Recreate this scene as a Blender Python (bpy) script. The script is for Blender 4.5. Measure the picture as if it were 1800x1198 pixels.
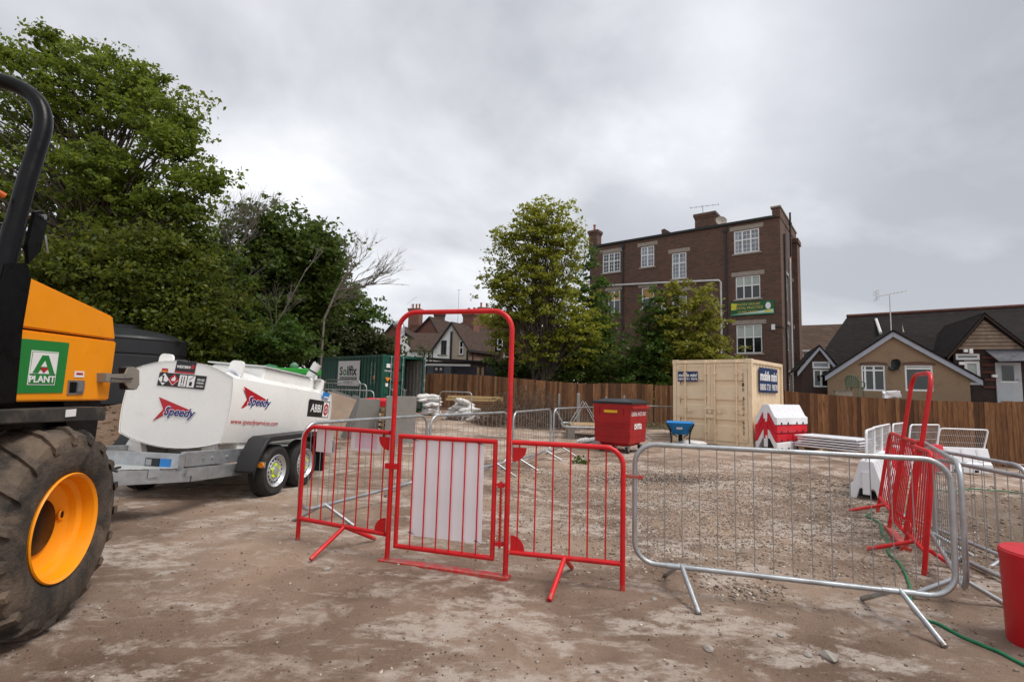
import bpy, bmesh, math, random
import numpy as np
from mathutils import Vector, Matrix, Euler
random.seed(7); RNG = np.random.default_rng(7)
PI = math.pi
for o in list(bpy.data.objects): bpy.data.objects.remove(o)
SC = bpy.context.scene
COL = SC.collection
# ------------------------------------------------------------------ camera
FPX, PITCH, ROLL, EYE = 880.0, math.radians(5.45), math.radians(1.6), 1.5
_r0 = Vector((1,0,0)); CF = Vector((0, math.cos(PITCH), math.sin(PITCH))); _u0 = Vector((0,-math.sin(PITCH), math.cos(PITCH)))
CU = _u0*math.cos(ROLL) - _r0*math.sin(ROLL); CR = _r0*math.cos(ROLL) + _u0*math.sin(ROLL)
CE = Vector((0,0,EYE))
cam = bpy.data.cameras.new('camera'); camo = bpy.data.objects.new('camera', cam); COL.objects.link(camo)
m = Matrix((CR, CU, -CF)).transposed().to_4x4(); m.translation = CE
camo.matrix_world = m
cam.sensor_width = 36; cam.lens = FPX/1800*36; cam.clip_start = .05; cam.clip_end = 900
SC.camera = camo
def ray(px, py): return CF + CR*((px-900)/FPX) - CU*((py-599)/FPX)
def P(px, py, d):                       # point seen at (px,py) at forward distance d
    v = ray(px, py); return CE + v*(d/v.y)
def G(px, py, z=0.0):                   # point seen at (px,py) at height z
    v = ray(px, py); return CE + v*((z-EYE)/v.z)
def onplane(px, py, p, n):
    v = ray(px, py); return CE + v*((Vector(p)-CE).dot(n)/v.dot(n))
# ------------------------------------------------------------------ world and sun
W = bpy.data.worlds.new('World'); SC.world = W; W.use_nodes = True
nt = W.node_tree; nt.nodes.clear()
SUN_EL, SUN_AZ = math.radians(60), math.radians(112)     # azimuth clockwise from +Y
sund = Vector((math.sin(SUN_AZ)*math.cos(SUN_EL), math.cos(SUN_AZ)*math.cos(SUN_EL), math.sin(SUN_EL)))
def N(t, **k):
    n = nt.nodes.new(t)
    for a, b in k.items(): setattr(n, a, b)
    return n
L = lambda a, b: nt.links.new(a, b)
out = N('ShaderNodeOutputWorld'); bg = N('ShaderNodeBackground'); bg.inputs[1].default_value = 1.0
sky = N('ShaderNodeTexSky'); sky.sky_type = 'NISHITA'; sky.sun_disc = False
sky.sun_elevation = SUN_EL; sky.sun_rotation = SUN_AZ; sky.air_density = 1.0; sky.dust_density = 2.0
skm = N('ShaderNodeVectorMath', operation='SCALE'); skm.inputs[3].default_value = 0.10; L(sky.outputs[0], skm.inputs[0])
tc = N('ShaderNodeTexCoord')
sep = N('ShaderNodeSeparateXYZ'); L(tc.outputs['Generated'], sep.inputs[0])
za = N('ShaderNodeMath', operation='MAXIMUM'); L(sep.outputs[2], za.inputs[0]); za.inputs[1].default_value = 0.0
zb = N('ShaderNodeMath', operation='ADD'); L(za.outputs[0], zb.inputs[0]); zb.inputs[1].default_value = 0.5
dv = N('ShaderNodeVectorMath', operation='DIVIDE')
cz = N('ShaderNodeCombineXYZ')
for i in range(3): L(zb.outputs[0], cz.inputs[i])
L(tc.outputs['Generated'], dv.inputs[0]); L(cz.outputs[0], dv.inputs[1])
mp = N('ShaderNodeMapping'); mp.inputs['Location'].default_value = (3.55, 0.85, 0.3); mp.inputs['Rotation'].default_value = (0,0,math.radians(-28)); mp.inputs['Scale'].default_value = (1.0, 1.15, 0.5)
L(dv.outputs[0], mp.inputs[0])
n1 = N('ShaderNodeTexNoise'); n1.inputs['Scale'].default_value = 1.0; n1.inputs['Detail'].default_value = 6; n1.inputs['Roughness'].default_value = 0.5; n1.inputs['Distortion'].default_value = 0.5
L(mp.outputs[0], n1.inputs[0])
n2 = N('ShaderNodeTexNoise'); n2.inputs['Scale'].default_value = 2.2; n2.inputs['Detail'].default_value = 5; n2.inputs['Roughness'].default_value = 0.55
L(mp.outputs[0], n2.inputs[0])
mx = N('ShaderNodeMath', operation='MULTIPLY_ADD'); L(n2.outputs[0], mx.inputs[0]); mx.inputs[1].default_value = 0.34
L(n1.outputs[0], mx.inputs[2])
cr = N('ShaderNodeValToRGB'); e = cr.color_ramp.elements
e[0].position = 0.50; e[0].color = (0.245,0.253,0.275,1)
e[1].position = 0.86; e[1].color = (0.63,0.632,0.635,1)
x = cr.color_ramp.elements.new(0.64); x.color = (0.385,0.393,0.412,1)
x = cr.color_ramp.elements.new(0.74); x.color = (0.48,0.488,0.505,1)
L(mx.outputs[0], cr.inputs[0])
# thinner, brighter cloud ahead, away from the sun, and a paler band low down
dt = N('ShaderNodeVectorMath', operation='DOT_PRODUCT'); L(tc.outputs['Generated'], dt.inputs[0])
thin = Vector((math.sin(math.radians(21))*math.cos(math.radians(32)), math.cos(math.radians(21))*math.cos(math.radians(32)), math.sin(math.radians(32))))
dt.inputs[1].default_value = thin
pw = N('ShaderNodeMath', operation='POWER'); mxx = N('ShaderNodeMath', operation='MAXIMUM'); L(dt.outputs['Value'], mxx.inputs[0]); mxx.inputs[1].default_value = 0
L(mxx.outputs[0], pw.inputs[0]); pw.inputs[1].default_value = 34
gl = N('ShaderNodeMath', operation='MULTIPLY'); L(pw.outputs[0], gl.inputs[0]); L(n2.outputs[0], gl.inputs[1])
gl2 = N('ShaderNodeMath', operation='MULTIPLY'); L(gl.outputs[0], gl2.inputs[0]); gl2.inputs[1].default_value = 0.52
hz = N('ShaderNodeMapRange'); L(sep.outputs[2], hz.inputs[0]); hz.inputs[1].default_value = 0.0; hz.inputs[2].default_value = 0.42; hz.inputs[3].default_value = 0.06; hz.inputs[4].default_value = 0.0
ad = N('ShaderNodeMath', operation='ADD'); L(gl2.outputs[0], ad.inputs[0]); L(hz.outputs[0], ad.inputs[1])
cb = N('ShaderNodeCombineXYZ')
for i in range(3): L(ad.outputs[0], cb.inputs[i])
ac = N('ShaderNodeVectorMath', operation='ADD'); L(cr.outputs[0], ac.inputs[0]); L(cb.outputs[0], ac.inputs[1])
mixw = N('ShaderNodeMix'); mixw.data_type = 'RGBA'; mixw.inputs[0].default_value = 0.93
L(skm.outputs[0], mixw.inputs[6]); L(ac.outputs[0], mixw.inputs[7])
L(mixw.outputs[2], bg.inputs[0]); L(bg.outputs[0], out.inputs[0])
sun = bpy.data.lights.new('sun', 'SUN'); sun.energy = 1.5; sun.angle = math.radians(22); sun.color = (1.0, .96, .9)
suno = bpy.data.objects.new('sun', sun); COL.objects.link(suno); suno.rotation_euler = sund.to_track_quat('Z', 'Y').to_euler(); suno.location = (0,0,30)
SC.view_settings.view_transform = 'Standard'; SC.view_settings.look = 'None'; SC.view_settings.exposure = 0.90; SC.view_settings.gamma = 1.0
SC.view_settings.use_curve_mapping = False
SC.render.resolution_x, SC.render.resolution_y = 1024, 681
SC.render.engine = 'CYCLES'
# ------------------------------------------------------------------ materials
_mats = {}
class MT:
    """small node-tree writer for procedural materials"""
    def __init__(s, name):
        s.m = bpy.data.materials.new(name); s.m.use_nodes = True; s.t = s.m.node_tree
        s.b = s.t.nodes['Principled BSDF']; s.o = s.t.nodes['Material Output']
        s.tc = s.t.nodes.new('ShaderNodeTexCoord')
    def n(s, t, **k):
        x = s.t.nodes.new(t)
        for a, v in k.items(): setattr(x, a, v)
        return x
    def l(s, a, b): s.t.links.new(a, b)
    def noise(s, scale, detail=4, rough=.55, vec=None, dist=0.0):
        x = s.n('ShaderNodeTexNoise'); x.inputs['Scale'].default_value = scale; x.inputs['Detail'].default_value = detail
        x.inputs['Roughness'].default_value = rough; x.inputs['Distortion'].default_value = dist
        s.l(vec if vec is not None else s.tc.outputs['Object'], x.inputs[0]); return x.outputs[0]
    def ramp(s, v, a, b, ca=0.0, cb=1.0):
        x = s.n('ShaderNodeMapRange'); x.inputs[1].default_value = a; x.inputs[2].default_value = b; x.inputs[3].default_value = ca; x.inputs[4].default_value = cb
        s.l(v, x.inputs[0]); return x.outputs[0]
    def mix(s, f, a, b, mode='MIX'):
        x = s.n('ShaderNodeMix'); x.data_type = 'RGBA'; x.blend_type = mode
        for i, v in ((0, f), (6, a), (7, b)):
            if isinstance(v, (tuple, list)): x.inputs[i].default_value = (*v[:3], 1)
            elif isinstance(v, (int, float)): x.inputs[i].default_value = v
            else: s.l(v, x.inputs[i])
        return x.outputs[2]
    def math(s, op, a, b=0.0, c=0.0):
        x = s.n('ShaderNodeMath', operation=op)
        for i, v in enumerate((a, b, c)):
            if isinstance(v, (int, float)): x.inputs[i].default_value = v
            else: s.l(v, x.inputs[i])
        return x.outputs[0]
    def bump(s, h, strength=.3, dist=.02):
        x = s.n('ShaderNodeBump'); x.inputs['Strength'].default_value = strength; x.inputs['Distance'].default_value = dist
        s.l(h, x.inputs['Height']); s.l(x.outputs[0], s.b.inputs['Normal'])
    def col(s, c):
        if isinstance(c, (tuple, list)): s.b.inputs['Base Color'].default_value = (*c[:3], 1)
        else: s.l(c, s.b.inputs['Base Color'])
    def rough(s, r):
        if isinstance(r, (int, float)): s.b.inputs['Roughness'].default_value = r
        else: s.l(r, s.b.inputs['Roughness'])
def mat(name, col=None, rough=.6, metal=0.0, var=.12, vs=3.0, bump=0.0, bs=40.0, dirt=None, dirt_amt=.35, dirt_scale=2.5, bd=.01, spec=.4, coat=0):
    if name in _mats: return _mats[name]
    t = MT(name); a = tuple(c*(1-var) for c in col); b = tuple(min(1, c*(1+var)) for c in col)
    c = t.mix(t.ramp(t.noise(vs, 5), .3, .7), a, b)
    if dirt:
        f = t.ramp(t.noise(dirt_scale, 8, .65), .62-dirt_amt*.5, .80, 0, min(1, .35+dirt_amt)); c = t.mix(f, c, dirt)
    t.col(c); t.rough(t.ramp(t.noise(vs*2.3, 4), .3, .7, max(.05, rough-.08), min(1, rough+.1))); t.b.inputs['Metallic'].default_value = metal
    t.b.inputs['Specular IOR Level'].default_value = spec
    if coat: t.b.inputs['Coat Weight'].default_value = coat; t.b.inputs['Coat Roughness'].default_value = .15
    if bump: t.bump(t.noise(bs, 6, .6), bump, bd)
    _mats[name] = t.m; return t.m
def glassmat(name, col=(.02,.025,.03), rough=.06):
    if name in _mats: return _mats[name]
    t = MT(name); t.col(t.mix(t.ramp(t.noise(1.3, 3), .35, .65), tuple(c*.6 for c in col), tuple(c*1.5 for c in col))); t.rough(rough); t.b.inputs['Specular IOR Level'].default_value = .6
    _mats[name] = t.m; return t.m
def wallcoords(t):                     # (along the wall, up) for walls that follow the local x or y axis
    s = t.n('ShaderNodeSeparateXYZ'); t.l(t.tc.outputs['Object'], s.inputs[0])
    u = t.math('ADD', s.outputs[0], s.outputs[1]); c = t.n('ShaderNodeCombineXYZ'); t.l(u, c.inputs[0]); t.l(s.outputs[2], c.inputs[1]); return c.outputs[0]
def brickmat(name, c1, c2, mortar, bw=.225, bh=.075, ms=.012, stain=(.03,.025,.022), st=.35):
    if name in _mats: return _mats[name]
    t = MT(name); v = wallcoords(t); b = t.n('ShaderNodeTexBrick'); t.l(v, b.inputs[0])
    b.inputs['Color1'].default_value = (*c1, 1); b.inputs['Color2'].default_value = (*c2, 1); b.inputs['Mortar'].default_value = (*mortar, 1)
    b.inputs['Scale'].default_value = 1.0; b.inputs['Mortar Size'].default_value = ms; b.inputs['Brick Width'].default_value = bw; b.inputs['Row Height'].default_value = bh; b.inputs['Bias'].default_value = -.1
    c = t.mix(t.ramp(t.noise(.55, 6, .6), .4, .75, 0, st), b.outputs[0], stain)
    c = t.mix(t.ramp(t.noise(9, 3), .3, .7, 0, .35), c, tuple(q*1.5 for q in c1)); t.col(c); t.rough(.85)
    t.bump(t.math('SUBTRACT', t.noise(60, 3), t.math('MULTIPLY', b.outputs['Fac'], 1.5)), .5, .012)
    _mats[name] = t.m; return t.m
def tilemat(name, c1, c2, tw=.17, th=.12, moss=None):
    if name in _mats: return _mats[name]
    t = MT(name); v = wallcoords(t); b = t.n('ShaderNodeTexBrick'); t.l(v, b.inputs[0])
    b.inputs['Color1'].default_value = (*c1, 1); b.inputs['Color2'].default_value = (*c2, 1); b.inputs['Mortar'].default_value = (*[q*.35 for q in c1], 1)
    b.inputs['Scale'].default_value = 1.0; b.inputs['Mortar Size'].default_value = .012; b.inputs['Brick Width'].default_value = tw; b.inputs['Row Height'].default_value = th
    c = b.outputs[0]
    c = t.mix(t.ramp(t.noise(1.1, 7, .65), .45, .75, 0, .55), c, tuple(q*.5 for q in c1))
    if moss: c = t.mix(t.ramp(t.noise(2.7, 8, .7), .58, .72, 0, .6), c, moss)
    t.b.inputs['Specular IOR Level'].default_value = .12; t.col(c); t.rough(.9); t.bump(t.math('SUBTRACT', t.noise(30, 3), t.math('MULTIPLY', b.outputs['Fac'], 2.0)), .6, .02)
    _mats[name] = t.m; return t.m
def leafmat(name, c1, c2, c3):
    if name in _mats: return _mats[name]
    t = MT(name); g = t.n('ShaderNodeNewGeometry'); r = t.n('ShaderNodeValToRGB'); t.l(g.outputs['Random Per Island'], r.inputs[0])
    e = r.color_ramp.elements; e[0].color = (*c1, 1); e[1].color = (*c3, 1); q = e.new(.55); q.color = (*c2, 1)
    c = t.mix(t.ramp(t.noise(.7, 3), .3, .7, 0, .5), r.outputs[0], tuple(x*.55 for x in c1))
    d = t.b; t.col(c); t.rough(.5); d.inputs['Specular IOR Level'].default_value = .25
    tr = t.n('ShaderNodeBsdfTranslucent'); t.l(t.mix(.5, c, tuple(min(1, x*1.6) for x in c3)), tr.inputs[0])
    ms = t.n('ShaderNodeMixShader'); ms.inputs[0].default_value = .42; t.l(d.outputs[0], ms.inputs[1]); t.l(tr.outputs[0], ms.inputs[2]); t.l(ms.outputs[0], t.o.inputs[0])
    _mats[name] = t.m; return t.m
# ------------------------------------------------------------------ mesh building
class B:
    """collects simple shapes and links them as one mesh object"""
    def __init__(s, M=None): s.v = []; s.f = []; s.M = M or Matrix()
    def add(s, vs, fs):
        n = len(s.v); s.v += [s.M @ Vector(p) for p in vs]; s.f += [tuple(i+n for i in f) for f in fs]; return s
    def box(s, c, d, R=None):
        x, y, z = d[0]/2, d[1]/2, d[2]/2; c = Vector(c)
        vs = [Vector((a, b, e)) for a in (-x, x) for b in (-y, y) for e in (-z, z)]
        if R is not None: vs = [R @ v for v in vs]
        return s.add([c+v for v in vs], [(0,1,3,2),(4,6,7,5),(0,4,5,1),(2,3,7,6),(0,2,6,4),(1,5,7,3)])
    def bb(s, x0, x1, y0, y1, z0, z1): return s.box(((x0+x1)/2,(y0+y1)/2,(z0+z1)/2), (x1-x0,y1-y0,z1-z0))
    def bbev(s, x0, x1, y0, y1, z0, z1, e):      # box with chamfered long edges all round
        vs = []; fs = []
        for (z, i) in ((z0, e), (z0+e, 0), (z1-e, 0), (z1, e)):
            xa, xb, ya, yb = x0+i, x1-i, y0+i, y1-i; k = e*.7
            vs += [(xa+k,ya,z),(xb-k,ya,z),(xb,ya+k,z),(xb,yb-k,z),(xb-k,yb,z),(xa+k,yb,z),(xa,yb-k,z),(xa,ya+k,z)]
        fs.append(tuple(range(7,-1,-1))); fs.append(tuple(range(24,32)))
        for r in range(3):
            for k in range(8): a = r*8+k; b = r*8+(k+1)%8; fs.append((a,b,b+8,a+8))
        return s.add(vs, fs)
    def cyl(s, a, b, r, n=12, r2=None, cap=True):
        a = Vector(a); b = Vector(b); r2 = r if r2 is None else r2; d = (b-a).normalized()
        u = d.orthogonal().normalized(); w = d.cross(u); vs = []
        for p, q in ((a, r), (b, r2)):
            for i in range(n): t = 2*PI*i/n; vs.append(p + (u*math.cos(t)+w*math.sin(t))*q)
        fs = [(i, (i+1)%n, n+(i+1)%n, n+i) for i in range(n)]
        if cap: fs += [tuple(range(n-1,-1,-1)), tuple(range(n, 2*n))]
        return s.add(vs, fs)
    def tube(s, pts, r, n=8, closed=False, cap=True):
        pts = [Vector(p) for p in pts]; k = len(pts); rs = r if isinstance(r, (list, tuple)) else [r]*k; vs = []; ref = None
        for i, p in enumerate(pts):
            if closed: d = (pts[(i+1)%k]-pts[i-1])
            else: d = pts[min(i+1,k-1)]-pts[max(i-1,0)]
            d = d.normalized() if d.length > 1e-9 else Vector((0,0,1))
            if ref is None: ref = d.orthogonal().normalized()
            u = (ref - d*ref.dot(d)); u = u.normalized() if u.length > 1e-6 else d.orthogonal().normalized(); ref = u; w = d.cross(u)
            for j in range(n): t = 2*PI*j/n; vs.append(p + (u*math.cos(t)+w*math.sin(t))*rs[i])
        fs = []
        for i in range(k if closed else k-1):
            for j in range(n): a = i*n+j; b = i*n+(j+1)%n; c = ((i+1)%k)*n; fs.append((a, b, c+(j+1)%n, c+j))
        if cap and not closed: fs += [tuple(range(n-1,-1,-1)), tuple(range((k-1)*n, k*n))]
        return s.add(vs, fs)
    def prism(s, poly, M, h):            # 2-D outline in frame M, pushed back h along -normal
        n = len(poly); vs = [M @ Vector((x, y, 0)) for x, y in poly] + [M @ Vector((x, y, -h)) for x, y in poly]
        return s.add(vs, [tuple(range(n)), tuple(range(2*n-1, n-1, -1))] + [(i+n, (i+1)%n+n, (i+1)%n, i) for i in range(n)])
    def loft(s, rings, cap=True, closed=True):
        n = len(rings[0]); vs = [p for r in rings for p in r]; fs = []
        for i in range(len(rings)-1):
            for j in range(n if closed else n-1): a = i*n+j; b = i*n+(j+1)%n; fs.append((a, b, b+n, a+n))
        if cap: fs += [tuple(range(n-1,-1,-1)), tuple(range((len(rings)-1)*n, len(rings)*n))]
        return s.add(vs, fs)
    def lathe(s, prof, M=None, n=32, cap=True):    # profile (r, h) turned round the frame's local z
        M = M or Matrix(); rings = []
        for r, h in prof: rings.append([M @ Vector((r*math.cos(2*PI*i/n), r*math.sin(2*PI*i/n), h)) for i in range(n)])
        return s.loft(rings, cap)
    def quad(s, a, b, c, d): return s.add([a,b,c,d], [(0,1,2,3)])
    def mesh(s, name):
        me = bpy.data.meshes.new(name); me.from_pydata([tuple(v) for v in s.v], [], s.f); me.update(); return me
    def build(s, name, m, parent=None, smooth=False, bevel=0, angle=40):
        me = s.mesh(name)
        bm = bmesh.new(); bm.from_mesh(me); bmesh.ops.recalc_face_normals(bm, faces=bm.faces)
        if bevel:
            bmesh.ops.bevel(bm, geom=[e for e in bm.edges if e.is_manifold and e.calc_face_angle(0) > .5], offset=bevel, segments=2, affect='EDGES', clamp_overlap=True)
        bm.to_mesh(me); bm.free()
        me.materials.append(m); o = bpy.data.objects.new(name, me); COL.objects.link(o)
        if parent: o.parent = parent
        if smooth: shade(me, angle)
        return o
def shade(me, angle=40):
    me.shade_smooth()
    try: me.set_sharp_from_angle(angle=math.radians(angle))
    except Exception: pass
def tag(o, label=None, cat=None, group=None, kind=None):
    if label: o['label'] = label
    if cat: o['category'] = cat
    if group: o['group'] = group
    if kind: o['kind'] = kind
    return o
def thing(name, loc, label, cat, rz=0.0, group=None):
    o = bpy.data.objects.new(name, None); COL.objects.link(o); o.location = loc; o.rotation_euler = (0,0,rz); o.empty_display_size = .2
    return tag(o, label, cat, group)
def inst(name, src, parent, M=None):     # another object with the same mesh data
    o = bpy.data.objects.new(name, src.data); COL.objects.link(o); o.parent = parent
    if M is not None: o.matrix_local = M
    return o
def copy_tree(o, parent=None):
    c = o.copy(); COL.objects.link(c); c.parent = parent
    for ch in list(o.children): copy_tree(ch, c)
    return c
def frame(o, right, up):
    r = Vector(right).normalized(); u = Vector(up); n = r.cross(u).normalized(); u = n.cross(r)
    M = Matrix((r, u, n)).transposed().to_4x4(); M.translation = Vector(o); return M
def text(name, s, M, cx, cy, w, h, m, parent, bold=0.0, shear=0.0, dz=.002, thick=.0015):
    cu = bpy.data.curves.new('t', 'FONT'); cu.body = s; cu.size = 1; cu.offset = bold; cu.shear = shear; cu.extrude = .01; cu.resolution_u = 3; cu.align_x = 'CENTER'
    o = bpy.data.objects.new('t', cu); COL.objects.link(o)
    me = bpy.data.meshes.new_from_object(o.evaluated_get(bpy.context.evaluated_depsgraph_get())); bpy.data.objects.remove(o); bpy.data.curves.remove(cu)
    n = len(me.vertices); co = np.empty(n*3); me.vertices.foreach_get('co', co); co = co.reshape(-1, 3)
    lo, hi = co.min(0), co.max(0); k = (hi-lo); co = (co-(lo+hi)/2)/np.maximum(k, 1e-6)*np.array([w, h, thick])
    A = np.array(M); p = co + np.array([cx, cy, dz+thick/2]); p = p @ A[:3,:3].T + A[:3,3]
    me.vertices.foreach_set('co', p.ravel()); me.materials.clear(); me.materials.append(m); me.update(); me.name = name
    o = bpy.data.objects.new(name, me); COL.objects.link(o); o.parent = parent; return o
def plate(name, M, x0, x1, y0, y1, m, parent, t=.003, dz=0.0):
    return B().prism([(x0,y0),(x1,y0),(x1,y1),(x0,y1)], M @ Matrix.Translation((0,0,dz+t)), t).build(name, m, parent)
def poly(name, M, pts, m, parent, t=.002, dz=0.0):
    return B().prism(pts, M @ Matrix.Translation((0,0,dz+t)), t).build(name, m, parent)
def arc(cx, cy, r, a0, a1, n=8): return [(cx+r*math.cos(a0+(a1-a0)*i/n), cy+r*math.sin(a0+(a1-a0)*i/n)) for i in range(n+1)]
def rrect(x0, x1, y0, y1, r, n=4):
    return arc(x1-r,y0+r,r,-PI/2,0,n)+arc(x1-r,y1-r,r,0,PI/2,n)+arc(x0+r,y1-r,r,PI/2,PI,n)+arc(x0+r,y0+r,r,PI,1.5*PI,n)
def ss(a, b, x): t = np.clip((x-a)/(b-a), 0, 1); return t*t*(3-2*t)
def zg(x, y):                            # lie of the land
    x = np.asarray(x, float); y = np.asarray(y, float)
    z = .30*ss(13, 24, y)*ss(4, -3, x) - .34*ss(7.5, 13.0, x)*ss(5, 9, y)
    z = z + .75*ss(9.0, 13.0, y - .15*(x+8))*ss(-6.0, -9.0, x + .0*y)
    return z
def gz(p): return float(zg(p[0], p[1]))
def mesh_np(name, v, quads, m, parent=None, tri=False):
    me = bpy.data.meshes.new(name); k = quads.shape[1]; nf = len(quads)
    me.vertices.add(len(v)); me.vertices.foreach_set('co', np.ascontiguousarray(v, dtype=np.float32).ravel())
    me.loops.add(nf*k); me.loops.foreach_set('vertex_index', np.ascontiguousarray(quads, dtype=np.int32).ravel())
    me.polygons.add(nf); me.polygons.foreach_set('loop_start', np.arange(0, nf*k, k, dtype=np.int32)); me.polygons.foreach_set('loop_total', np.full(nf, k, dtype=np.int32))
    me.update(); me.validate(); me.materials.append(m); o = bpy.data.objects.new(name, me); COL.objects.link(o)
    if parent: o.parent = parent
    return o
# common materials
M_GALV = mat('galvanised_steel', (.42,.44,.46), .42, .75, .18, 6, .15, 60, dirt=(.22,.17,.12), dirt_amt=.25, dirt_scale=5)
M_WIRE = mat('mesh_wire', (.30,.30,.30), .55, .5)
M_RED = mat('red_paint', (.56,.007,.011), .42, 0, .16, 5, .08, 50, dirt=(.30,.09,.06), dirt_amt=.16, dirt_scale=9)
def muddy(m, top=.26, col=(.23,.165,.12)):
    """mud splashes on the lowest part of a thing that stands on the ground"""
    nt = m.node_tree; b = nt.nodes['Principled BSDF']; src = b.inputs['Base Color'].links[0].from_socket
    tcn = nt.nodes.new('ShaderNodeTexCoord'); sp = nt.nodes.new('ShaderNodeSeparateXYZ'); nt.links.new(tcn.outputs['Object'], sp.inputs[0])
    mr = nt.nodes.new('ShaderNodeMapRange'); mr.inputs[1].default_value = top; mr.inputs[2].default_value = 0; mr.inputs[3].default_value = 0; mr.inputs[4].default_value = .30; nt.links.new(sp.outputs[2], mr.inputs[0])
    no = nt.nodes.new('ShaderNodeTexNoise'); no.inputs['Scale'].default_value = 22; no.inputs['Detail'].default_value = 6; nt.links.new(tcn.outputs['Object'], no.inputs[0])
    ad = nt.nodes.new('ShaderNodeMath'); ad.operation = 'ADD'; nt.links.new(mr.outputs[0], ad.inputs[0]); nt.links.new(no.outputs[0], ad.inputs[1])
    m2 = nt.nodes.new('ShaderNodeMapRange'); m2.inputs[1].default_value = .66; m2.inputs[2].default_value = .88; m2.inputs[4].default_value = .7; nt.links.new(ad.outputs[0], m2.inputs[0])
    mx = nt.nodes.new('ShaderNodeMix'); mx.data_type = 'RGBA'; nt.links.new(m2.outputs[0], mx.inputs[0]); nt.links.new(src, mx.inputs[6]); mx.inputs[7].default_value = (*col, 1); nt.links.new(mx.outputs[2], b.inputs['Base Color'])
muddy(M_RED, .13); muddy(M_GALV, .13)
M_WHITE = mat('white_panel', (.84,.82,.87), .45, 0, .05)
M_PAPER = mat('paper', (.80,.79,.82), .7, 0, .03)
M_BLACK = mat('black_plastic', (.018,.018,.02), .45, 0, .2)
M_RUB = mat('rubber', (.022,.021,.02), .8, 0, .3, 8, .2, 60, dirt=(.10,.075,.055), dirt_amt=.3, dirt_scale=4)
M_STEEL = mat('dull_steel', (.35,.36,.37), .4, .8, .1)
M_UPVC = mat('white_window_frame', (.78,.79,.80), .4, 0, .04)
M_GLASS = glassmat('window_glass', (.05,.06,.07))
M_GLASSD = glassmat('dark_window_glass', (.012,.015,.014))
M_GLASSP = glassmat('pale_window_glass', (.20,.23,.27), .12)
M_LINT = mat('concrete_lintel', (.30,.26,.22), .85, 0, .15, 4, .2, 40)
M_WOODP = mat('pallet_wood', (.36,.24,.13), .8, 0, .3, 5, .2, 50)
# ================================================================== ground
def vnoise(x, y, seed=0):
    xi = np.floor(x).astype(np.int64); yi = np.floor(y).astype(np.int64); fx = x-xi; fy = y-yi
    fx = fx*fx*(3-2*fx); fy = fy*fy*(3-2*fy)
    def h(a, b):
        n = (a*374761393 + b*668265263 + seed*1442695041) & 0x7fffffff; n = ((n ^ (n >> 13))*1274126177) & 0x7fffffff
        return ((n ^ (n >> 16)) & 0xffff)/65535.0
    return (h(xi,yi)*(1-fx)+h(xi+1,yi)*fx)*(1-fy) + (h(xi,yi+1)*(1-fx)+h(xi+1,yi+1)*fx)*fy
def relief(x, y):
    a = .05*(vnoise(x*.45, y*.45, 1)-.5) + .030*(vnoise(x*1.3, y*1.3, 2)-.5) + .016*(vnoise(x*3.7, y*3.7, 3)-.5) + .010*(vnoise(x*9, y*9, 4)-.5) + .006*(vnoise(x*19, y*19, 5)-.5)
    bank = ss(-5.5, -7.5, x)*ss(8.5, 10, y)                         # dug-over soil heap at the left
    a = a + bank*(.22*(vnoise(x*1.6, y*1.6, 6)-.5) + .12*(vnoise(x*4.5, y*4.5, 7)-.5))
    dig = ss(4.6, 6.0, x)*ss(3.0, 4.5, y)*ss(9.5, 7.5, y)           # churned soil at the right
    a = a + dig*(.14*(vnoise(x*1.9, y*1.9, 8)-.55) + .06*(vnoise(x*5.5, y*5.5, 9)-.5))
    return a*ss(.0, 2.0, y+2) 
def axis(a, b, step, far):
    c = list(np.arange(a, b+1e-6, step)); s = step; p = b
    while p < far: s *= 1.35; p += s; c.append(p)
    s = step; p = a; q = []
    while p > -far: s *= 1.35; p -= s; q.append(p)
    return np.array(q[::-1]+c)
gx = axis(-13, 14, .085, 420); gy = axis(1.2, 26, .085, 420)
GX, GY = np.meshgrid(gx, gy); GZ = zg(GX, GY) + relief(GX, GY)
nx, ny = len(gx), len(gy); idx = np.arange(nx*ny).reshape(ny, nx)
quads = np.stack([idx[:-1,:-1], idx[:-1,1:], idx[1:,1:], idx[1:,:-1]], -1).reshape(-1, 4)
t = MT('site_dirt'); oc = t.tc.outputs['Object']
mp_ = t.n('ShaderNodeMapping'); mp_.inputs['Rotation'].default_value = (0,0,math.radians(24)); mp_.inputs['Scale'].default_value = (1.0, 1.5, 1); t.l(oc, mp_.inputs[0]); st = mp_.outputs[0]
c = t.mix(t.ramp(t.noise(.55, 6, .6), .38, .64), (.175,.112,.077), (.410,.290,.212))
brk = t.ramp(t.noise(7.5, 9, .72, st, .3), .40, .60)                                                       # breaks the patches up
c = t.mix(t.math('MULTIPLY', t.ramp(t.noise(1.9, 9, .68, st, .5), .515, .575, 0, .75), brk), c, (.52,.425,.36))   # pale dried slurry
c = t.mix(t.math('MULTIPLY', t.ramp(t.noise(.75, 9, .66, st, .4), .51, .56, 0, .8), t.ramp(t.noise(5.5, 9, .74, st), .42, .54)), c, (.58,.49,.425))
c = t.mix(t.ramp(t.noise(38, 3, .6), .66, .72, 0, .6), c, (.06,.045,.035))
c = t.mix(t.ramp(t.noise(1.7, 9, .7), .60, .72, 0, .55), c, (.115,.072,.045))                              # damp earth
sp = t.n('ShaderNodeSeparateXYZ'); t.l(oc, sp.inputs[0])
left = t.math('MULTIPLY', t.ramp(sp.outputs[0], -6.2, -7.6), t.ramp(sp.outputs[1], 8.8, 10)); c = t.mix(t.math('MULTIPLY', left, .85), c, (.125,.068,.036))
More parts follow.
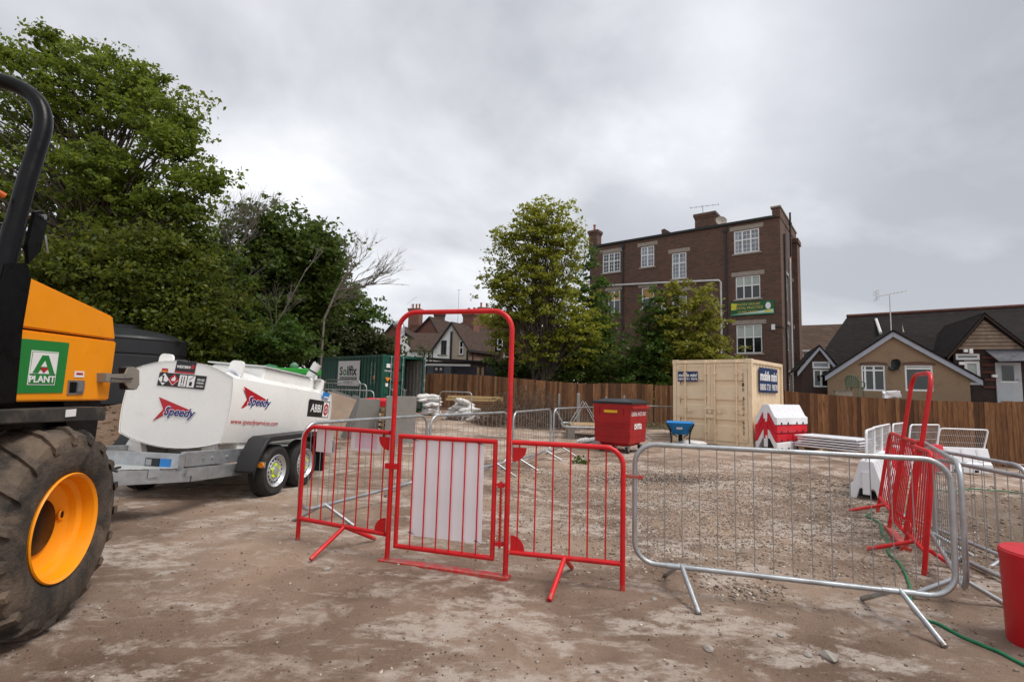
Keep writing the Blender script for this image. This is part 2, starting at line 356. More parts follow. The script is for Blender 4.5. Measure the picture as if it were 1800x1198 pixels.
right = t.math('MULTIPLY', t.ramp(sp.outputs[0], 4.4, 5.8), t.ramp(sp.outputs[1], 9.0, 7.2)); c = t.mix(t.math('MULTIPLY', right, .7), c, (.115,.077,.052))
far = t.ramp(sp.outputs[1], 30, 45); c = t.mix(far, c, (.10,.11,.06))
vor = t.n('ShaderNodeTexVoronoi'); vor.inputs['Scale'].default_value = 55; t.l(oc, vor.inputs[0])
gr = t.mix(t.ramp(vor.outputs['Color'] if False else t.noise(140, 2, .5), .3, .7), (.16,.125,.10), (.50,.44,.38))
c = t.mix(t.math('MULTIPLY', t.ramp(vor.outputs['Distance'], .34, .18), t.ramp(t.noise(.6, 4), .40, .56, .10, .55)), c, gr)
t.col(c)
t.rough(t.ramp(t.noise(.9, 5), .35, .65, .62, .92))
t.b.inputs['Specular IOR Level'].default_value = .3
t.bump(t.math('ADD', t.math('MULTIPLY', t.noise(22, 8, .7), 1.0), t.math('MULTIPLY', t.noise(120, 4, .7), .6)), .95, .03)
ground = mesh_np('ground', np.stack([GX, GY, GZ], -1).reshape(-1, 3), quads, t.m); shade(ground.data, 180); tag(ground, kind='structure')
def gr_z(x, y): return float(zg(x, y) + relief(np.array(x, float), np.array(y, float)))
# loose stones: what nobody could count, one object each
OCT = np.array([(1,0,0),(-1,0,0),(0,1,0),(0,-1,0),(0,0,1),(0,0,-1)], float)
OF = np.array([(0,2,4),(2,1,4),(1,3,4),(3,0,4),(2,0,5),(1,2,5),(3,1,5),(0,3,5)])
def stones(name, n, region, smin, smax, m, label, pw=2.5):
    pts = []
    while len(pts) < n:
        x, y = region(); pts.append((x, y))
    p = np.array(pts); s = smin + (smax-smin)*RNG.random(n)**pw
    # chunky 14-vertex stones: cube corners and face centres, jittered
    base = np.array([(a,b,c_) for a in (-1,1) for b in (-1,1) for c_ in (-1,1)], float)*.66
    V = (base[None] + RNG.normal(0, .2, (n, 8, 3)))*s[:,None,None]*np.array([1,.8,.6]); F_ = np.array([(0,1,3,2),(4,6,7,5),(0,4,5,1),(2,3,7,6),(0,2,6,4),(1,5,7,3)])
    a = RNG.random(n)*6.28; ca, sa = np.cos(a)[:,None], np.sin(a)[:,None]
    X = V[:,:,0]*ca - V[:,:,1]*sa; Y = V[:,:,0]*sa + V[:,:,1]*ca
    z = zg(p[:,0], p[:,1]) + relief(p[:,0], p[:,1])
    V = np.stack([X + p[:,0:1], Y + p[:,1:2], V[:,:,2] + (z + s*.22)[:,None]], -1)
    q = (F_[None] + (np.arange(n)*8)[:,None,None]).reshape(-1, 4)
    o = mesh_np(name, V.reshape(-1, 3), q, m); tag(o, label, None, None, 'stuff'); return o
t = MT('gravel_stone'); g_ = t.n('ShaderNodeNewGeometry'); r_ = t.n('ShaderNodeValToRGB'); t.l(g_.outputs['Random Per Island'], r_.inputs[0])
e_ = r_.color_ramp.elements; e_[0].color = (.14,.105,.08,1); e_[1].color = (.62,.54,.46,1); q_ = e_.new(.45); q_.color = (.24,.185,.145,1); q_ = e_.new(.75); q_.color = (.34,.28,.235,1)
t.col(r_.outputs[0]); t.rough(.9); t.bump(t.noise(90, 4), .4, .01); M_STONE = t.m
def reg_gravel():
    while True:
        x = RNG.uniform(-.3, 7.2); y = RNG.uniform(4.2, 12.5)
        w = vnoise(np.array(x*.8), np.array(y*.8), 21)
        e = math.exp(-((x-2.9-.18*(y-7))**2/5.5 + (y-7.4)**2/7.5))
        if RNG.random() < e*1.25*(.35+w): return x, y
def reg_all():
    y = 1.5 + 20*RNG.random()**1.7; x = RNG.uniform(-1.05, 1.1)*y
    return x, y
stones('gravel', 42000, reg_gravel, .003, .015, M_STONE, 'loose grey and brown gravel spread behind the barriers')
stones('scattered_stones', 4200, reg_all, .003, .016, M_STONE, 'small stones scattered over the brown site dirt', 4.5)
def reg_near():
    y = 1.5+6.5*RNG.random()**1.4; x = RNG.uniform(-1.05, 1.1)*y
    w = float(vnoise(np.array(x*1.3), np.array(y*1.3), 41)); return (x, y) if RNG.random() < w*1.3 else reg_near()
stones('dirt_crumbs', 9000, reg_near, .0018, .009, mat('crumb', (.125,.085,.06), .95, 0, .5, 30), 'crumbs of dry earth over the near ground', 3)
def reg_pile():
    c0 = G(1305, 1033); return c0.x+RNG.normal(0, .16), c0.y+RNG.normal(0, .10)
stones('stone_patch', 320, reg_pile, .004, .020, M_STONE, 'small patch of loose stones under the long silver barrier', 2)
def reg_pile2():
    c0 = G(1150, 840); return c0.x+RNG.normal(0, .9), c0.y+RNG.normal(0, .35)
stones('dark_grit', 2200, reg_pile2, .004, .018, mat('dark_grit', (.085,.072,.064), .95, 0, .4, 20), 'dark grit patch on the ground right of the red bin', 2)
def reg_heap():
    while True:
        x = RNG.uniform(-12.5, -6.3); y = RNG.uniform(8.6, 13.5)
        if abs(x/y) < 1.1: return x, y
stones('soil_clods', 2600, reg_heap, .008, .055, mat('clod', (.16,.10,.06), .95, 0, .4, 9, .4, 40), 'clods and rubble on the soil bank by the black tank', 3)
def reg_right():
    return RNG.uniform(4.2, 9.5), RNG.uniform(3.4, 9.5)
stones('turned_soil', 2600, reg_right, .006, .034, mat('clod2', (.215,.155,.112), .95, 0, .4, 9, .4, 40), 'turned soil and stones inside the right hand barriers', 3)
# a few rocks that can be told apart
M_ROCK = mat('rock', (.30,.27,.24), .9, 0, .3, 9, .5, 40)
for k, (px, py, s, lab) in enumerate(((1458,1150,.045,'pale rock lying on the dirt at the bottom right'), (1246,1139,.030,'dark flat stone in the dirt below the long silver barrier'), (1420,1146,.022,'small dark pebble left of the pale rock'),
        (575,1000,.028,'dark stone lying left of the gate base plate'), (1150,1052,.02,'small stone in front of the right red barrier end'), (1372,1112,.022,'grey stone on dirt below the long barrier'))):
    p = G(px, py); b = B(); bm = bmesh.new(); bmesh.ops.create_icosphere(bm, subdivisions=2, radius=1)
    for v in bm.verts:
        q = v.co; f = 1+.35*(random.random()-.5); v.co = Vector((q.x*1.25*f, q.y*f*.9, q.z*.62*f))*s
    me = bpy.data.meshes.new('rock'); bm.to_mesh(me); bm.free(); me.materials.append(M_ROCK); shade(me, 30)
    o = bpy.data.objects.new('rock', me); COL.objects.link(o); o.location = (p.x, p.y, gr_z(p.x, p.y)+s*.25); o.rotation_euler = (0,0,random.random()*6); tag(o, lab, 'rock', 'loose rocks')
# ================================================================== timber fences
t = MT('fence_timber'); oi = t.n('ShaderNodeObjectInfo')
mpf = t.n('ShaderNodeMapping'); mpf.inputs['Scale'].default_value = (9, 9, .8); t.l(oc_ := t.tc.outputs['Object'], mpf.inputs[0])
adv = t.n('ShaderNodeVectorMath', operation='ADD'); t.l(mpf.outputs[0], adv.inputs[0])
cmb = t.n('ShaderNodeCombineXYZ'); t.l(t.math('MULTIPLY', oi.outputs['Random'], 60), cmb.inputs[0]); t.l(t.math('MULTIPLY', oi.outputs['Random'], 37), cmb.inputs[2]); t.l(cmb.outputs[0], adv.inputs[1])
gn = t.noise(3, 6, .6, adv.outputs[0], .6)
rr = t.n('ShaderNodeValToRGB'); t.l(oi.outputs['Random'], rr.inputs[0]); ee = rr.color_ramp.elements
ee[0].color = (.095,.041,.016,1); ee[1].color = (.37,.180,.078,1); q = ee.new(.5); q.color = (.26,.118,.048,1)
c = t.mix(t.ramp(gn, .35, .7, 0, .75), rr.outputs[0], (.045,.019,.010)); c = t.mix(t.ramp(t.noise(1.3, 4, .6, adv.outputs[0]), .62, .75, 0, .5), c, (.19,.10,.055))
vk = t.n('ShaderNodeTexVoronoi'); vk.inputs['Scale'].default_value = .55; t.l(adv.outputs[0], vk.inputs[0]); c = t.mix(t.ramp(vk.outputs['Distance'], .10, .05, 0, .8), c, (.022,.010,.006))
t.col(c); t.rough(.85); t.bump(gn, .35, .006); M_FENCE = t.m
def fence(A, Bp, label, pitch=.117, hgt=1.76):
    A = Vector(A); Bp = Vector(Bp); d = (Bp-A); d.z = 0; Ln = d.length; d.normalize(); ang = math.atan2(d.y, d.x)
    root = thing('timber_fence', (A.x, A.y, gz(A)), label, 'fence', ang)
    vs = []
    for k in range(5):                   # feather-edge boards: thick edge laps the thin one
        h = hgt + random.uniform(-.006, .006); b = B(); w = .132
        b.add([(0,0,0),(w,0,0),(w,-.008,0),(0,-.030,0),(0,0,h),(w,0,h),(w,-.008,h),(0,-.030,h)], [(0,1,2,3),(7,6,5,4),(0,4,5,1),(1,5,6,2),(2,6,7,3),(3,7,4,0)]); vs.append(b.mesh('board'))
    for me in vs: me.materials.append(M_FENCE)
    n = int(Ln/pitch)
    for i in range(n):
        o = bpy.data.objects.new('board', random.choice(vs)); COL.objects.link(o); o.parent = root
        x = i*pitch; p = A + d*x; panel = int(x/1.83)
        dz = gz(p)-gz(A) + .10 + .022*((panel*7919) % 5 - 2)/2 + random.uniform(-.004,.004)
        o.location = (x, -.001*(i % 2), dz); o.rotation_euler = (random.uniform(-.004,.004), 0, random.uniform(-.006,.006))
    for k in range(int(Ln/1.83)+1):
        x0 = k*1.83; x1 = min(Ln, x0+1.80); p = A+d*((x0+x1)/2); z = gz(p)-gz(A)
        B().bb(x0, x1, -.03, .0, z-.06, z+.095).build('gravel_board', M_FENCE, root)
        B().bb(x0-.05, x0+.05, .012, .11, z-.1, z+1.80).build('post', M_FENCE, root)
        for hz_ in (.4, 1.5): B().bb(x0+.06, x1, .012, .05, z+hz_, z+hz_+.08).build('rail', M_FENCE, root)
    return root
FC = G(1152, 750, 0.0)
FR = G(1800, 823, -.34); fd = (FR-FC); fd.z = 0; FR2 = FR + fd.normalized()*2.2
FL = P(700, 700, 27.5); FL.z = 0
fence((FL.x, FL.y, 0), (FC.x, FC.y, 0), 'brown close boarded timber fence along the back below the garages')
fence((FC.x, FC.y, 0), (FR2.x, FR2.y, 0), 'brown close boarded timber fence on the right in front of the bungalow')
# ================================================================== buildings
class Face:
    """a plane of a thing: world frame for reading positions off, local frame for building"""
    def __init__(s, Mroot, Mlocal): s.l = Mlocal; s.w = Mroot @ Mlocal; s.i = s.w.inverted(); s.p = s.w.translation; s.n = s.w.to_3x3() @ Vector((0,0,1))
    def uv(s, px, py): q = s.i @ onplane(px, py, s.p, s.n); return q.x, q.y
    def rect(s, x0, x1, yt, yb):
        xm = (x0+x1)/2; u0 = s.uv(x0, (yt+yb)/2)[0]; u1 = s.uv(x1, (yt+yb)/2)[0]; return u0, u1, s.uv(xm, yb)[1], s.uv(xm, yt)[1]
def rootM(o): return Matrix.Translation(o.location) @ o.rotation_euler.to_matrix().to_4x4()
def wall(M, outline_top, W, z0, openings, m, parent, name='wall', depth=.14):
    """wall in frame M from u=0..W; outline_top(u) gives its height; rectangular openings have reveals"""
    us = sorted(set([0, W] + [u for o in openings for u in o[:2]] + [W*i/24 for i in range(25)])); b = B()
    for a, c in zip(us[:-1], us[1:]):
        if c-a < 1e-5: continue
        mid = (a+c)/2; cuts = sorted([(o[2], o[3]) for o in openings if o[0] <= mid <= o[1]]); z = z0
        ta, tc_ = outline_top(a), outline_top(c)
        for lo, hi in cuts:
            if lo > z: b.quad(M @ Vector((a,z,0)), M @ Vector((c,z,0)), M @ Vector((c,lo,0)), M @ Vector((a,lo,0)))
            z = hi
        b.quad(M @ Vector((a,z,0)), M @ Vector((c,z,0)), M @ Vector((c,tc_,0)), M @ Vector((a,ta,0)))
    for u0, u1, v0, v1 in [o[:4] for o in openings]:
        for (p, q) in (((u0,v0),(u1,v0)),((u1,v0),(u1,v1)),((u1,v1),(u0,v1)),((u0,v1),(u0,v0))):
            b.quad(M @ Vector((*p,0)), M @ Vector((*q,0)), M @ Vector((*q,-depth)), M @ Vector((*p,-depth)))
    return b.build(name, m, parent)
def window(M, r, parent, cols=(1,1,1), rows=(.38,.62), bars=None, glass=None, fm=None, fw=.055, back=.07, blind=None, lit=None, name='window'):
    """frame with lights of the given column/row shares; bars=(nx,ny) glazing bars in each light"""
    u0, u1, v0, v1 = r; fm = fm or M_UPVC; glass = glass or M_GLASS; Mb = M @ Matrix.Translation((0,0,-back)); b = B()
    def bx(x0,x1,y0,y1,z0=-.03,z1=.03): b.add([Mb @ Vector((x,y,z)) for x in (x0,x1) for y in (y0,y1) for z in (z0,z1)], [(0,1,3,2),(4,6,7,5),(0,4,5,1),(2,3,7,6),(0,2,6,4),(1,5,7,3)])
    bx(u0,u1,v0,v0+fw); bx(u0,u1,v1-fw,v1); bx(u0,u0+fw,v0+fw,v1-fw); bx(u1-fw,u1,v0+fw,v1-fw)
    sc = sum(cols); sr = sum(rows); x = u0; lights = []
    xs = [u0]; 
    for c_ in cols: xs.append(xs[-1]+(u1-u0)*c_/sc)
    ys = [v1]
    for r_ in rows: ys.append(ys[-1]-(v1-v0)*r_/sr)
    for q in xs[1:-1]: bx(q-fw*.55, q+fw*.55, v0+fw, v1-fw, -.028, .034)
    for q in ys[1:-1]: bx(u0+fw, u1-fw, q-fw*.5, q+fw*.5, -.026, .037)
    if bars:
        for a, c_ in zip(xs[:-1], xs[1:]):
            for t_, bo in zip(ys[:-1], ys[1:]):
                nb = bars if isinstance(bars[0], int) else bars[ys.index(t_)]
                for k in range(1, nb[0]): q = a+(c_-a)*k/nb[0]; bx(q-.011,q+.011,bo+.02,t_-.02,-.012,.012)
                for k in range(1, nb[1]): q = bo+(t_-bo)*k/nb[1]; bx(a+.02,c_-.02,q-.011,q+.011,-.010,.010)
    fo = b.build(name, fm, parent)
    for i, (a, c_) in enumerate(zip(xs[:-1], xs[1:])):
        for j, (t_, bo) in enumerate(zip(ys[:-1], ys[1:])):
            g = glass
            if blind and (i, j) in blind: g = blind[(i, j)]
            B().quad(*[Mb @ Vector((p, q, -.018)) for p, q in ((a+.01,bo+.01),(c_-.01,bo+.01),(c_-.01,t_-.01),(a+.01,t_-.01))]).build('pane', g, fo)
    return fo
def bxl(M, x0, x1, y0, y1, z0, z1): return B(M).bb(x0, x1, y0, y1, z0, z1)
Z = Vector((0,0,1))
M_BRK = brickmat('dark_red_brick', (.130,.058,.038), (.042,.025,.021), (.105,.082,.066), .30, .10, .016, st=.35)
M_BRKR = brickmat('red_brick', (.22,.075,.045), (.15,.055,.038), (.16,.13,.11), st=.3)
M_LEAD = mat('dark_trim', (.018,.018,.018), .6)
M_PIPEB = mat('black_downpipe', (.022,.022,.025), .5)
M_PIPEW = mat('pale_pipe', (.55,.55,.54), .5, 0, .1)
M_TILE = tilemat('brown_roof_tile', (.105,.070,.056), (.070,.050,.043), moss=(.10,.095,.07))
M_TILED = tilemat('dark_slate_tile', (.022,.017,.016), (.014,.012,.012), .25, .14, moss=(.05,.045,.04))
M_TILEP = tilemat('pantile', (.115,.075,.055), (.075,.050,.040), .22, .26)
M_POT = mat('clay_pot', (.28,.09,.05), .8, 0, .2)
# ---- three storey brick building with the dental sign
R_ = P(1378, 690, 30); L_ = P(1034, 690, 38); R_.z = L_.z = 0
rv = (R_-L_).normalized(); rz_ = math.atan2(rv.y, rv.x); Wd = (R_-L_).length
bld = thing('brick_building', (L_.x, L_.y, 0), 'tall dark brick three storey building with white windows and flat roof', 'building', rz_)
MR = rootM(bld); FM = frame((0,0,0), (1,0,0), Z); F1 = Face(MR, FM)
top_r = F1.uv(1366, 380)[1]; top_l = F1.uv(1045, 437)[1]; HT = (top_r+top_l)/2
wins = [  # x0,x1,ytop,ybottom, cols, rows, bars
 (1059.3,1090.3,444.4,478.6,(1,.8,1),(.42,.58),((2,2),(2,3)),None), (1126.3,1149.9,432.7,469,(1,1),(.42,.58),((2,2),(2,3)),M_GLASSP), (1180.9,1206.6,444.2,489.5,(1,1),(.4,.6),((2,2),(2,4)),M_GLASSP),
 (1290,1334.6,403.5,444.2,(1,1,1),(.42,.58),((2,2),(2,3)),M_GLASSP), (1293.2,1336.4,484.9,524.8,(1,1,1),(.42,.58),None,M_GLASSD), (1294.5,1339.6,570.5,620.6,(1,1,1),(.44,.56),None,M_GLASSD),
 (1069,1090,511,548.6,(1,1),(.45,.55),None,None), (1128,1149.6,505.5,541.5,(1,),(.5,.5),None,None), (1181.7,1207,512,556,(1,1),(.4,.6),None,M_GLASSP)]
M_CEIL = mat('blind', (.42,.47,.44), .6, 0, .15, 1.0); M_LIT = mat('lit_room_pane', (.42,.25,.09), .5, 0, .3, 1.0)
rects = [F1.rect(*w[:4]) for w in wins]
wall(FM, lambda u: HT, Wd, 0, rects, M_BRK, bld)
for i, (w, r) in enumerate(zip(wins, rects)):
    bl = None
    if i in (4, 5): bl = {(k, 0): M_CEIL for k in range(3)}
    if i in (6, 7): bl = {(k, 0): M_LIT for k in range(2)}  # warm pane colour stands in for the lit ceiling behind the glass
    o = window(FM, r, bld, w[4], w[5], w[6], w[7], fw=.075 if i in (0,1,2,3) else .06, blind=bl)
    B().bb(r[0]-.12, r[1]+.12, -.06, .10, r[2]-.10, r[2]-.003).build('sill', M_LINT, bld)
    B().bb(r[0]-.25, r[1]+.25, -.012, .10, r[3]+.03, r[3]+.30).build('lintel', M_LINT, bld)
B().add([(0,0,0),(0,8,0),(0,8,HT),(0,0,HT)], [(0,1,2,3)]).build('wall', M_BRK, bld)                     # left flank
SD = 6.3
sw = frame((Wd,0,0), (0,1,0), Z); F2 = Face(MR, sw)
sr = [(1.5,2.4,1.2,2.9),(1.5,2.4,4.4,6.0),(1.5,2.4,7.6,9.2),(3.9,4.8,4.4,6.0),(3.9,4.8,7.6,9.2)]
wall(sw, lambda u: HT+.25, SD, 0, sr, M_BRK, bld)
for r in sr: window(sw, r, bld, (1,1), (.4,.6), None, M_GLASSD); bxl(Matrix(), Wd-.1, Wd+.05, r[0]-.2, r[1]+.2, r[3]+.03, r[3]+.25).build('lintel', M_LINT, bld)
B().add([(0,8,0),(Wd,SD,0),(Wd,SD,HT),(0,8,HT)], [(0,1,2,3)]).build('wall', M_BRK, bld)
B().add([(-.1,-.12,HT+.002),(Wd+.02,-.12,HT+.002),(Wd+.02,SD,HT+.002),(-.1,8,HT+.002),(-.1,-.12,HT+.16),(Wd-.5,-.12,HT+.16),(Wd-.5,SD,HT+.16),(-.1,8,HT+.16)], [(0,1,5,4),(4,5,6,7),(0,4,7,3),(1,2,6,5),(2,3,7,6)]).build('roof', M_LEAD, bld)
B().bb(Wd-.42, Wd+.03, -.05, SD, HT+.003, HT+.62).build('parapet', M_BRK, bld); B().bb(Wd-.5, Wd+.08, -.12, SD+.05, HT+.623, HT+.72).build('coping', M_LINT, bld)
def chimney(parent, x0, x1, y0, y1, z0, z1, m, pots=(), cap=True, pr=.11):
    c_ = B().bb(x0, x1, y0, y1, z0, z1).build('chimney', m, parent)
    if cap: B().bb(x0-.09, x1+.09, y0-.09, y1+.09, z1+.002, z1+.20).bb(x0-.04, x1+.04, y0-.04, y1+.04, z1-.14, z1-.002).build('chimney_cap', m, c_)
    for q in pots: B().lathe([(pr*.9,0),(pr,.05),(pr*.8,.08),(pr*.75,.45),(pr*.95,.47),(pr*.95,.54),(pr*.5,.54)], Matrix.Translation((q, (y0+y1)/2, z1+.202)), 12).build('chimney_pot', M_POT, c_, True)
    return c_
u0 = F1.uv(1219, 390)[0]; u1 = F1.uv(1254, 390)[0]; chimney(bld, u0, u1, .3, 1.3, HT, F1.uv(1236,377)[1], M_BRK, cap=True)
ua = F1.uv(1036, 420)[0]; chimney(bld, ua-.1, ua+.62, .1, .8, HT-.3, F1.uv(1045,408)[1], M_BRK, (ua+.2,))
uq = F1.uv(1163, 408)[0]; B().add([(uq,.0,HT+.16),(uq+.7,.0,HT+.16),(uq+.2,.0,HT+.55),(uq-.02,.0,HT+.5),(uq,.4,HT+.16),(uq+.7,.4,HT+.16),(uq+.2,.4,HT+.55),(uq-.02,.4,HT+.5)], [(0,1,2,3),(7,6,5,4),(0,4,5,1),(1,5,6,2),(2,6,7,3),(3,7,4,0)]).build('ridge_end', M_BRK, bld)
B().bb(Wd+.003, Wd+.32, 4.4, 5.6, 0, HT-.55).bb(Wd+.003, Wd+.40, 4.3, 5.7, HT-.55, HT-.25).build('chimney_breast', M_BRK, bld)
B().cyl((Wd+.25,2.2,HT-2), (Wd+.25,2.2,HT+.9), .06).cyl((Wd+.25,2.2,HT+.1),(Wd+.25,2.2,HT+.22),.1).build('vent_pipe', M_PIPEB, bld, True)
def pipe(pts, r, m, parent, name='downpipe', n=8): return B().tube(pts, r, n).build(name, m, parent, True)
for xp in (1276.5, 1095.7):
    u = F1.uv(xp, 450)[0]; pipe([(u,-.08,0),(u,-.08,HT-.15)], .055, M_PIPEB, bld); B().bb(u-.09,u+.09,-.16,-.01,HT-.45,HT-.12).build('hopper', M_PIPEB, bld)
ur = F1.uv(1268.5, 560)[0]; vz = F1.uv(1165, 497)[1]; ul = F1.uv(1060, 497)[0]
pipe([(ul,-.09,vz+.25),((ul+ur)/2,-.09,vz+.02),(ur-.12,-.09,vz-.25),(ur,-.09,vz-.40),(ur,-.09,0)], .07, M_PIPEW, bld, 'waste_pipe')
for y in (1.0, 2.9, 3.4): pipe([(Wd+.08,y,0),(Wd+.08,y,HT-.2-.6*y)], .06, M_PIPEB if y != 2.9 else M_PIPEW, bld)
pipe([(Wd+.08,1.0,5.2),(Wd+.1,.4,5.6),(Wd-.05,-.06,5.7),(Wd-.5,-.05,5.72)], .03, M_PIPEB, bld, 'cable')
for x0, x1, yt, yb in ((1154,1172,533,547),(1036,1051,614,628)):
    r = F1.rect(x0, x1, yt, yb); o = B().bbev(r[0], r[1], -.42, -.05, r[2], r[3], .03).build('air_conditioner', M_UPVC, bld)
    B().lathe([(0,0),(.21,0),(.21,.012),(0,.012)], frame(((r[0]+r[1])/2-.1,-.425,(r[2]+r[3])/2),(1,0,0),Z), 20).build('fan_grille', M_BLACK, o)
r = F1.rect(1356.5, 1362.7, 570, 579.5); B().bb(r[0], r[1], -.12, -.004, r[2], r[3]).build('alarm_box', M_UPVC, bld)
# sign board
SG = frame((0,-.04,0), (1,0,0), Z); u0 = F1.uv(1284.7,544)[0]; u1 = F1.uv(1361.5,538)[0]; v0 = F1.uv(1323,553)[1]; v1 = F1.uv(1323,529.5)[1]
M_SG = mat('sign_green', (.012,.10,.035), .5, 0, .2, 1.5); M_SY = mat('sign_gold', (.55,.42,.10), .5, 0, .05); M_SYB = mat('sign_yellow', (.62,.60,.03), .5, 0, .1)
sg = plate('sign_board', SG, u0, u1, v0, v1, M_SG, bld, .04)
w_, h_ = u1-u0, v1-v0; S3 = SG @ Matrix.Translation((0,0,.042))
poly('sign_border', S3, [(u0,v0),(u1,v0),(u1,v0+.06),(u0,v0+.06)], mat('sign_rim', (.05,.30,.16), .5), sg)
poly('sign_flash', S3, [(u0+.05,v0+h_*.42),(u0+w_*.13,v0+h_*.42),(u0+w_*.16,v1-.1),(u0+.05,v1-.06)], M_SYB, sg)
poly('sign_snow', S3, [(u0+.05,v0+.07),(u1-.05,v0+.07),(u1-.05,v0+.28),(u0+w_*.6,v0+.20),(u0+w_*.3,v0+.12)], mat('sign_pale', (.55,.66,.60), .6), sg)
text('sign_lettering', 'PRIORY HOUSE', S3, u0+w_*.41, v0+h_*.80, w_*.55, h_*.17, M_SY, sg, .012, dz=.004)
text('sign_lettering', 'DENTAL PRACTICE', S3, u0+w_*.41, v0+h_*.53, w_*.68, h_*.19, M_SY, sg, .012, dz=.004)
text('sign_lettering', '01883 742201', S3, u0+w_*.41, v0+h_*.24, w_*.45, h_*.14, M_SY, sg, .01, dz=.006)
poly('sign_emblem', S3, [(u0+w_*.865+.15*math.cos(a), v0+h_*.60+.22*math.sin(a)) for a in np.linspace(0, 6.28, 14)[:-1]], M_UPVC, sg, .002, .004)
poly('sign_emblem', S3, [(u0+w_*.78,v0+h_*.15),(u0+w_*.95,v0+h_*.15),(u0+w_*.93,v0+h_*.28),(u0+w_*.80,v0+h_*.28)], M_SYB, sg, .002, .006)
def aerial(p, h, boom, nel, label, rz=0.0, m=None, big=False, tilt=0.0, el=.42):
    m = m or M_STEEL; o = thing('tv_aerial', p, label, 'aerial', rz); B().cyl((0,0,0),(0,0,h),.022,8).build('mast', m, o)
    bm_ = B(); bm_.cyl((-boom*.45,0,h-.06),(boom*.55,0,h-.06+tilt),.014,6)
    for k in range(nel): x = -boom*.42+boom*.95*k/max(1,nel-1); z = h-.06+tilt*(k/max(1,nel-1)); bm_.cyl((x,-el*(.7 if k else 1),z),(x,el*(.7 if k else 1),z),.009,5)
    if big:
        for zz in (-.16,-.08,.08,.16,.24): bm_.cyl((-boom*.45,-.3,h-.06+zz),(-boom*.45,.3,h-.06+zz),.008,5)
        bm_.cyl((-boom*.45,0,h-.25),(-boom*.45,0,h+.2),.01,5)
    bm_.build('elements', m, o); return o
def dish(p, r, label, rz, m=None):
    o = thing('satellite_dish', p, label, 'satellite dish', rz)
    B().lathe([(.001,0),(r*.5,.02),(r*.85,.06),(r,.1),(r,.11),(r*.5,.035),(.001,.015)], Matrix.Rotation(math.radians(70),4,'X'), 20).build('reflector', m or M_LINT, o, True)
    B().tube([(0,.02,-r*.9),(0,-.3,-r*.3),(0,-.36,0)], .012, 6).bb(-.03,.03,-.4,-.33,-.03,.04).build('arm', M_STEEL, o); B().cyl((0,.25,-.2),(0,.02,0),.025,8).build('bracket', M_STEEL, o); return o
q = MR @ Vector((F1.uv(1224,380)[0]+.2, .8, F1.uv(1236,377)[1]+.18)); aerial(q, .75, 1.9, 6, 'tv aerial on the brick building main chimney', rz_+.2, el=.3)
q = MR @ Vector((F1.uv(1263,390)[0], .6, HT+.55)); dish(q, .36, 'pale satellite dish on the flat roof of the brick building', rz_+.5)
B().bb(-.3,.0,0,0.01,0,0.01)
# ---- bungalow on the right
TZ = 1.72
BL = P(1455, 690, 22); BR = P(1706, 690, 20); BL.z = BR.z = 0
bv = (BR-BL).normalized(); bz = math.atan2(bv.y, bv.x); bw = (BR-BL).length
bun = thing('bungalow', (BL.x, BL.y, 0), 'brown roughcast gabled bungalow with dark tiled roof behind the right fence', 'house', bz)
MB_ = rootM(bun); BF = frame((0,0,0), (1,0,0), Z); FB = Face(MB_, BF)
ax_, az_ = FB.uv(1568, 588); el_ = FB.uv(1457, 662)[1]; er_ = FB.uv(1705, 662)[1]
M_RC = mat('brown_roughcast', (.275,.188,.118), .95, 0, .18, 30, .6, 120, dirt=(.12,.08,.05), dirt_amt=.2)
r1 = FB.rect(1514.5,1556.5,641.5,686.5); r2 = FB.rect(1591,1641,641.5,687)
def gtop(u): return el_+(az_-el_)*u/ax_ if u < ax_ else az_+(er_-az_)*(u-ax_)/(bw-ax_)
wall(BF, lambda u: gtop(u)-.02, bw, 0, [r1, r2], M_RC, bun)
window(BF, r1, bun, (.35,.8,1), (.2,.8), None, M_GLASSD, fw=.06); window(BF, r2, bun, (1,), (.13,.87), None, M_GLASSD, fw=.07)
for r in (r1, r2): B().add([(r[0]-.1,-.02,r[3]+.003),(r[1]+.1,-.02,r[3]+.003),(r[1]+.05,-.02,r[3]+.10),((r[0]+r[1])/2,-.02,r[3]+.16),(r[0]-.05,-.02,r[3]+.10)], [(0,1,2,3,4)]).build('arch_lintel', M_BRK, bun)
M_BARGE = mat('grey_bargeboard', (.34,.36,.42), .6, 0, .08)
def barge(a, b, drop, m, parent, y=-.16, th=.05):
    (xa,za),(xb,zb) = a, b; B().add([(xa,y,za),(xb,y,zb),(xb,y,zb-drop),(xa,y,za-drop),(xa,y+th,za),(xb,y+th,zb),(xb,y+th,zb-drop),(xa,y+th,za-drop)], [(0,1,2,3),(7,6,5,4),(0,4,5,1),(1,5,6,2),(2,6,7,3),(3,7,4,0)]).build('bargeboard', m, parent)
sl = (az_-el_)/ax_; sr_ = (az_-er_)/(bw-ax_)
barge((-.10, el_-.10*sl+.16), (ax_-.003, az_+.16), .26, M_BARGE, bun); barge((ax_+.003, az_+.16), (bw+.35, er_-.35*sr_+.16), .26, M_BARGE, bun)
def slab(pts, th, m, name, parent):
    n = len(pts); a = [Vector(p) for p in pts]; nn = (a[1]-a[0]).cross(a[2]-a[0]).normalized(); nn = nn if nn.z > 0 else -nn
    return B().add(a+[p-nn*th for p in a], [tuple(range(n)), tuple(range(2*n-1,n-1,-1))]+[(i,(i+1)%n,(i+1)%n+n,i+n) for i in range(n)]).build(name, m, parent)
D2 = 5.0
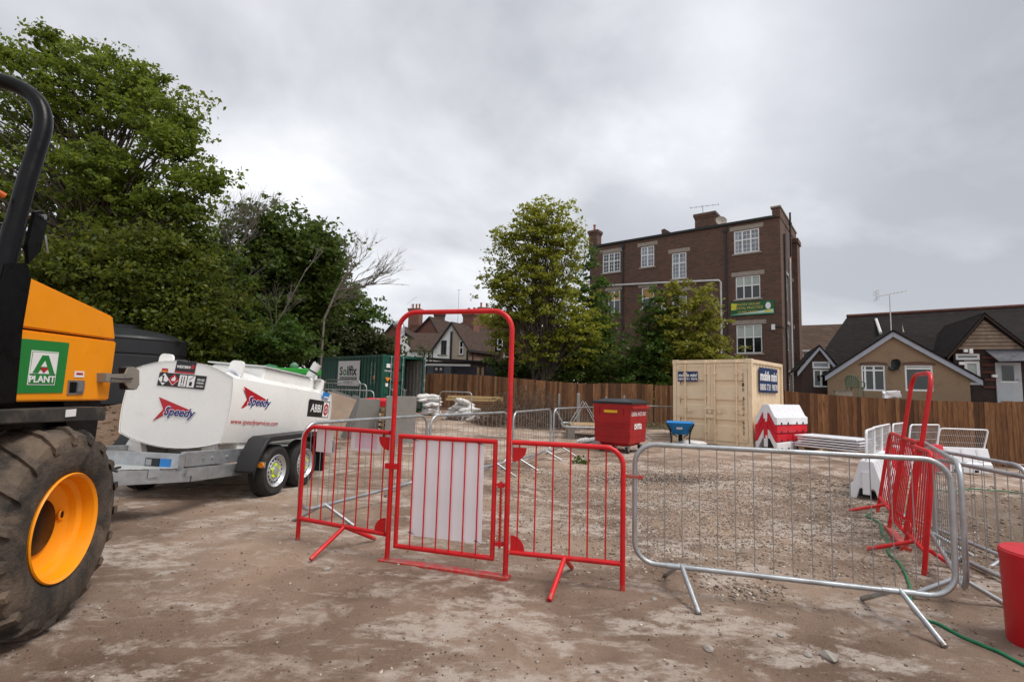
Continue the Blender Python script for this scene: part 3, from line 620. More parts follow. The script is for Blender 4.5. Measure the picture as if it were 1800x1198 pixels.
slab([(-.14,-.2,el_-.14*sl+.19),(ax_,-.2,az_+.19),(ax_,D2,az_+.19),(-.14,D2,el_-.14*sl+.19)], .06, M_TILED, 'roof', bun); slab([(ax_,-.2,az_+.187),(bw+.4,-.2,er_-.4*sr_+.187),(bw+.4,D2,er_-.4*sr_+.187),(ax_,D2,az_+.187)], .06, M_TILED, 'roof', bun)
inv = MB_.inverted()
A_ = inv @ P(1489,557,27); B2 = inv @ P(1900,533,25); C_ = inv @ P(1424,656,23.2); D_ = inv @ P(1930,690,18.5); C_.z = D_.z = TZ+1.0
mr = slab([C_, D_, B2, A_], .08, M_TILED, 'roof', bun)
slab([A_, B2, B2+Vector((1.5,6,-3)), A_+Vector((.5,6,-3))], .08, M_TILED, 'roof', bun); slab([C_, A_, A_+Vector((.5,6,-3))], .08, M_TILED, 'roof', bun)
B().tube([A_+Z*.05, B2+Z*.05], .09, 8).build('ridge_tiles', mat('ridge_tile', (.09,.035,.026), .9, 0, .3, 6), bun, True)
for x0, yt in ((1543,.0),(1583,.0)):
    a = inv @ P(x0+5, 585, 24.4); b2 = inv @ P(x0-3 if x0 == 1543 else x0+1, 561, 26.2); B().tube([a, b2], .07, 8).build('roof_strip', M_PIPEW if x0 == 1543 else M_LINT, bun)
# left cross gable
yl = .9; FBL = Face(MB_, frame((0,yl,0),(1,0,0),Z)); gl_, gr_2, ga_ = FBL.uv(1410,648), FBL.uv(1469,642), FBL.uv(1440,612)
def cross_gable(l, r, a, y, depth, z0, wm, parent, bm_, ops=(), drop=.2):
    l = (l[0], min(l[1], r[1])); r = (r[0], l[1]); w = r[0]-l[0]; M2 = frame((l[0], y, 0), (1,0,0), Z); ax = a[0]-l[0]
    wall(M2, lambda u: l[1]+(a[1]-l[1])*(u/ax if u < ax else (w-u)/(w-ax))-.02, w, z0, [(o[0]-l[0], o[1]-l[0], o[2], o[3]) for o in ops], wm, parent)
    for (p, q) in (((l[0]-.2,l[1]-.2*(a[1]-l[1])/ax+.12),(a[0]-.003,a[1]+.12)),((a[0]+.003,a[1]+.12),(r[0]+.2,r[1]-.2*(a[1]-l[1])/(w-ax)+.12))): barge(p, q, drop, bm_, parent, y-.12)
    slab([(l[0]-.25,y-.15,l[1]-.2+.14),(a[0],y-.15,a[1]+.16),(a[0],y+depth,a[1]+.16),(l[0]-.25,y+depth,l[1]-.2+.14)], .05, M_TILED, 'roof', parent); slab([(a[0],y-.15,a[1]+.157),(r[0]+.25,y-.15,r[1]-.2+.137),(r[0]+.25,y+depth,r[1]-.2+.137),(a[0],y+depth,a[1]+.157)], .05, M_TILED, 'roof', parent)
    B().add([(l[0],y+.002,z0),(l[0],y+depth,z0),(l[0],y+depth,l[1]),(l[0],y+.002,l[1])], [(0,1,2,3)]).add([(r[0],y+.002,z0),(r[0],y+depth,z0),(r[0],y+depth,r[1]),(r[0],y+.002,r[1])], [(0,1,2,3)]).build('wall', wm, parent); return M2
M_DB = brickmat('dark_brown_wall', (.06,.032,.024), (.045,.025,.02), (.03,.022,.02))
ra = FBL.rect(1428,1459,635,647); rb = FBL.rect(1429.5,1458,648.5,680)
M2 = cross_gable(gl_, gr_2, ga_, yl, 4, 0, M_DB, bun, M_BARGE, (ra, rb)); Msh = M2
sh = lambda r: (r[0]-gl_[0], r[1]-gl_[0], r[2], r[3])
window(M2, sh(ra), bun, (1,), (1,), None, M_GLASSP, fw=.07); window(M2, sh(rb), bun, (1,1), (1,), None, M_GLASSD, fw=.07)
# right gable of weathered boards over the porch
wl, wr, wa = FB.uv(1676,614), FB.uv(1806,612), FB.uv(1727,556); yR = -.75
M_WB = mat('weathered_board', (.25,.18,.13), .9, 0, .35, 5, .3, 60, dirt=(.07,.05,.04), dirt_amt=.3)
kk = .72
def sc_(p): return (p[0], p[1])
nb_ = 9
for k in range(nb_):
    f0 = k/nb_; f1 = (k+1)/nb_-.01; z0_ = wl[1]+(wa[1]-wl[1])*f0; z1_ = wl[1]+(wa[1]-wl[1])*f1
    xa0 = wl[0]+(wa[0]-wl[0])*f0+.12; xb0 = wr[0]+(wa[0]-wr[0])*f0-.12; xa1 = wl[0]+(wa[0]-wl[0])*min(1,f1)+.12; xb1 = wr[0]+(wa[0]-wr[0])*min(1,f1)-.12
    if xb1 <= xa1: xa1 = xb1 = wa[0]
    B().add([(xa0,-.06,z0_),(xb0,-.06,z0_),(xb1,-.02,z1_),(xa1,-.02,z1_),(xa0,0,z0_),(xb0,0,z0_),(xb1,0,z1_),(xa1,0,z1_)], [(0,1,2,3),(7,6,5,4),(0,4,5,1),(1,5,6,2),(2,6,7,3),(3,7,4,0)]).build('weatherboard', M_WB, bun)
B().add([(wl[0],.01,wl[1]),(wr[0],.01,wr[1]),(wa[0],.01,wa[1])], [(0,1,2)]).build('gable_back', M_LEAD, bun)
for (p, q) in (((wl[0]-.25,wl[1]-.3),(wa[0]-.003,wa[1]+.1)),((wa[0]+.003,wa[1]+.1),(wr[0]+.25,wr[1]-.25))): barge(p, q, .12, mat('brown_barge', (.06,.035,.025), .8), bun, -.2)
slab([(wl[0]-.3,-.22,wl[1]-.3),(wa[0],-.22,wa[1]+.14),(wa[0],4,wa[1]+.14),(wl[0]-.3,4,wl[1]-.3)], .05, M_TILED, 'roof', bun); slab([(wa[0],-.22,wa[1]+.137),(wr[0]+.3,-.22,wr[1]-.3),(wr[0]+.3,4,wr[1]-.3),(wa[0],4,wa[1]+.137)], .05, M_TILED, 'roof', bun)
wq = FB.rect(1681,1724,621,632); we = FB.rect(1697,1725,634,676); dq = FB.rect(1751,1796,637,703)
wall(frame((wl[0],.05,0),(1,0,0),Z), lambda u: wl[1], 5.5, 0, [(a[0]-wl[0],a[1]-wl[0],a[2],a[3]) for a in (wq, we)], mat('dark_board_wall', (.035,.022,.018), .85, 0, .3, 3), bun)
MW = frame((0,.05,0),(1,0,0),Z)
window(MW, wq, bun, (1,), (1,), None, M_GLASSP, fw=.08); window(MW, we, bun, (1,), (1,), None, M_CEIL, fw=.10)
for k in range(5):
    z = FB.uv(1738, 630+k*13)[1]; B().bb(FB.uv(1727,650)[0], FB.uv(1749,650)[0], -.01, .03, z, z+.09).build('wall_board', mat('red_board', (.10,.035,.025), .8), bun)
dr = B().bb(dq[0], dq[1], -.02, .045, dq[2]-.2, dq[3]).build('door', mat('grey_door', (.42,.44,.47), .5, 0, .06), bun)
B().bb(dq[0]+.18, dq[1]-.22, -.03, -.021, dq[2]+.75, dq[3]-.12).build('door_pane', M_GLASSD, dr); B().bb(dq[1]-.14, dq[1]-.05, -.08, -.021, dq[2]+.78, dq[2]+.83).build('handle', M_STEEL, dr); B().bb(dq[0]+.12,dq[1]-.12,-.03,-.021,dq[2]+.68,dq[2]+.72).build('door_rail', M_UPVC, dr)
cp = FB.rect(1737,1812,613,637); slab([(cp[0],-.9,cp[2]),(cp[1],-.9,cp[2]+.05),(cp[1],.04,cp[3]),(cp[0]-.1,.04,cp[3])], .03, mat('canopy_sheet', (.10,.10,.115), .3, 0, .2), 'canopy', bun)
for x0, x1, yt, yb in ((1692,1699,614,619),(1702,1708,613,621),(1684,1693,636,641),(1742,1751,658,663)):
    r = FB.rect(x0,x1,yt,yb); B().bb(r[0],r[1],-.14,-.025,r[2],r[3]).build('wall_light', M_UPVC, bun)
# terrace the bungalow stands on
T1 = P(1408,690,21.6); T2 = P(1830,700,18.2)
ter = B().add([(T1.x,T1.y,0),(T2.x,T2.y,0),(T2.x+3,T2.y+6,0),(T1.x+3,T1.y+6,0),(T1.x,T1.y,TZ-.10),(T2.x,T2.y,TZ-.42),(T2.x+3,T2.y+6,TZ-.42),(T1.x+3,T1.y+6,TZ-.10)], [(4,5,6,7),(0,1,5,4),(1,2,6,5),(3,0,4,7)]).build('terrace', mat('paving', (.07,.065,.06), .9, 0, .2), None); tag(ter, kind='structure')
q = FB.w @ Vector((*FB.uv(1574,643), .12)); dish(q, .27, 'black satellite dish on the roughcast gable wall', bz-.9, M_BLACK)
q = FB.w @ Vector((*FB.uv(1568,588), -.1)); aerial((q.x,q.y,q.z), 1.72, 1.1, 8, 'tall tv aerial at the apex of the roughcast gable', bz+.15, M_PIPEW, True, .22, .16)
# green plastic chair, planter and cloth on the terrace
def garden_chair(p, rz, label):
    o = thing('garden_chair', p, label, 'chair', rz); m = mat('green_plastic', (.09,.14,.09), .5, 0, .1)
    B().bbev(-.24,.24,-.24,.22,.40,.44,.015).build('seat', m, o)
    b = B(); pts = [(-.25,.22),( .25,.22)]
    n = 7
    for k in range(n): x = -.21+.42*k/(n-1); b.box((x,.27+.05*abs(x)*-2,.64+.04*math.cos(x*6)),(.045,.018,.44-.25*abs(x)))
    b.tube([(-.24,.22,.42),(-.25,.27,.70),(-.15,.31,.86),(0,.32,.90),(.15,.31,.86),(.25,.27,.70),(.24,.22,.42)], .022, 6).build('backrest', m, o)
    for s in (-1,1):
        B().tube([(s*.25,.26,.66),(s*.28,.0,.64),(s*.27,-.24,.60),(s*.26,-.25,.42)], .022, 6).build('armrest', m, o)
        for y in (-.2,.2): B().cyl((s*.2,y,.40),(s*.24,y*1.25,0),.026,6).build('leg', m, o)
    return o
tz_ = TZ-.18
q = P(1503, 688, 20.6); garden_chair((q.x,q.y,tz_), bz+2.6, 'green plastic garden chair beside the roughcast wall')
q = P(1482, 686, 20.2); pl = thing('planter_box', (q.x,q.y,tz_), 'pale concrete planter box left of the green chair', 'planter', bz); B().bb(-.30,.30,-.12,.12,0,.24).bb(-.33,.33,-.15,.15,.241,.27).build('trough', M_LINT, pl, bevel=.01); B().bb(-.27,.27,-.10,.10,.2705,.275).build('soil', mat('soil', (.05,.035,.02), .95), pl)
q = P(1566, 688, 20.2); bm = bmesh.new(); bmesh.ops.create_icosphere(bm, subdivisions=3, radius=1); rng_ = random.Random(3)
for v in bm.verts:
    c3 = v.co; n3 = .55+.9*float(vnoise(np.array(c3.x*3.2+5+c3.z*1.7), np.array(c3.y*3.2+9+c3.z), 31)); bx3 = lambda q_: math.copysign(abs(q_)**.45, q_); v.co = Vector((bx3(c3.x)*.27*n3, bx3(c3.y)*.16*n3, max(-.02, .12+bx3(c3.z)*.14*n3+.06*c3.x)))
me = bpy.data.meshes.new('cloth_bundle'); bm.to_mesh(me); bm.free(); me.materials.append(M_PAPER); shade(me, 35)
o = bpy.data.objects.new('cloth_bundle', me); COL.objects.link(o); o.location = (q.x,q.y,tz_+.02); o.rotation_euler = (0,0,bz); tag(o, 'white crumpled cloth bundle in front of the patio window', 'cloth')
# ---- house with pantile roof behind, left of the bungalow
HL = P(1395, 690, 40); HR = P(1500, 690, 38); HL.z = HR.z = 0; hv = (HR-HL).normalized()
hb = thing('tiled_house', (HL.x,HL.y,0), 'distant house with brown pantile roof between brick building and bungalow', 'house', math.atan2(hv.y,hv.x)); MH = rootM(hb); FH = Face(MH, frame((0,0,0),(1,0,0),Z)); hw = (HR-HL).length+3
ez = FH.uv(1450,613)[1]; rz2 = FH.uv(1450,574)[1]+.6; rw = FH.rect(1404,1424,617,635)
wall(frame((0,0,0),(1,0,0),Z), lambda u: ez, hw, 0, [rw], M_BRKR, hb); window(frame((0,0,0),(1,0,0),Z), rw, hb, (.6,1), (1,), None, M_GLASS, fw=.12)
slab([(-.3,-.35,ez-.1),(hw,-.35,ez-.1),(hw,3.5,rz2),(-.3,3.5,rz2)], .08, M_TILEP, 'roof', hb); slab([(-.3,7.3,ez-.1),(hw,7.3,ez-.1),(hw,3.5,rz2),(-.3,3.5,rz2)], .08, M_TILEP, 'roof', hb)
B().bb(-.3,hw,-.45,-.36,ez-.22,ez-.08).build('gutter', M_UPVC, hb)
# ---- houses beyond the garages
def gable_house(name, label, Lp, rvec, w, ez, az, depth, wm, rm, axf=.5, trim=None, wins=(), over=.25, halves=None, sidew=None):
    ang = math.atan2(rvec[1], rvec[0]); o = thing(name, (Lp.x, Lp.y, 0), label, 'house', ang); M0 = frame((0,0,0),(1,0,0),Z); Fh = Face(rootM(o), M0); ax = w*axf
    ops = [Fh.rect(*q[:4]) for q in wins]
    top = lambda u: (ez+(az-ez)*(u/ax) if u < ax else az-(az-ez)*(u-ax)/(w-ax))
    if halves:
        wall(M0, lambda u: top(u)-.02, ax, 0, [q for q in ops if q[1] <= ax], halves[0], o)
        wall(frame((ax,0,0),(1,0,0),Z), lambda u: top(u+ax)-.02, w-ax, 0, [(q[0]-ax,q[1]-ax,q[2],q[3]) for q in ops if q[0] >= ax], halves[1], o)
    else: wall(M0, lambda u: top(u)-.02, w, 0, ops, wm, o)
    for q, r in zip(wins, ops): window(M0, r, o, q[4], q[5], None, M_GLASSD, fw=.09, fm=q[6] if len(q) > 6 else None); B().bb(r[0]-.08,r[1]+.08,-.08,-.003,r[2]-.1,r[2]-.003).build('sill', M_LINT, o)
    s1 = (az-ez)/ax; s2 = (az-ez)/(w-ax)
    slab([(-over,-.2,ez-over*s1+.08),(ax,-.2,az+.08),(ax,depth,az+.08),(-over,depth,ez-over*s1+.08)], .07, rm, 'roof', o); slab([(ax,-.2,az+.077),(w+over,-.2,ez-over*s2+.077),(w+over,depth,ez-over*s2+.077),(ax,depth,az+.077)], .07, rm, 'roof', o)
    trim = trim or M_LEAD; barge((-over,ez-over*s1+.06),(ax-.003,az+.06),.18,trim,o,-.24); barge((ax+.003,az+.06),(w+over,ez-over*s2+.06),.18,trim,o,-.24)
    B().quad((0,0.002,0),(0,depth,0),(0,depth,ez),(0,0.002,ez)).quad((w,0.002,0),(w,depth,0),(w,depth,ez),(w,0.002,ez)).build('wall', sidew or wm, o)
    return o, Fh
M_WR = mat('white_render', (.80,.81,.83), .8, 0, .06, 2); M_PD = mat('pebbledash', (.42,.35,.28), .95, 0, .35, 25, .5, 90); M_PDB = mat('pebbledash_brown', (.22,.15,.11), .95, 0, .3, 20, .5, 90)
Lp = P(760.7, 640, 44); Lp.z = 0
wg, Fw = gable_house('gabled_house', 'white and pebbledash gabled house framed by the red arch', Lp, (.87,-.49), 3.8, 4.75, 7.05, 9, M_PD, M_TILE, .52, wins=((775,785,598,623,(1,1),(.45,.55),M_PIPEB),(806.5,814,598,623,(1,),(.5,.5))), halves=(M_WR, M_PD), sidew=M_PDB)
B().bb(1.86,2.0,-.12,-.01,0,6.3).build('downpipe', M_PIPEB, wg); B().bb(3.6,3.74,-.12,-.01,0,4.6).build('downpipe', M_PIPEB, wg); B().bb(3.78,3.9,.5,.64,0,4.7).build('downpipe', mat('brown_pipe', (.10,.04,.025), .6), wg)
B().bb(3.9,4.02,-.1,9,4.56,4.68).build('gutter', M_PIPEB, wg)
chimney(wg, 1.2, 2.4, 2.6, 3.6, 6.3, 8.1, M_BRKR, (1.5,2.1), pr=.13); chimney(wg, 1.0, 2.2, 7.0, 8.2, 6.0, 8.3, M_BRKR, (1.3,1.9), pr=.13)
# long brown roof left of it
hl = thing('tiled_roof_house', tuple(P(704, 640, 47))[:2]+(0,), 'brown tiled house roof left of the white gable', 'house', -.12); FHL = Face(rootM(hl), frame((0,0,0),(1,0,0),Z))
ez = FHL.uv(745,615)[1]; rt = FHL.uv(745,580)[1]+.1
wall(frame((0,0,0),(1,0,0),Z), lambda u: ez, 4.2, 0, [], M_WR, hl); slab([(.9,-.3,ez-.05),(4.3,-.3,ez-.05),(5.0,3.2,rt),(-.1,3.2,rt)], .08, M_TILE, 'roof', hl); slab([(-.1,3.2,rt),(5.0,3.2,rt),(4.3,7,ez),(-.2,7,ez)], .08, M_TILE, 'roof', hl)
B().add([(-.1,-.05,0),(1.0,-.05,0),(1.0,-.05,ez),(.3,-.05,ez+.9),(-.1,-.05,ez+1.4),(-.1,3,ez+1.4),(-.1,3,0)], [(0,1,2,3,4),(0,4,5,6)]).build('wall', M_WR, hl)
for k in range(5): B().bb(2.2+k*.42,2.3+k*.42,-.06,-.01,ez-1.1,ez-.12).build('timber_stud', M_LEAD, hl)
Lp = P(716, 640, 52); Lp.z = 0; bg1, _ = gable_house('brick_gable_house', 'red brick gable with dark bargeboard behind the brown tiled roof', Lp, (.93,-.36), 4.0, 6.3, 8.6, 8, M_BRKR, M_TILE, .62); chimney(bg1, .1, 1.0, .2, 1.2, 6, 7.8, M_BRKR)
Lp = P(664, 640, 50); Lp.z = 0; bg2, Fq = gable_house('brick_house', 'brick house with tall chimney left of the red arch', Lp, (.97,-.25), 4.2, 5.9, 7.6, 8, M_BRKR, M_TILE, .35, wins=())
chimney(bg2, 1.5, 2.7, 3.2, 4.2, 6, 9.5, M_BRKR, (1.75,2.15,2.5), pr=.12)
du = B().tube([(2.75,-.6,3.5),(2.75,-.6,6.9),(2.65,-.6,7.35),(2.3,-.6,7.55),(1.95,-.6,7.4)], .33, 12).build('flue_duct', M_GALV, bg2, True)
Lp = P(742, 640, 58); Lp.z = 0; bg3, _ = gable_house('rear_terrace_house', 'far terrace house with dark roof behind the white gable', Lp, (.99,.1), 11.5, 7.0, 9.6, 6, M_BRKR, M_TILED, .5); chimney(bg3, 1.0, 2.3, 2, 3, 8, 10.2, M_BRK); 
Lp = P(826, 640, 50); Lp.z = 0; bg4, _ = gable_house('wide_roof_house', 'house with broad dark tiled roof right of the white gable', Lp, (.95,.31), 8.5, 4.9, 8.9, 7, M_PDB, M_TILE, .52); chimney(bg4, 1.0, 2.2, .8, 1.9, 6.5, 9.6, M_BRKR, (1.3,1.9), pr=.13)
Lp = P(868, 640, 40); Lp.z = 0; rb4, _ = gable_house('red_gable_house', 'red brick gable with white windows behind the right post of the arch', Lp, (.93,-.36), 4.0, 3.6, 6.2, 8, M_BRKR, M_TILE, .48, wins=((884.5,899,617,637,(1,),(.5,.5)),))
dm = thing('dormer', tuple(P(878, 640, 41))[:2]+(5.1,), 'small gabled dormer with white window above the red gable', 'dormer', -.36); Fd = Face(rootM(dm), frame((0,0,0),(1,0,0),Z)); B().bb(-.45,.45,0,1.2,-.6,.8).build('cheek', M_TILED, dm); window(frame((0,-.08,0),(1,0,0),Z), (-.25,.25,-.45,.5), dm, (1,), (.55,.45), None, M_GLASSD, fw=.08)
slab([(-.7,-.2,.6),(0,-.2,1.35),(0,1.5,1.35),(-.7,1.5,.6)], .06, M_TILED, 'roof', dm); slab([(.7,-.2,.6),(0,-.2,1.347),(0,1.5,1.347),(.7,1.5,.6)], .06, M_TILED, 'roof', dm)
q = P(722, 556, 54); aerial((q.x,q.y,q.z-1), 2.4, 1.0, 3, 'thin tv aerial left of the arch above brick houses', .4, M_STEEL, False, .9, .1); q = P(805, 556, 56); aerial((q.x,q.y,q.z-1.2), 4.3, .5, 2, 'tall thin radio mast rising behind the arch', 0, M_STEEL, False, 0, .05)
# ---- garages behind the back fence
GLp = P(742, 660, 30.5); GRp = P(925, 660, 29); gvv = (GRp-GLp); gvv.z = 0; gw = gvv.length+1.5; gvv.normalize()
ga = thing('garage_row', (GLp.x,GLp.y,0), 'low flat roofed garages with dark roller doors behind the back fence', 'garage', math.atan2(gvv.y,gvv.x)); FG = Face(rootM(ga), frame((0,0,0),(1,0,0),Z)); gh = FG.uv(830,636)[1]
drs = [FG.rect(796,839,643,676), FG.rect(852,893,643,676)]
wall(frame((0,0,0),(1,0,0),Z), lambda u: gh, gw, 0, drs, mat('garage_wood', (.07,.05,.045), .85, 0, .2), ga)
M_ROL = mat('roller_door', (.055,.055,.075), .55, .2, .15)
for r in drs:
    d_ = B(); z = r[2]
    while z < r[3]-.02: d_.bb(r[0],r[1],.06,.10,z,min(r[3],z+.085)); d_.bb(r[0],r[1],.075,.09,z+.085,z+.10); z += .10
    d_.build('roller_door', M_ROL, ga)
r = FG.rect(751,793,640,676); B().bb(r[0],r[1],-.05,-.004,r[2],r[3]).build('sheet_panel', mat('blue_grey_sheet', (.13,.155,.175), .6, 0, .15, 1.5), ga)
r2_ = FG.rect(762,781,641,676); dd = B().bb(r2_[0],r2_[1],-.08,-.052,r2_[2],r2_[3]).build('double_door', mat('purple_door', (.085,.07,.085), .5, 0, .2), ga); B().bb((r2_[0]+r2_[1])/2-.012,(r2_[0]+r2_[1])/2+.012,-.085,-.0805,r2_[2],r2_[3]).build('door_gap', M_LEAD, dd)
for u in (r2_[0]+.2, r2_[1]-.2): B().bb(u-.07,u+.07,-.085,-.0805,r2_[3]-.32,r2_[3]-.18).build('door_notice', M_PAPER, dd)
for xp in (841, 849): u = FG.uv(xp,650)[0]; B().bb(u-.07,u+.07,-.06,-.003,0,gh-.3).build('timber_post', M_WOODP, ga)
slab([(-.3,-.45,gh+.25),(gw,-.3,gh-.12),(gw,6,gh-.05),(-.3,6,gh+.35)], .10, M_LEAD, 'roof', ga)
B().bb(0,3.2,-.50,-.455,gh-.28,gh-.16).build('gutter', M_PIPEW, ga)
# ================================================================== vegetation
def leaf_mesh(name, C, size, m, parent, up=.6, aspect=.62, var=.35, droop=0.0):
    """one small kite-shaped face per leaf, spread through a crown's volume"""
    n = len(C); nrm = RNG.normal(0, 1, (n, 3)); nrm[:, 2] = np.abs(nrm[:, 2])*1.0 + up; nrm /= np.linalg.norm(nrm, axis=1)[:, None]
    a = RNG.normal(0, 1, (n, 3)); a[:, 2] -= droop; a -= nrm*(a*nrm).sum(1)[:, None]; a /= np.linalg.norm(a, axis=1)[:, None]; b = np.cross(nrm, a)
    s = (size*(1+var*RNG.normal(0, 1, n)).clip(.45, 1.9))[:, None]
    V = np.stack([C-a*s*.5, C+b*s*aspect*.5-a*s*.06, C+a*s*.5, C-b*s*aspect*.5-a*s*.06], 1)
    V[:, 1] += nrm*s*.10; V[:, 3] += nrm*s*.10
    return mesh_np(name, V.reshape(-1, 3), np.arange(n*4).reshape(n, 4), m, parent)
def clumps_in(ells, dens):
    out = []
    for (c, r, n) in ells:
        d = RNG.normal(0, 1, (n, 3)); d /= np.linalg.norm(d, axis=1)[:, None]; rad = RNG.random(n)**.42
        out.append(np.array(c) + d*rad[:, None]*np.array(r))
    return np.concatenate(out)
M_BARK = mat('bark', (.075,.058,.045), .95, 0, .35, 8, .6, 30)
M_BARKP = mat('pale_bark', (.17,.15,.125), .95, 0, .3, 8, .5, 30)
def limb(b, a, c, r0, r1, n=6, sag=.12, seg=5):
    a = Vector(a); c = Vector(c); L_ = (c-a).length; k = Vector((random.uniform(-1,1),random.uniform(-1,1),random.uniform(.1,1)))*L_*sag; pts = []; rs = []
    for i in range(seg+1):
        t_ = i/seg; pts.append(a.lerp(c, t_) + k*math.sin(PI*t_)*.8 + Vector((random.uniform(-1,1),random.uniform(-1,1),random.uniform(-1,1)))*L_*.02*(0 < i < seg)); rs.append(r0+(r1-r0)*t_)
    b.tube(pts, rs, n, cap=False); return pts
def tree(name, label, base, height, ells, lpc, lsize, crad, lm, trunk_r=.22, nlimb=50, bark=None, group='trees round the site', up=.5, flat=.5, stems=1, trunk_top=.75, cat='tree', lean=(0,0), droop=0.0, spray=22, tight=.42):
    o = thing(name, base, label, cat, 0, group); base = Vector(base); inv_ = -base
    cl = clumps_in(ells, 1); k = len(cl)
    ns = max(3, int(lpc/spray)); sz = (crad*(.65+.7*RNG.random(k)))[:, None, None]
    sub = cl[:, None] + RNG.normal(0, 1, (k, ns, 3))*np.array([1,1,flat])*sz*1.25          # sprays of leaves at the twig ends
    C = (sub[:, :, None] + RNG.normal(0, 1, (k, ns, spray, 3))*np.array([1,1,.45])*tight*sz[:, :, None]).reshape(-1, 3); C = C[C[:, 2] > base.z+.05] - np.array(base)
    leaf_mesh('crown', C, lsize, lm, o, up=up, droop=droop)
    b = B(); stemtops = []
    for s in range(stems):
        off = Vector((random.uniform(-1,1)*.35, random.uniform(-1,1)*.35, 0))*(s > 0)
        tp = Vector((lean[0]+random.uniform(-.4,.4)*(stems > 1)*height*.18, lean[1], height*trunk_top))
        p = []; rs = []
        for i in range(9):
            t_ = i/8; p.append(off+tp*t_+Vector((random.uniform(-1,1),random.uniform(-1,1),0))*trunk_r*.35*(0 < i < 8)); rs.append(trunk_r*(1.25 if i == 0 else 1)*(1-.82*t_)/(1 if s == 0 else 1.35))
        b.tube(p, rs, 9, cap=False); stemtops.append(p)
    pick = RNG.choice(k, min(nlimb, k), replace=False)
    for i in pick:
        c_ = Vector(cl[i])-base; st_ = random.choice(stemtops); f = min(.97, max(.18, (c_.z/height)*.8-random.uniform(.08,.3)))/1.0; q = f/ trunk_top; q = min(.96, max(.15, q)); j = q*8; i0 = int(j); a = st_[i0].lerp(st_[min(8,i0+1)], j-i0)
        limb(b, a, c_, trunk_r*.30*(1-.6*q), .012, 5, .10)
    b.build('trunk', bark or M_BARK, o, True, angle=80)
    return o
def PX(px, py, d): return np.array(P(px, py, d))
def ell(px, py, d, rx, ry, n, rd=None):     # crown lobe: pixel centre and pixel radii at distance d
    k = d/FPX; return (PX(px, py, d), (rx*k, (rd or .65*(rx+ry)/2)*k, ry*k), n)
LM_MAP = leafmat('maple_leaf', (.055,.095,.012), (.115,.165,.020), (.21,.255,.034))
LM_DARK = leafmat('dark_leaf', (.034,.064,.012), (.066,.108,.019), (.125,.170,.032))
LM_LAUR = leafmat('laurel_leaf', (.034,.058,.010), (.085,.115,.014), (.18,.20,.028))
LM_YEL = leafmat('young_maple_leaf', (.12,.145,.015), (.23,.255,.026), (.35,.35,.045))
LM_YEL2 = leafmat('yellow_green_leaf', (.10,.125,.017), (.20,.21,.027), (.31,.29,.045))
LM_GRN = leafmat('fresh_leaf', (.030,.060,.010), (.060,.110,.018), (.10,.165,.030))
LM_OLV = leafmat('olive_leaf', (.040,.048,.018), (.070,.078,.030), (.11,.115,.045))
LM_RUST = leafmat('dead_leaf', (.10,.040,.018), (.15,.065,.03), (.20,.10,.05))
def gbase(px, d, dz=0): p = P(px, 680, d); return (p.x, p.y, gz(p)+dz)
# big maple at the left: layered, overhanging lobes
d = 17.0
tree('maple_tree', 'tall leafy green maple rising behind the orange machine on the left', gbase(130, d), 11.5,
     [ell(40,190,d,150,110,44), ell(150,170,d,115,90,40), ell(225,190,d,85,80,32), ell(285,215,d-.5,52,66,22), ell(60,300,d,150,85,42), ell(220,300,d-.8,115,55,38), ell(315,258,d-1,46,22,17), ell(350,320,d-1.2,44,18,14), ell(90,85,d,40,26,13), ell(20,95,d,34,26,9), ell(190,108,d,36,22,10), ell(250,140,d,36,28,12), ell(310,365,d-1,48,30,20), ell(-120,220,d,150,150,60), ell(240,390,d,120,55,48)],
     150, .135, .30, LM_MAP, .30, 170, trunk_top=.8, up=.35, flat=.42, droop=.35)
d = 19.5
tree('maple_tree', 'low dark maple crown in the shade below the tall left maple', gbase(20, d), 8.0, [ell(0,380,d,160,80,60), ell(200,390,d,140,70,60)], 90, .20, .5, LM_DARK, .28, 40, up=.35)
# laurel hedge mass below it
d = 15.5
tree('laurel_shrub', 'dense dark laurel shrub behind the black water tank', gbase(230, d), 4.6, [ell(220,520,d,115,110,190), ell(150,470,d,80,60,80), ell(290,470,d,75,70,90), ell(330,560,d,70,80,110), ell(110,560,d,70,90,80), ell(290,610,d,90,50,70)], 150, .12, .34, LM_LAUR, .10, 30, group='shrubs along the left boundary', up=.3, cat='shrub', trunk_top=.6, stems=3, flat=.7)
d = 18.0
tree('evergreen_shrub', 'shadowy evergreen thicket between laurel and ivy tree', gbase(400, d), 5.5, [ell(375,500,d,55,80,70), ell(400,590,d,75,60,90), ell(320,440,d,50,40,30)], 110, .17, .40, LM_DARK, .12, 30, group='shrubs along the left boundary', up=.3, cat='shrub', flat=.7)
# second group of trees, behind the bowser
d = 20.5
tree('sycamore_tree', 'dark green sycamore in the middle of the left tree group', gbase(490, d), 8.0,
     [ell(470,430,d,45,45,40), ell(520,440,d,55,55,60), ell(560,470,d,45,60,50), ell(500,510,d,90,70,100), ell(440,480,d,40,60,40), ell(548,415,d,20,28,14), ell(455,395,d,26,24,14), ell(572,432,d-.5,9,14,6), ell(575,520,d,34,42,34), ell(470,570,d,90,60,90)],
     100, .17, .40, LM_DARK, .22, 90, trunk_top=.8, up=.35, flat=.5)
d = 28
tree('ivy_tree', 'leaning ivy covered tree with yellow green leaves left of the green container', gbase(545, d), 5.6,
     [ell(560,500,d,28,35,30), ell(548,545,d,45,40,50), ell(575,520,d,24,24,18), ell(520,590,d,60,40,60), ell(490,610,d,50,30,40), ell(568,572,d,30,36,32)],
     110, .17, .36, LM_OLV, .14, 40, up=.3, flat=.6)
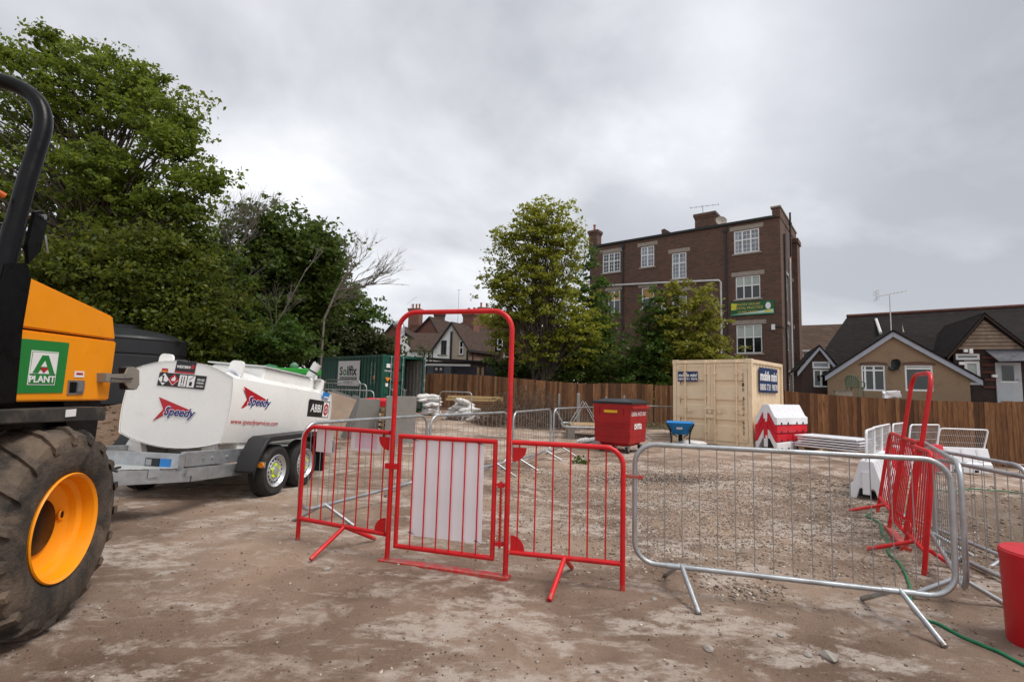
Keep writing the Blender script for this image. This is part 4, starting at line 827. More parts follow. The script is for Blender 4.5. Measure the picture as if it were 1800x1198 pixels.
tree('ivy_tree', 'low bright ivy clump at the foot of the ivy tree', gbase(455, 17.5), 2.4, [ell(450,610,17.5,55,35,50), ell(495,605,17.5,42,34,44), ell(400,628,17,50,22,40)], 110, .14, .30, LM_GRN, .08, 16, up=.3, cat='shrub', group='shrubs along the left boundary')
d = 29
tree('young_sycamore', 'small bright green sycamore just left of the red arch', gbase(625, d, .3), 5.6, [ell(628,560,d,26,32,26), ell(626,525,d,12,14,8), ell(648,555,d,12,10,7), ell(610,595,d,34,32,34)], 70, .20, .40, LM_GRN, .10, 30, up=.4)
d = 28.5
tree('grey_green_bush', 'grey green bush behind the roof of the green container', gbase(650, d, .3), 3.6, [ell(648,606,d,36,18,40), ell(615,605,d,45,28,50), ell(680,616,d,14,10,10), ell(580,610,d,40,30,40)], 90, .18, .40, LM_OLV, .08, 16, up=.3, cat='shrub', group='shrubs along the left boundary')
d = 31
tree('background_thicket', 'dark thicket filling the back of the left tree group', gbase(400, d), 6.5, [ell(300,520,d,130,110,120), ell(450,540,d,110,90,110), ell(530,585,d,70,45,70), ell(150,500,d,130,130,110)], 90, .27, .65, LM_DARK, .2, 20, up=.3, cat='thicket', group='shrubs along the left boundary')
# dead tree with rusty ivy and bare twigs
def bare_tree(name, label, base, paths, m, twig_n, spread, r0=.05, parts=None):
    o = thing(name, base, label, 'bare tree', 0, 'bare branches in the left trees'); bb = Vector(base); b = B()
    def grow(a, dr, L_, r, depth):
        c_ = a+dr*L_; mid = a.lerp(c_, .5)+Vector((random.uniform(-1,1),random.uniform(-1,1),random.uniform(-.4,.8)))*L_*.10
        b.tube([a, mid, c_], [r, r*.8, r*.55], 4 if r < .02 else 6, cap=False)
        if depth <= 0: return
        for k in range(random.choice((2,3,3))):
            nd = (dr+Vector((random.uniform(-1,1),random.uniform(-1,1),random.uniform(-.5,.8)))*spread).normalized(); grow(a.lerp(c_, random.uniform(.45,1)), nd, L_*random.uniform(.55,.85), r*.58, depth-1)
    for pth in paths:
        pp = [Vector(q)-bb for q in pth]; b.tube(pp, [r0*(1-.55*i/(len(pp)-1)) for i in range(len(pp))], 7, cap=False)
        dr = (pp[-1]-pp[-2]).normalized()
        for k in range(twig_n):
            j = random.uniform(.3, 1)*(len(pp)-1); i0 = min(len(pp)-2, int(j)); a = pp[i0].lerp(pp[i0+1], j-i0)
            grow(a, (dr+Vector((random.uniform(-1,1),random.uniform(-1,1),random.uniform(-.3,.8)))*spread).normalized(), random.uniform(.45,.95), r0*.36, 3)
    b.build('branches', m, o, True, angle=80); return o
d = 18.2; g0 = gbase(395, d)
dt_ = bare_tree('dead_tree', 'bare dead tree with pale twigs against the sky and rusty ivy on its trunk', g0, [[g0, P(400,560,d), P(398,470,d), P(405,420,d), P(425,370,d)], [P(398,500,d), P(420,440,d), P(440,395,d), P(470,360,d)], [P(398,480,d), P(392,430,d), P(388,390,d)]], M_BARKP, 9, .55, .055)
C = np.concatenate([PX(x_, y_, d-.3)+RNG.normal(0,1,(260,3))*np.array([.28,.25,.42]) for x_, y_ in ((398,500),(402,540),(410,570),(395,600),(420,530))]); leaf_mesh('dead_ivy', C-np.array(g0), .11, LM_RUST, dt_)
d = 18.6; g0 = gbase(560, d)
bare_tree('dead_branch_tree', 'leaning dead tree with long bare twigs reaching right towards the arch', g0, [[g0, P(570,560,d), P(592,510,d), P(620,497,d), P(655,486,d)], [P(570,560,d), P(598,500,d), P(622,470,d)], [P(592,510,d), P(628,505,d), P(662,497,d)]], M_BARKP, 8, .5, .05)
d = 17.4; g0 = gbase(470, d)
bare_tree('dead_sapling', 'thin grey dead sapling low in front of the ivy tree', g0, [[g0, P(478,580,d), P(500,545,d), P(540,470,d)], [g0, P(450,590,d), P(420,560,d), P(405,535,d)]], M_BARKP, 7, .5, .03)
# trees by the brick building
d = 26.5
tree('field_maple', 'slender yellow green maple standing left of the brick building', gbase(950, d, .1), 10.0,
     [ell(962,400,d,45,45,44), ell(912,440,d,42,45,38), ell(1000,430,d,38,36,28), ell(960,480,d,62,56,62), ell(885,490,d,32,26,20), ell(905,530,d,55,45,50), ell(985,535,d,50,46,44), ell(960,590,d,70,50,60), ell(1020,600,d,40,50,36), ell(874,500,d,10,8,5), ell(940,385,d,26,26,16), ell(895,415,d,22,22,10), ell(968,360,d,10,14,5), ell(1025,560,d,26,36,14)],
     54, .155, .34, LM_YEL, .14, 330, stems=3, trunk_top=.86, up=.45, flat=.5)
tree('shade_maple', 'darker green sapling clump against the left end of the brick building', gbase(1045, 28.5, .1), 7.0, [ell(1045,530,28.5,20,50,26), ell(1050,590,28.5,34,44,44), ell(1010,620,28,46,36,44), ell(1030,470,28.5,12,34,10)], 70, .20, .42, LM_GRN, .10, 40, stems=2, up=.4)
d = 25.0
for px, top, rx, lab in ((1150, 515, 42, 'left bushy young maple in front of the brick building'), (1188, 495, 44, 'middle young maple with reddish tips in front of the brick building'), (1235, 500, 42, 'right young maple reaching the white waste pipe')):
    tree('young_maple', lab, gbase(px, d, -.05), 5.4, [ell(px,top+12,d,rx*.16,16,5), ell(px-2,top+40,d,rx*.34,26,12), ell(px,top+85,d,rx*.7,38,30), ell(px+4,top+125,d,rx*.95,42,46), ell(px,top+160,d,rx,32,44)], 50, .17, .32, LM_YEL2 if px != 1150 else LM_GRN, .07, 40, stems=3, trunk_top=.85, up=.45, group='young maples behind the fence')
tree('hedge_bush', 'dark green shrub filling the ground behind the back fence', gbase(1060, 26.5), 2.6, [ell(1075,650,26.5,40,28,40), ell(1130,645,26,45,30,40), ell(1000,645,27,45,25,36), ell(950,640,28,35,25,24), ell(1020,655,28,60,22,46), ell(900,650,29,40,22,24)], 80, .17, .4, LM_DARK, .06, 10, cat='shrub', group='shrubs behind the back fence', stems=2)
tree('overhanging_branch', 'loose leafy branches showing above the top right of the arch', gbase(905, 29, .2), 6.2, [ell(880,565,29,26,16,14), ell(905,560,29,30,22,20), ell(895,600,29,22,18,10)], 36, .19, .36, LM_YEL2, .06, 24, up=.4, trunk_top=.8)
# bramble heap: a tangle of dead canes
def cane_heap(name, label, base, rx, ry, h, n, m):
    o = thing(name, base, label, 'brush heap'); b = B()
    for i in range(n):
        a = random.uniform(0, 6.28); rr = math.sqrt(random.random()); x = rx*rr*math.cos(a); y = ry*rr*math.sin(a); hh = h*(1-.75*rr**1.7)*random.uniform(.45,1.08)
        q = Vector((random.uniform(-1,1), random.uniform(-1,1), 0))*random.uniform(.2,.9); p0 = Vector((x,y,hh*random.uniform(0,.5)-.03)); p2 = p0+q+Vector((0,0,random.uniform(-.25,.35))); p1 = p0.lerp(p2,.5)+Vector((0,0,random.uniform(.05,.45)*hh))
        p2.z = min(max(0,p2.z), hh); p1.z = min(p1.z, hh*1.05); b.tube([p0,p1,p2], [.007,.006,.003], 3, cap=False)
    b.build('canes', m, o); return o
M_CANE = mat('dead_cane', (.145,.095,.065), .95, 0, .5, 3)
p = P(925, 752, 19.3); hp = cane_heap('bramble_heap', 'tall heap of dead brown brambles in front of the back fence', (p.x, p.y, gz(p)), 2.1, 1.5, 2.0, 1900, M_CANE)
hn = 2600; a = RNG.random(hn)*6.28; rr = np.sqrt(RNG.random(hn)); zz = RNG.random(hn)**.8*1.75*(1-.75*rr**1.7); leaf_mesh('dead_leaves', np.stack([2.0*rr*np.cos(a), 1.4*rr*np.sin(a), zz], 1), .075, LM_RUST_ := leafmat('bramble_leaf', (.05,.035,.022), (.10,.065,.04), (.17,.12,.08)), hp)
p = P(1020, 748, 20.5); cane_heap('bramble_heap', 'lower spread of dead brambles behind the grey posts', (p.x, p.y, gz(p)), 2.2, 1.1, .95, 1000, M_CANE)
p = P(1160, 752, 21.0); cane_heap('dry_weed_patch', 'low dry weeds at the fence foot left of the tan container', (p.x, p.y, gz(p)-.02), 1.7, .6, .4, 500, mat('dry_weed', (.16,.14,.075), .95, 0, .4, 3))
p = G(1022, 813); wd = thing('weed', (p.x, p.y, gr_z(p.x,p.y)), 'small green weed growing in the dirt in front of the red bin', 'weed'); leaf_mesh('leaves', np.stack([RNG.normal(0,.10,90), RNG.normal(0,.07,90), np.abs(RNG.normal(0,.05,90))+.01], 1), .07, LM_GRN, wd)
p = P(745, 622, 24.2); wd = thing('roof_weed', (p.x, p.y, p.z-.12), 'weedy tuft hanging over the top of the green container', 'weed'); leaf_mesh('leaves', RNG.normal(0,1,(160,3))*np.array([.26,.2,.20])+np.array([0,0,.25]), .12, LM_OLV, wd); B().tube([(0,0,-.2),(0,0,.35)], .012, 5).build('stem', M_BARK, wd)
# ================================================================== barriers
def rot_thing(name, p, ang, lean, label, cat, group=None):
    o = thing(name, p, label, cat, 0, group); o.rotation_mode = 'XYZ'; o.rotation_euler = (Matrix.Rotation(ang,4,'Z') @ Matrix.Rotation(lean,4,'X')).to_euler(); return o
def rrpath(x0, x1, z0, z1, r, n=6):
    return [(x, 0, z) for x, z in rrect(x0, x1, z0, z1, r, n)]
def barrier(p0, p1, label, L_=None, h=1.1, lean=0.0, dz=0.0, nb=15, wire=.0032, z0=.17, feet=True, tr=.0195):
    p0 = Vector(p0); p1 = Vector(p1); d_ = p1-p0; L_ = L_ or math.hypot(d_.x, d_.y); ang = math.atan2(d_.y, d_.x)
    o = rot_thing('crowd_barrier', (p0.x, p0.y, gr_z(p0.x, p0.y)+dz), ang, lean, label, 'barrier', 'silver crowd barriers')
    B().tube(rrpath(tr, L_-tr, z0+tr, h-tr, .16), tr, 10, closed=True).build('frame', M_GALV, o, True)
    src = None
    for k in range(nb):
        x = .12+(L_-.24)*k/(nb-1); e_ = 0.0
        if src is None: src = B().cyl((0,0,z0+.045),(0,0,h-.025),wire,6).build('bar', M_WIRE, o); src.location = (x,0,0)
        else: inst('bar', src, o, Matrix.Translation((x,0,0)))
    if feet:
        for x in (.36, L_-.36):
            B().cyl((x-.01,.0,z0+.03),(x-.10,.34,.0),.0185,10).cyl((x+.01,0,z0+.03),(x+.10,-.34,.0),.0185,10).cyl((x-.10,0,z0+tr),(x+.10,0,z0+tr),.0225,10).build('foot', M_GALV, o, True)
    return o
def gp(px, py, z=0): q = G(px, py, z); return (q.x, q.y, 0)
def along(a, b, L_): a = Vector(a); b = Vector(b); d_ = (b-a); d_.z = 0; return a, a+d_.normalized()*L_
# the chain that closes off the yard
barrier(*along((-2.13,5.22,0), (-1.2,7.2,0), 2.25), 'silver barrier tied behind the left red barrier panel')
barrier((-1.16,7.35,0), (-.02,9.2,0), 'silver barrier seen through the red gate arch')
barrier((.06,9.25,0), (.93,11.35,0), 'silver barrier just right of the gate post behind the red panel')
barrier((1.0,11.6,0), (2.33,13.55,0), 'silver barrier in front of the tube trolley, left of the red bin')
barrier((2.42,13.75,0), (3.75,15.4,0), 'silver barrier half hidden behind the red bin')
barrier((3.95,16.2,0), (6.05,17.1,0), 'silver barrier between red bin and tan container')
a, b = along((.985,4.06,0), (3.09,3.50,0), 2.15); barrier(a, b, 'long silver barrier in the right foreground joined to the red gate', nb=16, h=1.12)
barrier((3.25,3.66,0), (4.50,5.52,0), 'silver barrier standing end on at the right foreground corner', nb=17, wire=.003)
barrier((5.10,6.85,0), (4.66,4.55,0), 'silver barrier standing behind the folded red gate', dz=-.16, nb=15)
barrier((4.40,5.30,0), (4.00,3.05,0), 'silver barrier running out of frame behind the red drum', dz=-.16, nb=15)
for k, (xa, xb, d_, lab) in enumerate(((556,655,16.6,'front one of three silver barriers stacked by the green container'), (546,645,17.3,'middle one of three silver barriers stacked by the green container'), (566,632,18.6,'rear one of three silver barriers stacked by the green container'))):
    p0 = P(xa, 720, d_+.6); p1 = P(xb, 720, d_); barrier((p0.x,p0.y,0), (p1.x,p1.y,0), lab, L_=2.2 if k < 2 else 1.7, h=1.16+.05*k)
p0 = P(771,730,20.2); p1 = P(829,730,19.6); barrier((p0.x,p0.y,0), (p1.x,p1.y,0), 'short looking silver barrier beside the sacks and timber', h=1.12, nb=9)
# clip between the right red barrier and the long silver one
B().bb(-.01,.13,-.012,.012,-.012,.012).build('barrier_clip', M_RED)
o = bpy.data.objects['barrier_clip']; o.location = (.93,4.03,.84); o.rotation_euler = (0,0,-.26); tag(o, 'red clip joining red barrier to long silver barrier', 'clip')
# ================================================================== red barrier panels and gate
TR = .0205
def red_panel(p_end, p_post, label, flip=False, bars=7, h=1.07, lean=0.0, foot_at=.55):
    """panel hung on a gate post: rounded outer top corner, outer leg to the ground, one splayed foot"""
    a = Vector(p_end); b_ = Vector(p_post); d_ = b_-a; L_ = math.hypot(d_.x, d_.y)-.03; ang = math.atan2(d_.y, d_.x)
    o = rot_thing('red_barrier_panel', (a.x, a.y, gr_z(a.x, a.y)), ang, lean, label, 'barrier', 'red pedestrian barrier panels')
    r = .14; B().tube([(0,0,0),(0,0,.5),(0,0,h-r)]+[(r-r*math.cos(t_), 0, h-r+r*math.sin(t_)) for t_ in np.linspace(.2, PI/2, 6)]+[(L_*.6,0,h),(L_,0,h)], TR, 12).build('frame', M_RED, o, True)
    B().cyl((0,0,.20),(L_,0,.20),TR*.95,12).build('bottom_rail', M_RED, o, True); src = None
    for k in range(bars):
        x = .13+(L_-.19)*k/(bars-1) if bars > 1 else L_/2
        if src is None: src = B().cyl((0,0,.20),(0,0,h),.0063,8).build('bar', M_RED, o, True); src.location = (x,0,0)
        else: inst('bar', src, o, Matrix.Translation((x,0,0)))
    x = L_*foot_at; B().cyl((x,0,.20),(x-.02,-.36,.012),.019,10).cyl((x,0,.20),(x+.06,.36,.012),.019,10).build('foot', M_RED, o, True)
    for z, s in ((h-.02,-1),(.20,1)):
        pts = [(0,0)]+[(-.115*math.cos(t_), s*.115*math.sin(t_)) for t_ in np.linspace(0, PI/2, 9)]
        M2 = frame((L_-.005, -.004, z+ (s*.02)), (1,0,0), Z); B().prism(pts if s > 0 else pts[::-1], M2, .008).build('hinge_plate', M_RED, o)
    return o
def gate(pL, pR, label, lean=0.0, H=2.16, panel=True):
    a = Vector(pL); b_ = Vector(pR); d_ = b_-a; L_ = math.hypot(d_.x, d_.y); ang = math.atan2(d_.y, d_.x)
    o = rot_thing('pedestrian_gate', (a.x, a.y, gr_z(a.x, a.y)), ang, lean, label, 'gate', 'red arched pedestrian gates')
    r = .17; B().tube([(0,0,.004),(0,0,1),(0,0,H-r)]+[(r-r*math.cos(t_),0,H-r+r*math.sin(t_)) for t_ in np.linspace(.15,PI/2,8)]+[(L_-r+r*math.sin(t_),0,H-r+r*math.cos(t_)) for t_ in np.linspace(0,PI/2-.15,8)]+[(L_,0,H-r),(L_,0,1),(L_,0,.004)], TR*1.06, 14).build('arch', M_RED, o, True)
    B().bb(-.06,L_+.035,-.045,.045,-.03,.014).build('base_plate', M_RED, o)
    x0, x1, z0, z1 = .075, L_-.115, .135, 1.065
    lf = B().cyl((x0-.012,0,z1),(x1+.012,0,z1),TR,12).cyl((x0-.012,0,z0),(x1+.012,0,z0),TR,12).cyl((x0,0,z0),(x0,0,z1),TR*.95,12).cyl((x1,0,z0),(x1,0,z1),TR*.95,12).build('gate_leaf', M_RED, o, True); src = None
    for k in range(6):
        x = x0+.14+(x1-x0-.28)*k/5
        if src is None: src = B().cyl((0,0,z0),(0,0,z1),.0063,8).build('gate_bar', M_RED, lf, True); src.location = (x,-.012,0)
        else: inst('gate_bar', src, lf, Matrix.Translation((x,-.012,0)))
    if panel:
        B().bb(x0+.13, x1-.10, .004, .010, z0+.10, z1-.022).build('infill_sheet', M_WHITE, lf)
        for x, z in ((x0+.14,z1-.02),(x1-.14,z1-.02),(x0+.14,z0+.13),(x1-.14,z0+.12)): B().tube([(x-.012,-.018,z),(x,-.024,z+.012),(x+.012,-.018,z),(x,.014,z-.012)], .003, 5, closed=True).cyl((x+.01,-.02,z),(x+.05,-.03,z-.01),.002,5).build('cable_tie', M_BLACK, lf)
    B().cyl((x1,0,.72),(L_,0,.72),.008,8).cyl((x1,0,.25),(L_,0,.25),.008,8).cyl(((x1+L_)/2,0,.22),((x1+L_)/2,0,.75),.009,8).bb((x1+L_)/2-.025,(x1+L_)/2+.025,-.02,.02,.70,.735).bb((x1+L_)/2-.03,(x1+L_)/2+.03,-.02,.02,.24,.27).build('latch_rod', M_RED, o, True)
    B().tube([((x1+L_)/2+.016*math.cos(t_), .016*math.sin(t_), .30+.38*t_/(2*PI*14)) for t_ in np.linspace(0, 2*PI*14, 150)], .0028, 4).build('spring', M_RED, o)
    for z in (.80,): B().bb(-.055,x0+.01,-.022,.022,z-.02,z+.025).build('hinge', M_RED, o)
    return o
pA, pB = G(680,984), G(888,1013); eL, eR = G(523,951), G(1094,1037)
gt = gate(pA, pB, 'red arched pedestrian gate with white sheet on its leaf, in the foreground centre')
red_panel(eL, pA, 'red barrier panel left of the gate with paper notices')
# right panel is mirrored: leg at the far right
o_ = red_panel(eR, pB, 'red barrier panel between the gate and the long silver barrier', bars=6, foot_at=.5)
# folded second gate leaning at the right
q = [G(1541,898), G(1563,930), G(1592,964), G(1624,1003)]
q[0] = q[1]+(q[0]-q[1]).normalized()*.98; 
red_panel(q[0], q[1], 'far red panel of the folded gate set at the right', lean=-.16)
gate(q[1], q[2], 'second red arched gate leaning beside the white barriers', lean=-.16, panel=False, H=1.80)
red_panel(q[3], q[2], 'near red panel of the folded gate set at the right', lean=.10)
w2 = thing('white_tube_bundle', ((q[1].x+q[2].x)/2+.10, (q[1].y+q[2].y)/2+.02, gr_z(q[2].x, q[2].y)), 'white plastic strips standing inside the folded red gate', 'strips', math.atan2(q[2].y-q[1].y, q[2].x-q[1].x))
for k in range(4): B().box((k*.075-.12, 0.10, .55), (.030,.006,.80), Matrix.Rotation(-.16,3,'X')).build('strip', M_WHITE, w2)
# notices tied to the left panel
def notice(M, x0, x1, y0, y1, label, lines):
    o = B().prism([(x0,y0),(x1,y0),(x1,y1),(x0,y1)], M, .002).build('notice_sheet', M_PAPER); tag(o, label, 'notice', 'paper notices'); return o
dv_ = (pA-eL).normalized(); Fp = Face(Matrix(), frame((eL.x, eL.y+.02, 0), dv_, Z))
for (x0,x1,yt,yb,lab) in ((552,580,752,795,'narrow white notice tied behind the left end of the red panel'), (613,667,756,794,'wide white notice sheet hung on the red panel beside the gate')):
    r = Fp.rect(x0,x1,yt,yb); no = notice(Fp.w @ Matrix.Translation((0,0,-.03)), *r, lab, 0)
    if x0 > 600:
        pk = mat('pale_pink_print', (.74,.60,.72), .7, 0, .03); plate('printed_block', Fp.w @ Matrix.Translation((0,0,-.03)), r[0]+.05, r[1]-.05, r[2]+.03, r[3]-.04, pk, no, .001)
        text('faint_lettering', 'SITE', Fp.w @ Matrix.Translation((0,0,-.03)), (r[0]+r[1])/2, r[3]-.07, .12, .03, M_WHITE, no) if False else None
# ================================================================== fuel bowser trailer
BWZ = math.radians(-8.0); BO = Vector((-3.49, 6.2, 0))
bow = thing('fuel_bowser', BO, 'white fuel bowser trailer with red and blue logos on a galvanised chassis', 'trailer', BWZ); MBW = rootM(bow)
MT_ = Matrix.Translation((-.73, 0, .785)) @ Matrix.Rotation(math.radians(-5.4),4,'X') @ Matrix.Rotation(math.radians(3.2),4,'Y')
M_TANK = mat('white_tank_paint', (.80,.79,.765), .28, 0, .03, 2, .02, 8, dirt=(.42,.38,.33), dirt_amt=.04, dirt_scale=3, coat=.3)
TH_, HWd, TL = .80, .70, 2.62
def section(s=1.0, grow=0.0):
    hw, h = HWd*s+grow, TH_*s+grow*2; zc = TH_/2; pts = []
    def seg(p, q, bulge, n=10):
        p = Vector(p); q = Vector(q); d_ = (q-p); nrm = Vector((d_.y, -d_.x)).normalized()
        for i in range(n): t_ = i/n; pts.append(p.lerp(q, t_)+nrm*bulge*4*t_*(1-t_))
    seg((-hw,zc-h/2),(hw,zc-h/2),.125*s); seg((hw,zc-h/2),(hw,zc+h/2),.045*s,8); seg((hw,zc+h/2),(-hw,zc+h/2),.155*s); seg((-hw,zc+h/2),(-hw,zc-h/2),.045*s,8)
    return pts
def ring(y, s=1.0, g=0.0): return [Vector((p.x, y, p.y)) for p in section(s, g)]
tk = B(MT_).loft([ring(.0,.985), ring(.0,1.0), ring(.03,1.0), ring(TL-.16,1.0), ring(TL-.05,.985), ring(TL,.93)]).build('tank', M_TANK, bow, True, angle=35)
B(MT_).loft([ring(-.012,1.0,.008), ring(.022,1.0,.008)], cap=False).build('end_rim', M_TANK, tk, True)
FE = Face(MBW, MT_ @ frame((0,-.004,0),(1,0,0),Z)); FS = Face(MBW, MT_ @ frame((HWd+.040,0,0),(0,1,0),Z))
# decals
M_DR = mat('decal_red', (.45,.008,.018), .4, 0, .03); M_DB_ = mat('decal_blue', (.012,.02,.17), .4, 0, .03); M_DK = mat('decal_black', (.012,.012,.013), .4, 0, .05); M_DW = mat('decal_white', (.78,.77,.76), .4, 0, .02); M_DLB = mat('decal_light_blue', (.02,.20,.55), .4, 0, .05); M_DO = mat('decal_orange', (.80,.25,.01), .4)
def speedy(F, x0, x1, yt, yb, parent, curve=None):
    r = F.rect(x0,x1,yt,yb); w, h = r[1]-r[0], r[3]-r[2]; X = lambda a: r[0]+a*w; Y = lambda a: r[2]+a*h
    poly('logo_arrow', F.l, [(X(.03),Y(1)),(X(.83),Y(.60)),(X(.83),Y(.55)),(X(.33),Y(.40)),(X(0),Y(0)),(X(.20),Y(.52))], M_DR, parent, .002, .002)
    text('logo_halo', 'Speedy', F.l, X(.62), Y(.42), w*.80, h*.52, M_DW, parent, .05, .28, .005); text('logo_lettering', 'Speedy', F.l, X(.62), Y(.42), w*.76, h*.46, M_DB_, parent, .022, .28, .007)
speedy(FE, 272, 345, 700, 744, tk); speedy(FS, 422, 476, 682, 726, tk)
r = FS.rect(405,488,736,750); text('web_lettering', 'www.speedyservices.com', FS.l, (r[0]+r[1])/2, (r[2]+r[3])/2, r[1]-r[0], .08, M_DR, tk, -.004, .2, .004)
r = FE.rect(278,362,657,681); pt = plate('hazard_plate', FE.l, *r, M_DK, tk, .003, .001); w, h = r[1]-r[0], r[3]-r[2]; dz = .0045
for k, m_ in enumerate((M_DW, M_DR)):
    cx, cy = r[0]+w*(.115+.21*k), (r[2]+r[3])/2; a = h*.46; poly('hazard_diamond', FE.l, [(cx-a,cy),(cx,cy-a),(cx+a,cy),(cx,cy+a)], m_, pt, .001, dz)
    if k == 0: poly('dead_tree_mark', FE.l, [(cx-.04,cy-.04),(cx-.015,cy-.03),(cx-.02,cy+.03),(cx-.045,cy+.045),(cx,cy+.05),(cx+.0,cy-.02),(cx+.05,cy-.035),(cx+.05,cy-.045)], M_DK, pt, .001, dz+.0012)
    else:
        poly('flame_mark', FE.l, [(cx-.03,cy),(cx-.018,cy+.03),(cx-.006,cy+.02),(cx+.005,cy+.055),(cx+.03,cy+.02),(cx+.025,cy-.01),(cx-.02,cy-.012)], M_DW, pt, .001, dz+.0012); poly('diamond_edge', FE.l, [(cx-a*.9,cy),(cx-a*.82,cy),(cx,cy-a*.82),(cx+a*.82,cy),(cx+a*.9,cy),(cx,cy-a*.9)], M_DW, pt, .001, dz+.0012)
for k in range(2):
    x_ = r[0]+w*(.445+.175*k); poly('handling_label', FE.l, [(x_,r[2]+h*.08),(x_+w*.155,r[2]+h*.08),(x_+w*.155,r[3]-h*.08),(x_,r[3]-h*.08)], M_DW, pt, .001, dz)
    if k == 0:
        for j in (.3,.62): poly('arrow_mark', FE.l, [(x_+w*.155*j,r[2]+h*.28),(x_+w*.155*j+.012,r[2]+h*.28),(x_+w*.155*j+.012,r[3]-h*.16),(x_+w*.155*j,r[3]-h*.16)], M_DK, pt, .001, dz+.0012)
        poly('base_mark', FE.l, [(x_+w*.03,r[2]+h*.16),(x_+w*.13,r[2]+h*.16),(x_+w*.13,r[2]+h*.20),(x_+w*.03,r[2]+h*.20)], M_DK, pt, .001, dz+.0012)
    else: poly('package_mark', FE.l, [(x_+w*.05,r[2]+h*.18),(x_+w*.11,r[2]+h*.18),(x_+w*.11,r[2]+h*.48),(x_+w*.05,r[2]+h*.48)], M_DK, pt, .001, dz+.0012); poly('cross_mark', FE.l, [(x_+w*.03,r[3]-h*.38),(x_+w*.05,r[3]-h*.38),(x_+w*.13,r[3]-h*.14),(x_+w*.11,r[3]-h*.14)], M_DK, pt, .001, dz+.0012)
text('plate_lettering', 'UN1202', FE.l, r[0]+w*.90, r[2]+h*.68, w*.15, h*.16, M_DW, pt, .01, 0, dz); text('plate_lettering', 'DIESEL', FE.l, r[0]+w*.90, r[2]+h*.45, w*.15, h*.13, M_DW, pt, .01, 0, dz); text('plate_lettering', 'WESTERN', FE.l, r[0]+w*.90, r[2]+h*.20, w*.15, h*.10, M_DW, pt, .02, .2, dz)
r = FE.rect(309,344,635,656); pt = plate('maker_plate', FE.l, *r, M_DK, tk, .003, .001); w, h = r[1]-r[0], r[3]-r[2]; text('plate_lettering', 'WESTERN', FE.l, r[0]+w*.42, r[2]+h*.52, w*.70, h*.24, M_DW, pt, .03, .25, dz); poly('plate_dot', FE.l, [(r[0]+w*.87+.025*math.cos(a), r[2]+h*.58+.03*math.sin(a)) for a in np.linspace(0,6.28,7)[:-1]], M_DR, pt, .001, dz); poly('plate_stripe', FE.l, [(r[0],r[2]),(r[1],r[2]),(r[1],r[2]+h*.13),(r[0],r[2]+h*.13)], M_DR, pt, .001, dz)
r = FE.rect(284.5,295,647,655); pt = plate('red_sticker', FE.l, *r, M_DR, tk, .002, .001); poly('sticker_band', FE.l, [(r[0]+.01,r[2]+.01),(r[1]-.01,r[2]+.01),(r[1]-.01,r[2]+.03),(r[0]+.01,r[2]+.03)], M_DO, pt, .001, .0035)
r = FS.rect(541,578,703,733); pt = plate('side_plate', FS.l, *r, M_DK, tk, .003, .003); w, h = r[1]-r[0], r[3]-r[2]; text('plate_lettering', 'ABBI', FS.l, r[0]+w*.36, r[2]+h*.52, w*.50, h*.46, M_DW, pt, .02, 0, .0065)
poly('plate_white', FS.l, [(r[0]+w*.70,r[2]+h*.05),(r[0]+w*.97,r[2]+h*.05),(r[0]+w*.97,r[3]-h*.05),(r[0]+w*.70,r[3]-h*.05)], M_DW, pt, .001, .0065); hx = lambda s: [(r[0]+w*.835+s*w*.12*math.cos(a), r[2]+h*.5+s*h*.40*math.sin(a)) for a in np.linspace(PI/2, PI/2+6.2832, 7)[:-1]]
poly('hexagon_mark', FS.l, hx(1), M_DR, pt, .001, .0078); poly('hexagon_inner', FS.l, hx(.55), M_DW, pt, .001, .009); poly('hexagon_core', FS.l, hx(.36), M_DR, pt, .001, .0102)
r = FS.rect(567,579,689,700); pt = plate('blue_sticker', FS.l, *r, M_DLB, tk, .002, .003); poly('sticker_band', FS.l, [(r[0]+.05,r[2]+.01),(r[1]-.01,r[2]+.01),(r[1]-.01,r[2]+.03),(r[0]+.05,r[2]+.03)], M_DW, pt, .001, .0055)
# lugs, hatch box, filler and document on top
def lug(x, y, nm='lifting_lug'): B(MT_).prism(rrect(-.10,.10,0,.22,.06), frame((x, y, TH_+.02), (1,0,0), Z), .03).build(nm, M_TANK, bow, True)
lug(-.38, .10); lug(.55, .22); lug(.56, TL-.35); lug(-.5, TL-.35)
B(MT_).bbev(-.32,.52,.85,2.25,TH_+.03,TH_+.235,.03).build('hatch_box', M_TANK, bow); B(MT_).bb(-.35,.55,.80,2.1,TH_+.236,TH_+.255).build('hatch_lid', mat('lid_grey', (.52,.54,.54), .4, 0, .05), bow)
fl = B(MT_).tube([(.36,2.32,TH_+.05),(.36,2.30,TH_+.22),(.40,2.30,TH_+.30),(.47,2.32,TH_+.50)], .075, 16).build('filler_pipe', mat('filler_white', (.60,.60,.58), .4, 0, .05), bow, True)
B(MT_).cyl((.415,2.306,TH_+.345),(.425,2.31,TH_+.37),.079,16).cyl((.37,2.30,TH_+.23),(.38,2.30,TH_+.25),.080,16).build('filler_band', M_BLACK, fl, True); B(MT_).bb(.2,.62,2.18,2.42,TH_+.20,TH_+.225).build('filler_tray', mat('tray_grey', (.34,.34,.32), .5), bow)
B(MT_).add([(.48,.30,TH_+.0),(.64,.26,TH_-.03),(.60,.16,TH_+.10),(.46,.20,TH_+.13)], [(0,1,2,3)]).build('document_pouch', mat('pouch', (.66,.68,.76), .25), bow)
